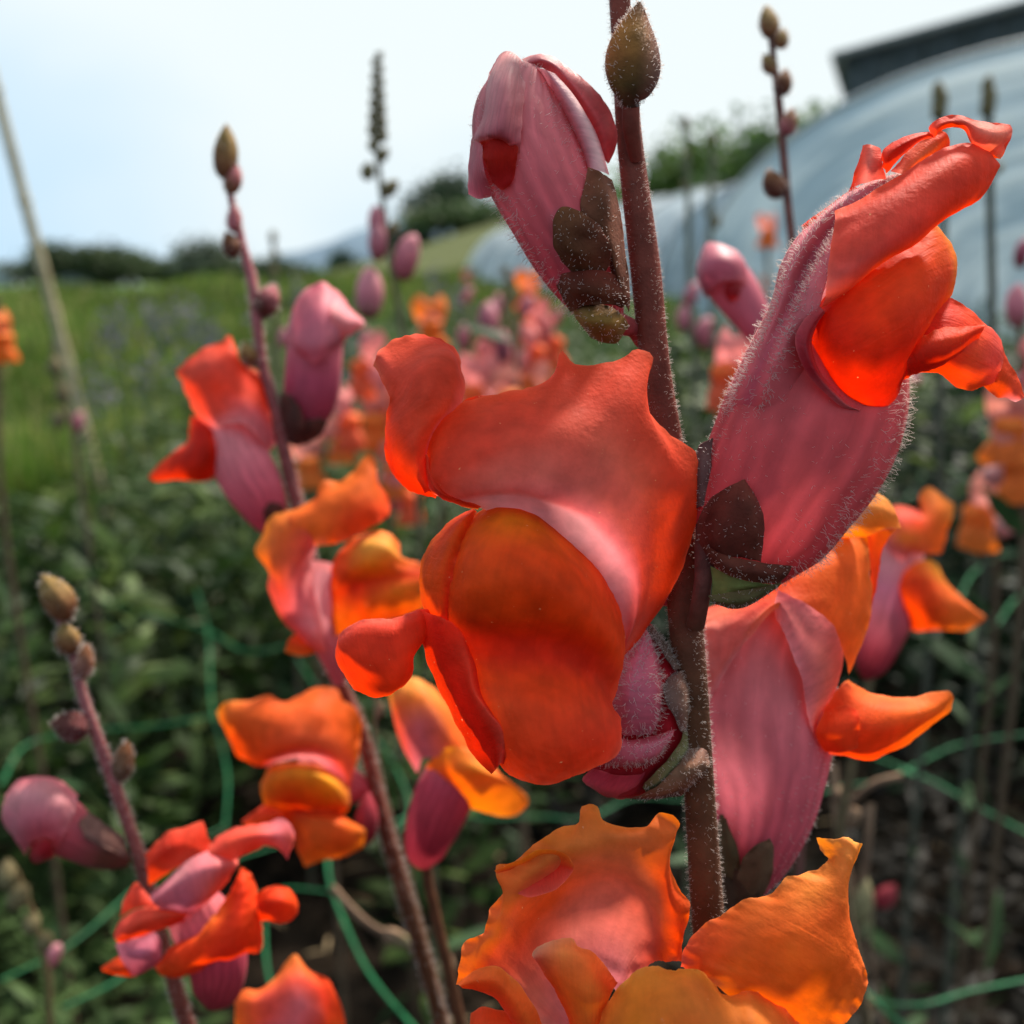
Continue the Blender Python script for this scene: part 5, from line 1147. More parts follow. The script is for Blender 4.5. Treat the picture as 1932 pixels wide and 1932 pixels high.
patch('side_lobe', [[(1282, 1825, 0), (1290, 1790, -6), (1312, 1757, -12), (1363, 1725, -18), (1405, 1698, -20), (1451, 1684, -24), (1488, 1652, -26), (1545, 1640, -24), (1566, 1622, -10), (1550, 1606, 6), (1542, 1584, 8)],
                    [(1310, 1835, -40), (1340, 1795, -52), (1390, 1762, -62), (1440, 1735, -68), (1490, 1706, -66), (1540, 1680, -56), (1568, 1655, -40), (1578, 1625, -28), (1572, 1583, -8)],
                    [(1350, 1860, -60), (1400, 1815, -84), (1455, 1780, -94), (1510, 1755, -92), (1560, 1728, -72), (1584, 1690, -54), (1590, 1650, -42), (1598, 1615, -30), (1598, 1584, -12)],
                    [(1420, 1905, -60), (1470, 1870, -94), (1520, 1835, -104), (1565, 1805, -88), (1592, 1765, -60), (1598, 1715, -44), (1600, 1665, -34), (1608, 1622, -22), (1614, 1588, -8)],
                    [(1500, 1975, -20), (1560, 1950, -20), (1612, 1908, -12), (1632, 1856, -4), (1620, 1787, 0), (1602, 1712, 2), (1603, 1657, 4), (1616, 1620, 6), (1627, 1592, 8)]],
      [[CORAL, ORG_, (.9, .3, .07), YORG], [ORED, ORG_, (.9, .27, .05), YORG], [ORG_, (.88, .17, .02), ORG_, (.9, .34, .08)], [ORG_, (.88, .17, .02), ORG_, (.9, .36, .08)], [ORG_, ORG_, ORG_, YORG]], OD, of_, nu=90, nv=60, seed=127, wob=2.6, ruf=1.8, label='tall right wing of the bottom orange flower')

# ================================================================== softer plants just behind
def S(*a):
    return [tuple(p) for p in a]

def bud_shape(name, x, y, rx, ry, tilt, c1, c2, d, parent, dz=0, mat=None, seed=1, label=None):
    """pointed oval bud; tilt in degrees clockwise from upright; c1 base, c2 tip"""
    a = R(tilt); ux, uy = math.sin(a), -math.cos(a)
    path = []
    for t, r in ((-1, .12), (-.86, .55), (-.5, .92), (-.1, 1.0), (.3, .86), (.65, .55), (.88, .25), (1, .04)):
        path.append((x + ux * ry * t, y + uy * ry * t, dz, rx * r))
    o = tube(name, path, [c1, c1, [c1, c2, c1], c2, c2], d, parent, mat=mat or M_CALYX, nu=20, nv=20, seed=seed, shape=lambda t, an: 1 + .07 * math.cos(5 * an + seed) - .05 * math.cos(3 * an))
    if label: o['label'] = label
    return o

def ground_thing(x, y, d, label, group=None, name='snapdragon_plant', cat='snapdragon', lean=(0, 0)):
    p = P(x, y, d)
    return thing(name, (p[0] + lean[0], p[1] + lean[1], 0), label, cat, group)

def lower(t, path, d, r0, pig=STEMC, mat=None):
    """carry the stem on from its last frame point down to the soil"""
    a = PP(np.array([path[-1][:3]], float), d)[0]; b = PP(np.array([path[-2][:3]], float), d)[0]
    g = np.array([t.location[0], t.location[1], -0.01])
    dirn = (a - b) / np.linalg.norm(a - b)
    m1 = a + dirn * .03
    rr = r0 * d / F
    wtube('lower_stem', [a - dirn * .004, m1, (m1 + g) / 2 + [0, .004, 0], g], [rr, rr * 1.05, rr * 1.1, rr * 1.15], mat or M_STEM, t, pig=pig, nv=30)
    k = 0
    rs = np.random.RandomState(int(abs(a[0]) * 1e4) + 3)
    # leaves on the lower stem
    n = 14; pos = []; dr = []
    for i in range(n):
        f = rs.uniform(.45, .98); c = m1 + (g - m1) * f; an = rs.uniform(0, 6.28)
        pos.append(c); dr.append((math.cos(an), math.sin(an), rs.uniform(-.1, .8)))
    L = rs.uniform(.02, .045, n)
    o = leaf_mass('leaves', np.array(pos), np.array(dr), L, L * .22, np.tile([.02, .05, .018], (n, 1)) * rs.uniform(.7, 1.3, (n, 1)), M_BEDLEAF)
    o.parent = t; o.matrix_parent_inverse = Matrix.Translation(-Vector(t.location))
    return t

LIG = "snapdragons standing in the flower bed"
BR = (.21, .085, .04); BRD = (.12, .038, .028); GRN = (.26, .16, .055); PKB = (.4, .12, .13)

# ---------------------------------------------------------------- second plant, left of the open flower
D2 = 0.205
p2 = ground_thing(800, 2600, .24, 'soft focus snapdragon left of centre with leaning stem brown top buds and four flowers', LIG)
st2 = [(420, 255, 0, 6), (434, 365, 0, 6), (446, 415, 0, 8), (457, 461, 0, 8), (475, 527, 0, 9), (484, 600, 0, 10), (495, 686, 0, 10), (518, 771, 0, 11), (537, 857, 0, 12), (556, 930, 0, 13), (582, 1040, 15, 13), (604, 1140, 25, 13), (619, 1242, 20, 13), (656, 1318, 10, 13), (684, 1388, 0, 13), (707, 1480, 0, 13), (731, 1575, 0, 14), (762, 1681, 0, 15), (790, 1775, 0, 15), (820, 1880, 0, 15), (840, 1960, 0, 15)]
s = tube('stem', st2, [PKB, PKB, (.26, .08, .08), (.2, .06, .055), STEMC, STEMC, STEMD, STEMD], D2, p2, mat=M_STEM, nu=16, nv=120)
hairs(s, 2600, 7, seed=22, width=.6)
lower(p2, st2, D2, 15)
for b in ((424, 286, 23, 52, 3, BR, GRN), (440, 338, 17, 30, 12, BR, PKB), (441, 412, 14, 27, 0, PKB, PKB), (435, 462, 17, 26, -20, BRD, BR), (505, 566, 24, 32, 25, BRD, PKB), (468, 668, 16, 24, -15, BR, GRN)):
    o = bud_shape('bud', *b, D2, p2, dz=-8, seed=int(b[1]))
    hairs(o, 160, 6, seed=int(b[0]), width=.6)
for a_, b_ in (((495, 600), (508, 590)), ((490, 690), (474, 684)), ((454, 470), (440, 478))):
    tube('pedicel', [(a_[0], a_[1], 0, 6), (b_[0], b_[1], -6, 7)], [BRD, BRD], D2, p2, mat=M_STEM, nu=10, nv=6)
# red flower, side view, facing left
f = tube('flower', [(524, 1018, 10, 8), (514, 990, 6, 30), (494, 946, 0, 48), (468, 898, -5, 56), (444, 850, -5, 54), (428, 806, 0, 42), (420, 780, 5, 26)], [MAG, (.55, .12, .17), (.64, .2, .25), (.7, .3, .33), PALE], D2, p2, nu=40, nv=36, squash=.8, label='coral and pink side-on flower facing left')
patch('upper_lip_lobe', [S((331, 699, 10), (362, 672, 8), (388, 655, 4), (420, 643, 4), (429, 631, 10), (441, 646, 4), (450, 676, 4), (464, 689, 4), (489, 703, 10), (502, 722, 22)),
                         S((338, 713, 0), (370, 695, -28), (400, 685, -40), (430, 688, -42), (462, 704, -30), (490, 724, -8), (506, 748, 20)),
                         S((352, 745, 0), (378, 738, -32), (410, 732, -54), (442, 738, -56), (474, 752, -44), (502, 772, -8), (513, 790, 18)),
                         S((367, 776, 4), (390, 785, -30), (414, 778, -58), (448, 768, -62), (482, 786, -52), (508, 812, -14), (522, 828, 14)),
                         S((384, 802, 10), (402, 812, -20), (425, 802, -54), (455, 798, -64), (484, 822, -56), (503, 846, -20), (511, 854, 10))],
      [[RED, CRL, ORED, ORED], [CRL, CORAL, RED, ORED], [CORAL, RED, CORAL, CORAL], [CORAL, CORAL, PINK, PINK], [CORAL, PALE, PINK, PINK]], D2, f, nu=54, nv=40, seed=201, wob=2)
patch('lower_lip', [S((362, 783, 0), (357, 810, 0), (353, 833, 0), (322, 856, 5), (279, 898, 10)), S((376, 790, -20), (373, 830, -32), (362, 855, -30), (330, 878, -14), (284, 903, 8)),
                    S((394, 805, -30), (395, 842, -50), (383, 876, -42), (345, 895, -18), (290, 907, 8)), S((408, 828, -20), (417, 870, -24), (405, 900, -16), (377, 911, -5), (349, 906, 0), (302, 910, 8))],
      [[ORED, RED, ORED], [DRED, DRED, RED], [DRED, DRED, RED], [DRED, DRED, ORED]], D2, f, nu=40, nv=28, seed=202)
patch('sepal', [S((508, 946, -34), (500, 962, -36), (498, 980, -30)), S((530, 950, -36), (520, 972, -36), (512, 995, -24)), S((538, 962, -10), (532, 985, -8), (520, 1006, -4))], [BRD] * 3, D2, f, mat=M_CALYX, nu=16, nv=12, seed=203)
# folded pink bud
f = tube('flower_bud', [(556, 840, 0, 6), (562, 822, 0, 24), (575, 790, 0, 40), (586, 745, 0, 52), (591, 700, 0, 54), (594, 655, 0, 53), (598, 610, 0, 53), (602, 570, 0, 42), (606, 545, 0, 24), (607, 535, 0, 6)], [BRD, (.34, .05, .08), (.46, .08, .14), (.58, .16, .2), (.6, .18, .22), (.62, .2, .24)], D2, p2, mat=M_SKIN, nu=36, nv=40, squash=.85, label='folded deep pink bud right of the leaning stem')
patch('hood_fold', [S((545, 612, 0), (566, 562, -28), (606, 532, -24), (642, 556, -8), (664, 590, 5)), S((539, 636, 0), (562, 612, -52), (600, 596, -70), (640, 600, -46), (668, 604, 0)), S((542, 650, 0), (566, 650, -60), (598, 650, -78), (632, 640, -56), (660, 622, 0)), S((546, 654, 6), (570, 672, -50), (594, 684, -66), (624, 662, -54), (648, 652, -8))],
      [(.66, .2, .24), (.62, .17, .22), (.64, .2, .25), (.5, .07, .1)], D2, f, mat=M_SKIN, nu=36, nv=28, seed=204)  # dark last row, shadow under the fold put into the colour
patch('hood_tip', [S((640, 556, -14), (662, 582, -12), (687, 607, 0)), S((624, 590, -62), (656, 604, -40), (686, 611, -2)), S((628, 640, -50), (656, 636, -30), (680, 618, -2))], [(.7, .22, .26), (.74, .28, .3), (.72, .15, .14)], D2, f, mat=M_SKIN, nu=20, nv=18, seed=205)
patch('sepal', [S((529, 742, 0), (528, 790, 0), (545, 836, 0)), S((556, 752, -50), (556, 800, -46), (558, 840, -10)), S((566, 768, -52), (576, 806, -44), (566, 840, -8))], [BRD, (.07, .03, .025), BRD], D2, f, mat=M_CALYX, nu=16, nv=16, seed=206)
patch('sepal', [S((576, 792, -46), (572, 815, -36), (562, 838, -8)), S((604, 790, -42), (592, 816, -32), (570, 838, -8)), S((618, 796, -10), (604, 820, -6), (578, 838, 0))], [(.07, .03, .025), BRD, BRD], D2, f, mat=M_CALYX, nu=16, nv=16, seed=207)
# orange flower with yellow knob
D2b = .19
f = tube('flower', [(640, 1290, 80, 10), (630, 1240, 60, 26), (615, 1180, 45, 44), (610, 1120, 40, 52), (620, 1070, 30, 44)], [PURP, PINK, PALE, PALE], D2b, p2, nu=30, nv=24, label='orange flower with yellow knob on its lower lip')
patch('upper_lip_lobe', [S((537, 966, 14), (578, 951, 10), (597, 938, 8), (609, 909, 10), (640, 908, 8), (665, 890, 8), (697, 857, 18), (709, 876, 12), (713, 905, 15), (733, 937, 28)), S((543, 985, -20), (588, 972, -38), (630, 950, -44), (668, 930, -40), (702, 925, -26), (737, 955, 20)),
                         S((556, 1008, -28), (600, 1000, -48), (640, 985, -56), (680, 970, -50), (712, 962, -30), (736, 972, 12)), S((575, 1030, -20), (612, 1028, -40), (648, 1021, -48), (684, 1005, -42), (716, 987, -24), (731, 976, 8))],
      [[YORG, ORG_, (.9, .27, .05), ORG_, ORED], [ORG_, ORG_, ORG_, ORG_, ORED], [ORG_, (.88, .18, .03), ORED, ORED, ORED], [(.85, .3, .16), ORED, ORED, RED]], D2b, f, nu=60, nv=34, seed=211, wob=2)
patch('side_lobe', [S((537, 966, 10), (508, 977, 10), (499, 1003, 10), (483, 1038, 15), (498, 1062, 10), (509, 1080, 10), (506, 1105, 12), (516, 1140, 15), (537, 1175, 15), (570, 1203, 15), (598, 1230, 15)),
                    S((560, 985, -30), (538, 1010, -34), (526, 1040, -36), (528, 1080, -38), (535, 1120, -34), (555, 1165, -25), (585, 1205, -15), (606, 1230, 5)), S((592, 1005, -42), (576, 1035, -44), (562, 1070, -44), (566, 1110, -40), (580, 1150, -30), (600, 1195, -15), (613, 1230, 5)),
                    S((604, 1018, -30), (592, 1050, -20), (588, 1080, -14), (594, 1120, -10), (602, 1160, -8), (610, 1200, -2), (616, 1230, 8))],
      [[YORG, (.9, .3, .06), CORAL, CORAL, PINK], [ORG_, (.86, .2, .06), CORAL, PINK, CORAL], [CORAL, CORAL, PINK, PALE, CORAL], [PALE, PALE, PALE, PINK]], D2b, f, nu=60, nv=34, seed=212)
patch('lower_lip', [S((650, 1028, 5), (675, 1010, -2), (700, 1002, -6), (731, 1006, -6), (752, 1024, 5)), S((630, 1058, 0), (660, 1042, -38), (695, 1030, -62), (730, 1034, -62), (760, 1054, -10)), S((618, 1096, 0), (650, 1078, -46), (690, 1066, -66), (730, 1064, -58), (762, 1066, -24), (792, 1062, -5)),
                    S((617, 1135, 0), (655, 1112, -34), (700, 1096, -42), (745, 1090, -38), (785, 1084, -24), (815, 1084, -10)), S((622, 1170, 2), (665, 1148, -34), (712, 1128, -46), (758, 1112, -42), (795, 1106, -26), (820, 1108, -12)), S((628, 1200, 10), (680, 1192, -14), (730, 1172, -20), (770, 1160, -18), (815, 1140, -10))],
      [[ORED, ORG_, YORG, YORG, ORG_], [ORED, ORG_, (.95, .5, .1), (.95, .5, .1), ORG_], [ORED, ORED, (.9, .3, .03), ORG_, ORG_], [ORED, DRED, ORED, ORED], [ORG_, ORED, (.9, .25, .03), ORG_], [ORG_, ORED, ORED, ORG_]], D2b, f, nu=48, nv=50, seed=213, wob=2)
patch('lower_lip_lobe', [S((562, 1190, 30), (585, 1205, 28), (610, 1215, 26)), S((542, 1208, 20), (575, 1218, 10), (606, 1226, 14)), S((538, 1230, 26), (568, 1238, 20), (604, 1230, 20))], [ORED, ORED, ORG_], D2b, f, nu=16, nv=14, seed=214)
# orange flower facing front
D2c = .20
f = tube('flower', [(700, 1500, 60, 10), (680, 1490, 60, 26), (640, 1480, 60, 44), (600, 1475, 50, 52), (570, 1472, 40, 50)], [MAG, PURP, PINK, PINK], D2c, p2, nu=30, nv=20, label='orange flower with broad flat hood left of the lower stem')
patch('upper_lip_lobe', [S((407, 1344, 0), (425, 1326, 0), (473, 1322, 5), (506, 1312, 8), (535, 1325, 3), (564, 1315, 6), (597, 1298, 12), (634, 1299, 12), (648, 1322, 5), (671, 1337, 10), (682, 1366, 18)), S((416, 1362, 0), (450, 1350, -26), (500, 1345, -36), (550, 1345, -40), (600, 1338, -34), (645, 1358, -14), (681, 1392, 18)),
                         S((434, 1395, 0), (470, 1382, -38), (520, 1376, -56), (570, 1374, -58), (620, 1378, -44), (655, 1398, -12), (678, 1426, 16)), S((450, 1430, 5), (480, 1440, -18), (510, 1420, -52), (560, 1402, -66), (612, 1406, -54), (650, 1434, -14), (668, 1462, 15)),
                         S((468, 1438, 5), (486, 1446, -12), (512, 1430, -40), (560, 1414, -54), (612, 1418, -44), (646, 1448, -8), (661, 1490, 15)), S((490, 1442, 14), (505, 1446, 4), (520, 1440, -4), (560, 1430, -6), (604, 1438, -4), (634, 1466, 8), (654, 1502, 18))],
      [[YORG, (.86, .2, .04), (.82, .17, .03), (.84, .17, .03), ORG_], [ORG_, (.84, .16, .03), (.84, .17, .04), (.84, .17, .03), ORG_], [ORED, (.84, .15, .03), (.82, .17, .05), (.82, .17, .04), ORG_], [ORED, ORED, (.8, .16, .06), (.8, .18, .08), CORAL], [RED, CORAL, CORAL, CORAL, CORAL], [RED, PALE, PALE, PURP, PINK]], D2c, f, nu=64, nv=44, seed=221, wob=2)
patch('lower_lip', [S((491, 1478, 5), (506, 1448, 0), (542, 1440, -5), (597, 1443, -5), (634, 1462, 0), (657, 1488, 5)), S((493, 1498, -10), (518, 1472, -50), (560, 1462, -70), (602, 1466, -70), (636, 1486, -46), (660, 1512, 0)), S((498, 1518, -5), (528, 1505, -44), (565, 1498, -60), (605, 1500, -60), (640, 1514, -36), (659, 1526, 0)),
                    S((525, 1540, 0), (556, 1530, -18), (590, 1528, -22), (618, 1530, -20), (648, 1538, 0)), S((546, 1556, 0), (575, 1552, -34), (610, 1550, -46), (650, 1556, -38), (688, 1566, -10)), S((560, 1598, -5), (590, 1594, -38), (620, 1588, -46), (655, 1586, -38), (687, 1592, -10)), S((575, 1635, 5), (612, 1622, -12), (648, 1617, -14), (684, 1600, -8))],
      [[YORG, (.88, .3, .03), YORG, YORG], [(.84, .24, .03), (.84, .3, .03), (.9, .42, .03), YORG], [ORG_, OLIV, (.86, .26, .02), ORG_], [ORED, DRED, ORED, ORED], [ORED, ORG_, ORG_, (.9, .26, .03)], [ORED, ORG_, ORG_, YORG], [ORG_, ORG_, ORG_, YORG]], D2c, f, nu=44, nv=54, seed=222)
patch('side_lobe', [S((508, 1512, 0), (480, 1530, 0), (455, 1548, 5)), S((528, 1532, -18), (500, 1545, -18), (462, 1562, 0)), S((550, 1556, -10), (522, 1570, -5), (488, 1584, 5))], [RED, ORED, RED], D2c, f, nu=20, nv=16, seed=223)
bud_shape('bud', 690, 1545, 22, 52, 6, DMAG, MAG, D2c, p2, dz=20, seed=9, mat=M_SKIN)
# orange yellow flower half hidden, with a dark purple tube
D2d = .19
p2b = ground_thing(900, 2300, .26, 'orange flowered snapdragon half hidden behind the open coral flower with a dark purple tube', LIG)
f = tube('flower', [(800, 1640, 0, 10), (800, 1620, 0, 32), (808, 1580, 0, 46), (824, 1535, 0, 54), (842, 1490, 5, 56), (850, 1450, 15, 46)], [DMAG, (.34, .04, .06), (.38, .06, .085), (.44, .08, .12), PURP], D2d, p2b, nu=34, nv=30, label='orange yellow flower with dark purple tube')
patch('upper_lip_lobe', [S((733, 1312, 10), (738, 1290, 5), (773, 1276, 5), (812, 1292, 10), (842, 1322, 15)), S((742, 1352, 0), (762, 1325, -30), (800, 1318, -38), (842, 1342, -20), (872, 1380, 10)), S((758, 1405, 0), (778, 1375, -38), (812, 1362, -52), (850, 1385, -40), (892, 1425, 0)), S((786, 1458, 5), (802, 1430, -30), (830, 1428, -44), (868, 1436, -42), (905, 1458, -8))],
      [[(.9, .4, .1), (.95, .5, .12), YORG, ORG_], [CORAL, YORG, YORG, ORG_], [CORAL, PINK, ORG_, ORG_], [PINK, PURP, ORG_, ORED]], D2d, f, nu=40, nv=36, seed=231)
patch('lower_lip', [S((806, 1440, -24), (840, 1412, -50), (880, 1410, -56), (930, 1438, -30)), S((812, 1470, -14), (850, 1450, -66), (895, 1448, -80), (945, 1462, -44)), S((828, 1500, -5), (870, 1486, -54), (920, 1480, -60), (968, 1482, -34), (994, 1500, -10)), S((858, 1516, 4), (905, 1531, -16), (950, 1542, -18), (980, 1536, -14), (996, 1520, -8))],
      [[ORG_, (.9, .34, .04), YORG, YORG], [ORG_, ORG_, (.92, .4, .05), ORG_], [ORED, ORG_, ORG_, (.9, .26, .04)], [ORG_, (.9, .28, .05), (.9, .28, .05), ORG_]], D2d, f, nu=40, nv=30, seed=232)
stx = [(812, 1560, 60, 9), (806, 1640, 30, 10), (830, 1760, 20, 10), (862, 1900, 20, 11), (880, 2000, 30, 11)]
tube('stem', stx, [STEMD, STEMD], D2d, p2b, mat=M_STEM, nu=12, nv=30)
lower(p2b, stx, D2d, 11)

# ---------------------------------------------------------------- third plant, lower left
D3 = 0.175
p3 = ground_thing(420, 2500, .20, 'lower left snapdragon with brown topmost buds a hanging pink bud and a crumpled red flower', LIG)
st3 = [(100, 1140, 0, 6), (116, 1177, 0, 7), (139, 1237, 0, 9), (153, 1302, 0, 10), (176, 1371, 0, 11), (204, 1445, 0, 12), (231, 1524, 0, 12), (255, 1593, 0, 13), (280, 1680, 0, 14), (305, 1770, 25, 14), (334, 1871, 10, 15), (356, 1945, 0, 16)]
s = tube('stem', st3, [PKB, (.3, .1, .1), (.28, .08, .08), (.2, .06, .05), STEMC, STEMC], D3, p3, mat=M_STEM, nu=16, nv=70)
hairs(s, 1800, 7, seed=24, width=.6)
lower(p3, st3, D3, 15)
for b in ((105, 1127, 31, 50, -32, BR, GRN), (126, 1205, 25, 32, -15, BR, GRN), (158, 1248, 19, 34, 10, (.3, .13, .1), BR), (131, 1371, 29, 36, -80, (.16, .05, .05), BRD), (232, 1436, 20, 40, 12, (.14, .08, .05), BR)):
    o = bud_shape('bud', *b, D3, p3, dz=-10, seed=int(b[1]))
    hairs(o, 160, 6, seed=int(b[0]), width=.6)
tube('pedicel', [(178, 1385, 0, 8), (160, 1376, -8, 9)], [BRD, BRD], D3, p3, mat=M_STEM, nu=10, nv=6)
f = tube('flower_bud', [(8, 1512, 0, 6), (16, 1516, 0, 30), (38, 1526, 0, 50), (78, 1540, 0, 62), (120, 1562, 0, 56), (160, 1588, 0, 44), (200, 1608, 0, 36), (232, 1622, 0, 20), (244, 1628, 0, 8)], [(.6, .2, .24), (.66, .24, .28), (.62, .18, .21), (.5, .11, .13), (.16, .06, .04), (.14, .05, .035)], D3, p3, mat=M_SKIN, nu=36, nv=40, squash=.85, label='drooping pink bud at the left edge')
patch('hood_fold', [S((10, 1500, -10), (30, 1474, -10), (74, 1464, -16), (118, 1474, -16), (146, 1500, -20)), S((8, 1530, -20), (40, 1505, -56), (80, 1500, -68), (112, 1512, -60), (140, 1532, -44)), S((24, 1576, -10), (46, 1545, -60), (78, 1540, -74), (104, 1548, -66), (124, 1568, -52)), S((48, 1614, -4), (62, 1585, -48), (84, 1578, -64), (98, 1584, -62), (108, 1600, -50))],
      [(.66, .2, .22), (.72, .3, .32), (.66, .2, .24), (.5, .07, .09)], D3, f, mat=M_SKIN, nu=34, nv=30, seed=241)
patch('dark_opening', [S((62, 1590, -44), (80, 1582, -62), (98, 1588, -62)), S((56, 1616, -14), (80, 1612, -54), (100, 1604, -56)), S((66, 1628, 0), (86, 1624, -30), (102, 1616, -40))], [(.4, .02, .03)] * 3, D3, f, mat=M_SKIN, nu=14, nv=10, seed=242)  # dark spot below the fold, its shade is only colour on the closed bud
patch('sepal', [S((166, 1532, -10), (200, 1556, -18), (234, 1580, -10)), S((150, 1556, -46), (190, 1580, -44), (236, 1604, -24)), S((160, 1580, -54), (198, 1602, -46), (240, 1620, -20))], [(.2, .1, .08)] * 3, D3, f, mat=M_CALYX, nu=18, nv=14, seed=243)
D3b = .163
f = tube('flower', [(396, 1905, 10, 8), (402, 1885, 10, 38), (410, 1840, 15, 54), (400, 1780, 25, 64), (370, 1720, 35, 60), (350, 1680, 40, 40)], [DMAG, MAG, (.5, .09, .15), PINK, PURP], D3b, p3, nu=36, nv=30, label='crumpled red flower seen from above')
patch('upper_lip_lobe', [S((272, 1612, 10), (300, 1585, 5), (326, 1566, 0), (352, 1562, 5), (366, 1555, 0), (380, 1550, 5), (388, 1570, 5), (396, 1590, 10)), S((276, 1640, -15), (306, 1615, -30), (338, 1600, -30), (372, 1596, -20), (400, 1604, 0)), S((282, 1672, -10), (315, 1648, -24), (350, 1628, -28), (385, 1620, -20), (410, 1618, -5))],
      [[RED, CRL, CRL, RED], [RED, DRED, RED, DRED], [ORED, CRL, CORAL, RED]], D3b, f, nu=40, nv=26, seed=251, wob=3)
patch('upper_lip_lobe', [S((392, 1594, -16), (430, 1566, -20), (470, 1556, -20), (504, 1552, -16), (532, 1544, -10), (550, 1556, 0), (557, 1572, 5)), S((398, 1615, -40), (435, 1594, -54), (475, 1578, -54), (510, 1576, -44), (538, 1580, -20), (554, 1590, 0)), S((408, 1640, -30), (440, 1624, -44), (478, 1606, -44), (510, 1596, -34), (530, 1606, -16), (543, 1622, 0))],
      [[CORAL, CORAL, CORAL, PINK, PINK], [CORAL, CRL, CORAL, PINK, CORAL], [RED, CORAL, RED, CORAL, MAG]], D3b, f, nu=44, nv=26, seed=252)
patch('upper_lip_fold', [S((286, 1688, -30), (330, 1645, -34), (370, 1614, -34), (410, 1606, -30), (448, 1612, -24)), S((288, 1700, -60), (335, 1672, -74), (380, 1645, -78), (420, 1634, -64), (448, 1634, -40)), S((300, 1712, -50), (345, 1708, -66), (390, 1685, -70), (418, 1660, -56), (438, 1648, -36)), S((340, 1738, -20), (362, 1724, -36), (392, 1702, -44), (412, 1682, -40), (430, 1660, -28))],
      [[(.6, .22, .28), PALE, PINK, CORAL], [PURP, PURP, PINK, CORAL], [PURP, (.5, .14, .2), CORAL, RED], [MAG, MAG, RED, RED]], D3b, f, mat=M_SKIN, nu=44, nv=32, seed=253)
patch('side_lobe', [S((214, 1764, 0), (222, 1742, -10), (248, 1722, -20), (288, 1708, -28), (325, 1706, -30), (354, 1718, -30)), S((218, 1772, -20), (240, 1756, -46), (272, 1738, -60), (310, 1728, -64), (352, 1726, -50)), S((224, 1780, -10), (256, 1768, -34), (290, 1758, -46), (322, 1748, -46), (346, 1740, -36))],
      [[CORAL, CORAL, CRL, CRL], [CORAL, CRL, CRL, RED], [RED, RED, RED, DRED]], D3b, f, nu=40, nv=22, seed=254)
patch('side_lobe', [S((230, 1706, 10), (244, 1680, 5), (258, 1664, 5), (272, 1680, 5), (290, 1700, 0)), S((226, 1730, 0), (250, 1718, -10), (275, 1712, -14), (296, 1716, -14))], [CORAL, RED], D3b, f, nu=24, nv=10, seed=255)
patch('tube_side', [S((218, 1782, 0), (256, 1768, -20), (288, 1758, -24), (306, 1776, -20)), S((226, 1808, -10), (256, 1800, -44), (284, 1796, -44), (304, 1800, -20)), S((250, 1842, 10), (268, 1836, -10), (284, 1828, -14), (298, 1824, -10))], [(.6, .2, .26), (.55, .16, .22), MAG], D3b, f, mat=M_SKIN, nu=24, nv=20, seed=256)
patch('petal_tip', [S((232, 1802, 10), (216, 1808, 10), (190, 1826, 12)), S((244, 1822, -4), (222, 1828, -6), (194, 1832, 10)), S((258, 1844, 10), (236, 1842, 8), (206, 1836, 12))], [ORED, ORED, RED], D3b, f, nu=18, nv=14, seed=257)
patch('lower_lip', [S((298, 1818, -20), (318, 1790, -26), (360, 1762, -30), (400, 1735, -34), (428, 1700, -34), (448, 1660, -30), (456, 1636, -20), (474, 1646, -10)), S((296, 1830, -30), (330, 1806, -60), (372, 1782, -74), (412, 1756, -78), (446, 1716, -66), (464, 1680, -44), (480, 1664, -14)),
                    S((302, 1840, -24), (340, 1826, -58), (384, 1806, -72), (426, 1782, -74), (462, 1744, -60), (480, 1706, -40), (486, 1684, -14)), S((324, 1845, -4), (356, 1838, -24), (396, 1824, -34), (430, 1812, -36), (468, 1796, -26), (487, 1796, -14), (492, 1745, -10))],
      [[RED, ORED, YORG, ORED, ORED], [ORED, ORED, ORED, RED, ORED], [(.84, .11, .02), ORED, RED, ORED, ORED], [ORED, RED, RED, RED, RED]], D3b, f, nu=50, nv=34, seed=258, wob=3.5, wf=.05)
patch('lower_lip_lobe', [S((482, 1690, -20), (500, 1678, -24), (522, 1671, -20), (545, 1676, -10), (558, 1690, 0)), S((486, 1712, -40), (508, 1704, -56), (530, 1702, -54), (550, 1704, -34), (562, 1708, 0)), S((490, 1740, -20), (510, 1738, -30), (530, 1744, -30), (548, 1736, -16), (560, 1722, 0))], [[ORED, ORED], [DRED, (.84, .11, .02)], [RED, RED]], D3b, f, nu=26, nv=22, seed=259)
# orange flower cut by the frame bottom
f = tube('flower', [(470, 2080, 40, 20), (500, 2030, 40, 50), (540, 1970, 40, 70), (560, 1920, 50, 60)], [MAG, PINK, PINK], .18, p3, nu=30, nv=18, label='orange flower cut off by the bottom edge')
patch('upper_lip_lobe', [S((440, 1880, 5), (465, 1866, 5), (488, 1868, 5), (515, 1848, 5), (540, 1815, 8), (556, 1801, 12), (580, 1828, 8), (600, 1838, 5), (618, 1845, 8), (634, 1875, 12), (645, 1900, 18)), S((444, 1905, -10), (480, 1892, -26), (520, 1872, -34), (555, 1850, -30), (592, 1862, -24), (625, 1895, -4), (650, 1930, 20)),
                         S((446, 1940, -10), (485, 1925, -38), (525, 1905, -48), (560, 1890, -48), (596, 1905, -36), (626, 1940, -10), (655, 1980, 20)), S((450, 2000, 0), (490, 1985, -30), (530, 1970, -40), (570, 1960, -40), (605, 1975, -30), (635, 2000, 0))],
      [[ORG_, ORG_, YORG, ORED, ORED], [ORG_, CORAL, CORAL, RED, ORED], [ORG_, CORAL, PINK, ORED, ORG_], [ORG_, PINK, PINK, ORED, ORG_]], .18, f, nu=50, nv=34, seed=261)

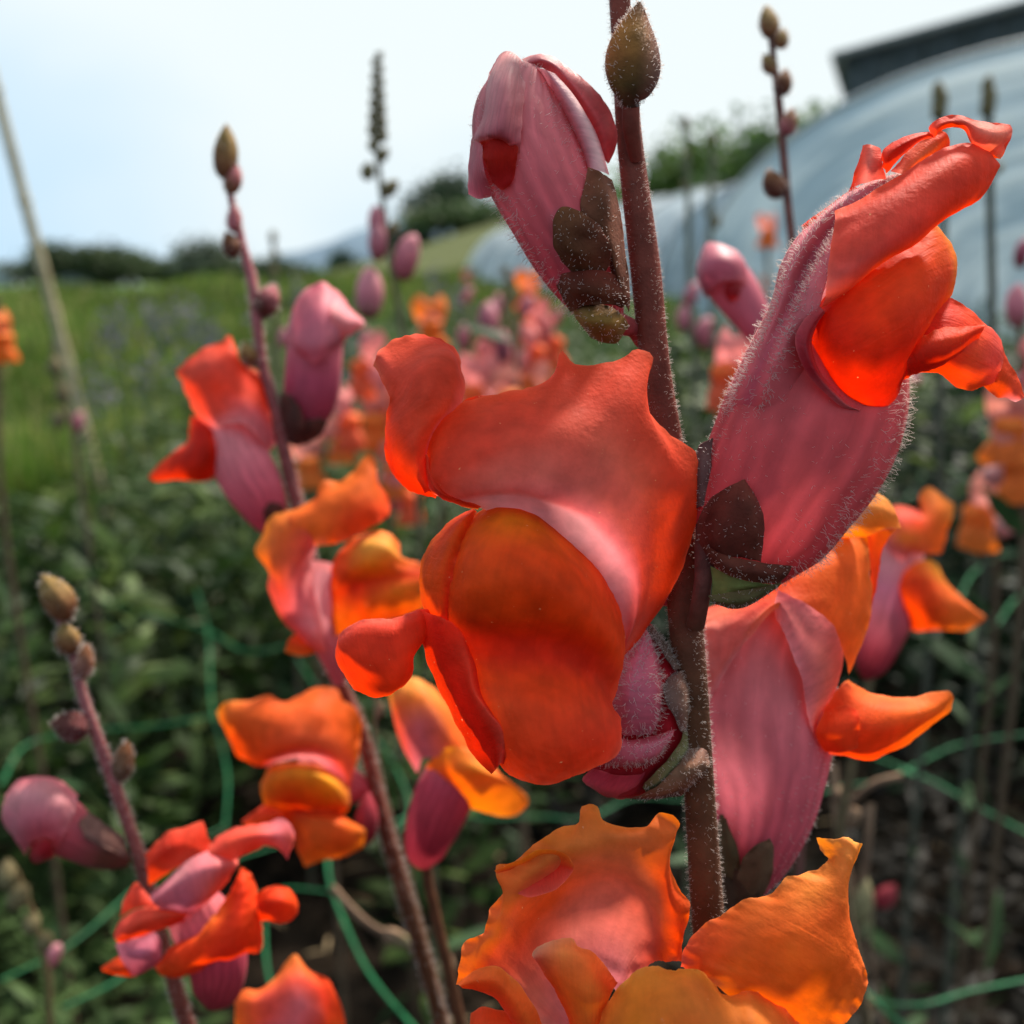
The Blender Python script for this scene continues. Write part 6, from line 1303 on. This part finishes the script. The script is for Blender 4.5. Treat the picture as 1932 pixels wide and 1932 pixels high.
# ---------------------------------------------------------------- orange flower on the right, behind the pink tube
D4 = 0.235
p4 = ground_thing(1650, 2100, .30, 'orange snapdragon flower with purple tube behind the lower right flower', LIG)
f = tube('flower', [(1634, 1282, 0, 8), (1640, 1262, 0, 28), (1656, 1215, 0, 42), (1672, 1165, 0, 50), (1688, 1110, 5, 50), (1700, 1050, 15, 44), (1705, 1000, 25, 34)], [DMAG, MAG, PURP, (.55, .2, .28), PALE, PINK], D4, p4, nu=32, nv=36, squash=.8, label='orange side-on flower with purple tube')
patch('upper_lip_lobe', [S((1650, 1000, 10), (1672, 960, 10), (1692, 954, 10), (1720, 960, 0), (1742, 966, 0), (1732, 940, 10), (1752, 918, 14), (1772, 930, 8), (1799, 950, 12)), S((1660, 1010, -20), (1690, 985, -34), (1722, 985, -36), (1750, 988, -30), (1775, 968, -14), (1797, 975, 8)),
                         S((1672, 1030, -30), (1700, 1015, -46), (1730, 1015, -48), (1758, 1010, -30), (1778, 1000, -10), (1792, 992, 5)), S((1700, 1060, -30), (1722, 1045, -42), (1742, 1045, -40), (1760, 1045, -24), (1772, 1045, -6), (1778, 1034, 6))],
      [[ORED, ORED, RED, YORG, YORG], [CORAL, CORAL, ORED, ORG_, YORG], [PINK, YORG, ORG_, ORG_, ORG_], [PINK, CORAL, ORG_, ORG_]], D4, f, nu=46, nv=32, seed=271)
patch('lower_lip', [S((1705, 1080, -30), (1728, 1062, -44), (1748, 1056, -44), (1768, 1066, -10), (1773, 1088, 0)), S((1690, 1115, -24), (1718, 1100, -58), (1750, 1098, -60), (1776, 1108, -34), (1800, 1122, -14), (1816, 1130, 0)), S((1694, 1150, -14), (1725, 1140, -54), (1760, 1140, -54), (1795, 1145, -34), (1828, 1148, -14), (1850, 1158, 0)),
                    S((1703, 1176, 0), (1728, 1190, -10), (1770, 1188, -20), (1800, 1190, -16), (1828, 1188, -8), (1860, 1167, 0))], [[ORED, ORG_, (.95, .5, .05), YORG], [ORED, ORED, ORG_, ORG_], [ORED, ORED, ORG_, ORG_], [RED, ORED, ORG_, ORG_]], D4, f, nu=40, nv=34, seed=272)
st4 = [(1700, 960, 70, 7), (1672, 1150, 60, 8), (1640, 1290, 30, 9), (1600, 1480, 30, 10), (1585, 1560, 30, 10), (1600, 1720, 30, 10), (1640, 1960, 30, 11)]
tube('stem', st4, [(.10, .08, .04), (.10, .07, .04)], D4, p4, mat=M_STEM, nu=12, nv=40)
lower(p4, st4, D4, 11, pig=(.1, .08, .04))

# ================================================================== blurred flowers further off
# templates in local centimetres: +X is the way the flower faces, Z up
def loc_patch(name, rows, cols, scale, nu=22, nv=18, seed=1, mat=None):
    G, kn = grid_rows(rows, nu, nv)
    G = G + normals(G) * snoise(G, 2.0, seed)[..., :1] * .035 + snoise(G, 6.0, seed + 1) * .02
    C = np.clip(colgrid(cols, kn, nu, nv) * (1 + .1 * snoise(G, 1.5, seed + 2)[..., :1]), .004, .95)
    uu, vv = np.meshgrid(np.linspace(0, 1, nu), np.linspace(0, 1, nv))
    me_o = mesh_np(name, (G * scale).reshape(-1, 3), grid_faces(nv, nu), mat or M_PETAL, None, C.reshape(-1, 3), np.stack([uu, vv], -1).reshape(-1, 2))
    me = me_o.data; bpy.data.objects.remove(me_o)
    return me
def loc_tube(name, path, cols, scale, nu=18, nv=18, mat=None, bumpy=.05):
    c = resample(path, nv); an = np.linspace(0, 2 * math.pi, nu, endpoint=False)
    T = np.gradient(c[:, :3], axis=0); T /= np.linalg.norm(T, axis=1, keepdims=True)
    S_ = np.cross(T, [0, 1.0, 0.001]); S_ /= np.linalg.norm(S_, axis=1, keepdims=True); N_ = np.cross(S_, T)
    rr = c[:, 3:4] * (1 + bumpy * np.cos(4 * an)[None, :])
    G = c[:, None, :3] + S_[:, None] * (np.cos(an) * rr)[..., None] + N_[:, None] * (np.sin(an) * rr)[..., None]
    C = colgrid(cols, np.linspace(0, 1, len(cols)), nu, nv)
    o = mesh_np(name, (G * scale).reshape(-1, 3), grid_faces(nv, nu, True), mat or M_SKIN, None, C.reshape(-1, 3), np.zeros((nu * nv, 2)))
    me = o.data; bpy.data.objects.remove(o)
    return me

def mirror(row):
    return [(x, -y, z) for x, y, z in row[::-1]]
def flower_set(tag_, up, lip, knob, tub, seed):
    cm = .01
    T = loc_tube('flower', [(-.1, 0, -.1, .12), (.1, 0, .0, .38), (.9, 0, .25, .46), (1.6, 0, .6, .55), (2.1, 0, 1.0, .6)], [(.12, .06, .04), tub, tub, up], cm)
    rows = [[(1.6, .62, 1.0), (1.7, .5, 1.3), (1.75, 0, 1.5), (1.7, -.5, 1.3), (1.6, -.62, 1.0)], [(1.7, .95, 1.3), (2.0, .6, 1.8), (2.15, 0, 2.0), (2.0, -.6, 1.8), (1.7, -.95, 1.3)],
            [(1.5, 1.15, 1.9), (1.9, .75, 2.4), (2.0, 0, 2.3), (1.9, -.75, 2.4), (1.5, -1.15, 1.9)], [(1.1, 1.25, 2.3), (1.35, .8, 3.0), (1.75, .1, 2.5), (1.35, -.8, 3.0), (1.1, -1.25, 2.3)]]
    U = loc_patch('upper_lip', rows, [tub, up, up, up], cm, seed=seed)
    rows = [[(1.7, .55, 1.0), (2.1, .45, 1.4), (2.3, 0, 1.35), (2.1, -.45, 1.4), (1.7, -.55, 1.0)], [(1.8, .8, .7), (2.6, .5, 1.15), (2.75, 0, 1.05), (2.6, -.5, 1.15), (1.8, -.8, .7)],
            [(1.8, .75, .3), (2.5, .5, .45), (2.6, 0, .4), (2.5, -.5, .45), (1.8, -.75, .3)], [(1.9, 1.15, -.2), (2.6, .6, -.1), (2.9, 0, .0), (2.6, -.6, -.1), (1.9, -1.15, -.2)], [(1.8, 1.3, -.6), (2.5, .75, -.8), (3.1, 0, -.6), (2.5, -.75, -.8), (1.8, -1.3, -.6)]]
    Lp = loc_patch('lower_lip', rows, [lip, [lip, knob, lip], lip, lip, lip], cm, seed=seed + 3)
    return T, U, Lp
FS = {
    'coral': flower_set('coral', (.85, .27, .25), (.84, .14, .06), ORG_, (.7, .26, .27), 300),
    'orange': flower_set('orange', (.9, .22, .05), (.88, .17, .02), YORG, (.72, .3, .28), 310),
    'salmon': flower_set('salmon', (.88, .32, .24), (.88, .2, .04), YORG, (.72, .34, .34), 320)}
BUDP = loc_tube('bud', [(0, 0, -.9, .05), (0, 0, -.75, .3), (0, 0, -.3, .46), (.05, 0, .2, .5), (.15, 0, .7, .42), (.3, 0, 1.05, .2), (.36, 0, 1.15, .03)], [(.2, .1, .06), (.5, .14, .18), (.68, .26, .3), (.7, .3, .33)], .01)
BUDD = loc_tube('bud', [(0, 0, -.9, .05), (0, 0, -.75, .3), (0, 0, -.3, .46), (.05, 0, .2, .5), (.15, 0, .7, .42), (.3, 0, 1.05, .2), (.36, 0, 1.15, .03)], [(.2, .05, .05), (.3, .06, .09), (.45, .12, .17), (.5, .16, .2)], .01)
BUDG = loc_tube('bud', [(0, 0, -.5, .05), (0, 0, -.4, .22), (0, 0, -.1, .32), (0, 0, .2, .26), (0, 0, .5, .05)], [(.16, .14, .07), (.2, .16, .08), (.16, .12, .06)], .01, mat=M_CALYX)
M_STEMG = M_STEM

def put(me_or_set, t, x, y, d, yaw=0, pitch=0, size=1.0, name=None):
    """yaw: 0 faces the camera, 90 faces frame right, -90 frame left"""
    p = Vector(P(x, y, d)) - Vector(t.location)
    rot = (Matrix.Rotation(R(yaw - 90), 4, 'Z') @ Matrix.Rotation(R(pitch), 4, 'Y'))
    M = Matrix.Translation(p) @ rot @ Matrix.Scale(size, 4) @ Matrix.Translation(Vector((-.016, 0, -.010)) if isinstance(me_or_set, tuple) else Vector())
    if isinstance(me_or_set, tuple):
        a, b, c = me_or_set
        o = bpy.data.objects.new('flower', a); col.objects.link(o); o.parent = t; o.matrix_local = M
        for nm, m in (('upper_lip', b), ('lower_lip', c)):
            q = bpy.data.objects.new(nm, m); col.objects.link(q); q.parent = o
    else:
        o = bpy.data.objects.new(name or 'bud', me_or_set); col.objects.link(o); o.parent = t; o.matrix_local = M
    return o

def far_plant(label, d, stem, r, flowers=(), buds=(), pig=(.2, .13, .08), group=LIG, nv=40, leaves=None):
    """stem: frame points; flowers: (kind, x, y, yaw, size); buds: (mesh, x, y, tilt, size)"""
    xb, yb = stem[-1]
    p = P(xb, yb, d); t = thing('snapdragon_plant', (p[0] + .01, p[1] + .01, 0), label, 'snapdragon', group)
    pts = [P(x, y, d) for x, y in stem]
    g = np.array([t.location[0], t.location[1], -.01])
    rr = r * d / F
    pig = tuple(v * .6 for v in pig)
    wtube('stem', pts + [(pts[-1] + g) / 2 + [0, .004, 0], g], [rr * .7] + [rr] * len(pts) + [rr * 1.1], M_STEM, t, pig=pig, nv=nv)
    for k, x, y, yaw, s in flowers:
        put(FS[k], t, x, y, d, yaw, 0, s * (1.18 if 640 < x < 1060 else 1.0))
    for b, x, y, tilt, s in buds:
        put(b, t, x, y, d, 0 if abs(tilt) < 200 else 90, 0, s).rotation_euler = (0, R(tilt), R(-90 if tilt < 0 else 0))
    if leaves is None:
        leaves = d > .35
    if leaves:
        rs = np.random.RandomState(int(xb) + 7)
        n = 22 if d > .7 else 9; a = pts[-1]
        pos = np.array([a + (g - a) * rs.uniform(-.1, .95) for _ in range(n)]); an = rs.uniform(0, 6.28, n)
        L = rs.uniform(.02, .045, n)
        o = leaf_mass('leaves', pos, np.stack([np.cos(an), np.sin(an), rs.uniform(-.1, 1, n)], 1), L, L * .22, np.tile([.025, .055, .018], (n, 1)) * rs.uniform(.7, 1.3, (n, 1)), M_BEDLEAF)
        o.parent = t; o.matrix_parent_inverse = Matrix.Translation(-Vector(t.location))
    return t

# tall green spike
sp = [(712, 100), (713, 200), (708, 260), (716, 320), (722, 380), (728, 430), (742, 520), (758, 620), (772, 760), (785, 900)]
gb = []
for i in range(13):
    y = 106 + i * 12.5; gb.append((BUDG, 712 + (4.5 + i * .5) * (-1) ** i, y, 20 * (-1) ** i, .34 + .014 * i))
for (x, y, tl, s) in ((704, 272, -20, .55), (722, 292, 40, .6), (694, 322, -42, .75), (736, 355, 48, .75)):
    gb.append((BUDG, x, y, tl, s))
d = .37
far_plant('tall slim green spike above half opened pink buds left of the big pink bud', d, sp, 5,
          buds=gb + [(BUDP, 711, 425, -5, .55), (BUDP, 713, 462, -10, .62), (BUDP, 764, 492, 8, .78), (BUDP, 697, 562, -35, .9), (BUDG, 742, 430, 10, .5)], pig=(.17, .15, .09))
# brown bud stem at the upper right
tB = far_plant('thin brown stem with round brown buds rising behind the tall red flower', .2, [(1452, 50), (1466, 110), (1470, 180), (1477, 290), (1487, 390), (1498, 470), (1506, 580), (1512, 760), (1525, 1000)], 8.5, pig=(.28, .12, .10))
D5 = .2
for b in ((1450, 42, 19, 33, -8, BR, GRN), (1474, 73, 14, 20, 12, BR, GRN), (1450, 121, 14, 21, -20, BR, GRN), (1478, 156, 17, 26, 14, BRD, BR), (1488, 230, 16, 27, 16, PKB, BR), (1459, 347, 22, 30, -20, BRD, BR)):
    o = bud_shape('bud', *b, D5, tB, dz=-8, seed=int(b[1]))
    hairs(o, 120, 6, seed=int(b[0]) + 1, width=.6)
tube('pedicel', [(1482, 356, 0, 6), (1466, 358, -6, 8)], [BRD, BRD], D5, tB, mat=M_STEM, nu=10, nv=6)
f = tube('flower_bud', [(1318, 492, 0, 6), (1326, 496, 0, 26), (1346, 508, 0, 42), (1374, 532, 0, 46), (1404, 574, 0, 42), (1434, 622, 0, 32), (1458, 668, 0, 22), (1478, 716, 0, 12), (1500, 760, 0, 8)], [(.5, .16, .2), (.55, .17, .22), (.56, .15, .2), (.55, .08, .13), (.4, .05, .08)], D5, tB, mat=M_SKIN, nu=32, nv=36, squash=.85, label='drooping mauve pink bud between the main stem and the red flower')
patch('hood_fold', [S((1316, 505, -8), (1322, 478, -10), (1337, 457, -10), (1358, 460, -20), (1392, 474, -20)), S((1318, 530, -10), (1330, 505, -46), (1352, 490, -56), (1380, 490, -56), (1408, 500, -30)), S((1330, 562, -8), (1344, 545, -46), (1362, 530, -60), (1388, 528, -60), (1412, 535, -40))], [(.52, .2, .24), (.5, .14, .19), (.4, .07, .1)], D5, f, mat=M_SKIN, nu=26, nv=20, seed=281)
patch('dark_opening', [S((1366, 536, -60), (1384, 532, -62), (1402, 538, -56)), S((1366, 558, -50), (1384, 556, -58), (1398, 550, -56)), S((1376, 572, -42), (1386, 568, -50), (1394, 562, -52))], [(.3, .015, .02)] * 3, D5, f, mat=M_SKIN, nu=12, nv=10, seed=282)  # slit on the closed bud, its inner shade is put into the colour

FP = far_plant
# cluster between the left plant and the main stem
FP('pale spike with mauve buds and coral flowers in the middle cluster', .80, [(958, 505), (960, 560), (962, 640), (968, 760)], 6.5,
   flowers=[('coral', 985, 715, 20, 1.0), ('coral', 935, 700, 60, .95), ('salmon', 1000, 740, -30, 1.0), ('coral', 895, 722, 10, .95), ('salmon', 930, 730, -50, 1.0), ('coral', 910, 690, -80, .9), ('coral', 1000, 660, 70, .85)],
   buds=[(BUDG, 950, 512, -10, .7), (BUDG, 966, 530, 14, .8), (BUDG, 955, 548, -14, .8), (BUDP, 940, 578, -28, .8), (BUDP, 990, 580, 22, .85), (BUDG, 972, 560, 20, .9)], pig=(.3, .22, .12))
FP('snapdragon with dark mauve drooping bud in the middle cluster', .66, [(980, 600), (975, 660), (972, 760)], 6,
   flowers=[('coral', 905, 735, -40, .9), ('salmon', 950, 745, 30, .9)], buds=[(BUDD, 922, 612, -42, 1.25), (BUDD, 948, 660, -28, 1.0), (BUDP, 875, 640, -10, .8)], pig=(.25, .16, .1))
FP('snapdragon with a single orange red flower above the curled petal', .85, [(818, 570), (822, 640), (826, 760), (830, 900)], 6, flowers=[('orange', 812, 612, 10, .95), ('coral', 850, 760, 40, .9)], buds=[(BUDP, 880, 560, 20, .7), (BUDG, 818, 566, 0, .8)])
FP('pink red flowers right of the middle cluster beneath the hanging bud', .88, [(1035, 560), (1038, 660), (1040, 800)], 6, flowers=[('coral', 1030, 645, 80, 1.1), ('coral', 1010, 610, -60, .9), ('salmon', 1025, 690, 20, 1.0), ('orange', 997, 548, 0, .75)], buds=[(BUDP, 1050, 600, 10, .7)])
FP('coral flowers on a stem close left of the curled petal', .72, [(700, 640), (712, 700), (722, 800), (735, 960)], 6.5, flowers=[('coral', 700, 690, -60, 1.0), ('salmon', 715, 790, -20, 1.0), ('coral', 730, 745, 60, .9), ('salmon', 742, 880, 30, .95), ('coral', 762, 935, 60, .85)], buds=[(BUDP, 690, 640, -12, .6)])
FP('small salmon flowers low behind the folded pink bud', .68, [(600, 760), (598, 820), (590, 900), (585, 1000)], 6, flowers=[('salmon', 580, 868, 20, .95), ('coral', 645, 790, 70, .9), ('salmon', 640, 830, 30, .8)], buds=[(BUDP, 535, 640, 0, .6)])
# right side
FP('snapdragon with one pale orange blossom in front of the big tunnel', .95, [(1447, 425), (1449, 520), (1452, 700), (1455, 850)], 5, flowers=[('salmon', 1447, 437, 10, .8)], pig=(.22, .2, .14))
FP('tall grey green stem right of the main stem with small pink buds', .62, [(1293, 220), (1298, 330), (1300, 480), (1306, 640), (1312, 900)], 5.5, buds=[(BUDG, 1293, 232, 0, .8), (BUDG, 1297, 290, 12, .6), (BUDG, 1290, 350, -14, .6), (BUDP, 1302, 560, 12, .75), (BUDP, 1290, 605, -14, .75), (BUDP, 1322, 625, 24, .8)], pig=(.2, .2, .12))
FP('second grey green stem right of the main stem with forked tip', .66, [(1345, 250), (1342, 360), (1340, 500), (1348, 700), (1352, 900)], 5.5, buds=[(BUDG, 1345, 262, 0, .8), (BUDG, 1352, 420, 34, .8), (BUDG, 1336, 400, -20, .6), (BUDP, 1330, 640, 0, .7)], pig=(.2, .2, .12))
FP('orange red flower just left of the big pink tube', .42, [(1400, 600), (1396, 680), (1392, 800), (1400, 1000)], 6, flowers=[('coral', 1385, 700, -50, .85), ('orange', 1390, 740, 0, .6)])
FP('dark spike in front of the tunnel left of its twin', .52, [(1772, 165), (1776, 220), (1780, 500), (1775, 720), (1772, 950)], 7, buds=[(BUDG, 1770, 170, -4, .9), (BUDG, 1774, 188, 6, 1.15), (BUDG, 1772, 206, -4, 1.1), (BUDP, 1725, 716, -60, .5)], pig=(.14, .14, .10))
FP('dark spike in front of the tunnel right of its twin', .52, [(1865, 150), (1866, 220), (1868, 400), (1872, 560), (1870, 900)], 8, buds=[(BUDG, 1864, 160, 3, .9), (BUDG, 1866, 180, -5, 1.1), (BUDG, 1864, 200, 4, 1.1), (BUDG, 1882, 318, 50, .7)], pig=(.14, .14, .10))
FP('coral and orange flowers stacked at the right edge', .46, [(1925, 600), (1926, 760), (1928, 900), (1930, 1060)], 7, flowers=[('salmon', 1908, 800, -30, .95), ('salmon', 1916, 868, 20, .95), ('coral', 1938, 700, 60, .7)], buds=[(BUDD, 1926, 482, 0, .6), (BUDP, 1918, 585, -20, .9)])
FP('salmon flower low at the right with orange lip', .50, [(1880, 900), (1876, 980), (1880, 1100)], 6, flowers=[('salmon', 1860, 965, -70, .95)])
# left edge
FP('orange flower at the left edge over the meadow', .62, [(-6, 560), (-4, 640), (0, 900)], 6, flowers=[('orange', -2, 636, 60, .8)])
FP('leggy brown seed stem leaning beside the bamboo cane', .80, [(100, 640), (110, 720), (135, 790), (150, 900)], 5, buds=[(BUDG, 104, 690, -14, 1.6), (BUDG, 118, 742, 12, 1.7), (BUDG, 112, 790, -40, 1.7), (BUDP, 146, 800, 10, .8)], pig=(.2, .15, .1))
FP('thin distant stem below the blue hill', .9, [(515, 440), (518, 560), (524, 760)], 5, buds=[(BUDG, 515, 446, 0, 1.0), (BUDG, 519, 480, 8, 1.0), (BUDG, 516, 510, -8, 1.0)], pig=(.22, .18, .12))
# low plants in the bottom left corner
FP('low brown and green seed heads in the bottom left corner', .30, [(30, 1640), (60, 1720), (90, 1830), (95, 1960)], 6, buds=[(BUDG, 14, 1650, -20, .85), (BUDG, 36, 1690, 30, .9), (BUDG, 60, 1740, -30, .7), (BUDG, 86, 1775, 20, .65)], pig=(.2, .13, .06))
FP('tiny rosy bud low in the bottom left corner', .32, [(100, 1780), (98, 1850), (90, 1960)], 4, buds=[(BUDP, 96, 1808, 20, .45)], pig=(.18, .2, .08))

# a loose background row, seen between the nearer flowers
def far_label(i, k, px, d):
    where = ('left of the middle flower cluster', 'above the middle flower cluster', 'behind the hanging pink bud', 'between the main stem and the mauve bud', 'in front of the tunnels')[min(4, int((px - 560) / 190))]
    return '%s small distant %s snapdragon, far %s' % (ORDN[i], kinds[k], where)
ORDN = ['first', 'second', 'third', 'fourth', 'fifth', 'sixth', 'seventh', 'eighth', 'ninth', 'tenth', 'eleventh', 'twelfth', 'thirteenth', 'fourteenth', 'fifteenth']
rs = np.random.RandomState(77)
kinds = ['coral', 'orange', 'salmon']
for i in range(7):
    px = rs.uniform(560, 1500); d = rs.uniform(1.5, 4.5)
    if 1130 < px < 1270: continue
    top = 520 + (CAMH - rs.uniform(.42, .60)) / d * F
    st_ = [(px, top), (px + rs.uniform(-6, 6), top + 60), (px + rs.uniform(-10, 10), top + 160)]
    bd = [(BUDG, px + rs.uniform(-3, 3), top + j * 12 * 1.5 / d, rs.uniform(-20, 20), 1.1) for j in range(4)]
    k = rs.randint(3)
    fl_ = [(kinds[k], px + rs.uniform(-20, 20), top + rs.uniform(40, 120) / d * 1.4, rs.uniform(-90, 90), rs.uniform(.9, 1.15)) for _ in range(rs.randint(1, 4))]
    tt = far_plant(far_label(i, k, px, d), d, st_, 4.0, flowers=fl_, buds=bd, pig=(.22, .2, .12), group='distant snapdragons in the rows of the bed', nv=16, leaves=False)

# mauve wild flowers at the meadow edge
M_MAUVE = organic("mauve_flower", attr=True, transl=.3, rough=.7, spec=.1, nscale=30, namt=.2, bump=0)
rs = np.random.RandomState(31)
for i, (px, py, d) in enumerate([(285, 590, 2.2), (300, 620, 2.0), (330, 585, 2.3), (360, 600, 2.2), (380, 620, 2.0), (225, 610, 2.0), (208, 640, 1.9), (400, 650, 2.0), (560, 560, 2.6), (340, 690, 1.8), (270, 700, 1.7), (480, 590, 2.4), (180, 740, 1.6), (1080, 560, 2.2), (660, 630, 1.6), (690, 740, 1.5), (820, 540, 2.4), (870, 570, 2.0)]):
    p = P(px, py, d)
    t = thing('wild_flower', (p[0], p[1], 0), 'blurred grey mauve wild flower head at the edge of the bed', 'wild flower', 'mauve wild flowers between bed and meadow')
    wtube('stem', [p, (p + [p[0], p[1], 0]) / 2 + [.01, 0, 0], [p[0], p[1], 0]], [.0015, .002, .002], M_STEM, t, pig=(.1, .14, .06), nv=8, nu=6)
    k = 40; q = p + rs.normal(size=(k, 3)) * [.013, .013, .022]
    V, Fq = leaf_quads(q, .007, rs, .7)
    fh = mesh_np('flower_head', V, Fq, M_MAUVE, t, np.repeat(np.array([[.13, .13, .15]]) * rs.uniform(.7, 1.3, (k, 1)), 4, 0), smooth=False)
    fh['kind'] = 'stuff'

# ---------------------------------------------------------------- dry stems and seed capsules
DRY = (.26, .16, .10); DRYD = (.12, .07, .045)
def dry(label, parts, caps, x, y, d, group=None):
    p = P(x, y, d); t = thing('dry_stem', (p[0], p[1], 0), label, 'dry stem', group)
    for k, (pts, r) in enumerate(parts):
        tube('twig' if k else 'stem', [(a, b, c, r) for a, b, c in pts], [DRY, DRYD, DRY], d, t, mat=M_STEM, nu=10, nv=24, wob=.5)
    for c in caps:
        bud_shape('seed_capsule', *c, d, t, seed=int(c[0]))
    return t
p_ = PP(np.array([[1640, 2060, 0]], float), .33)[0]
dry('dry brown stem with round seed capsules right of the lower right flower', [([(1572, 1440, 0), (1580, 1560, 0), (1608, 1700, 0), (1622, 1830, 0), (1645, 2060, 0)], 8), ([(1702, 1464, -10), (1650, 1478, -10), (1618, 1502, -10), (1592, 1530, -5), (1584, 1560, 0)], 7), ([(1642, 1516, 0), (1638, 1580, 0), (1630, 1650, 0), (1618, 1720, 0)], 8)],
    [(1602, 1542, 24, 26, 60, DRYD, DRY), (1628, 1700, 20, 48, 8, (.24, .2, .1), (.3, .25, .13)), (1580, 1500, 14, 24, -20, DRYD, DRY)], 1645, 2060, .33)
dry('pinkish broken twig lying on the netting near the bottom left middle', [([(626, 1674, 0), (660, 1712, -5), (700, 1748, -5), (740, 1768, 0), (776, 1790, 0), (850, 1990, 10)], 8)], [(752, 1772, 16, 34, 118, DRY, (.24, .2, .1)), (842, 1826, 17, 26, 20, (.24, .2, .1), DRY)], 850, 1990, .30)
dry('thin dry twig beside the orange bottom flower', [([(700, 1290, 0), (712, 1330, 0), (706, 1370, 0), (716, 1450, 0), (800, 1760, 10), (850, 1990, 20)], 4)], [(702, 1300, 8, 16, 10, DRY, DRY), (718, 1338, 8, 16, 20, DRY, DRY)], 860, 1990, .24)
dry('short dry stalk low at the right edge of the bottom flower', [([(1650, 1690, 0), (1640, 1760, 0), (1650, 1850, 0), (1700, 2060, 0)], 5)], [(1672, 1690, 20, 28, 40, (.3, .03, .04), (.35, .05, .06)), (1630, 1740, 16, 34, 0, (.2, .2, .1), (.24, .2, .1))], 1700, 2060, .45)
# fallen petals and straw on the soil
M_STRAW = organic("straw", color=(.28, .2, .11), transl=.1, rough=.7, spec=.2, nscale=60, namt=.3, bump=0)
rs = np.random.RandomState(8)
pts = []
for i in range(420):
    y = rs.uniform(.55, 1.9); x = rs.uniform(-.5, .6) * y; pts.append((x, y, .012 + rs.uniform(0, .012)))
pts = np.array(pts); an = rs.uniform(0, 6.28, len(pts))
L = rs.uniform(.01, .05, len(pts))
leaf_mass('soil_litter', pts, np.stack([np.cos(an), np.sin(an), rs.uniform(-.05, .2, len(pts))], 1), L, L * .12, np.tile([.2, .14, .08], (len(pts), 1)), M_STRAW)
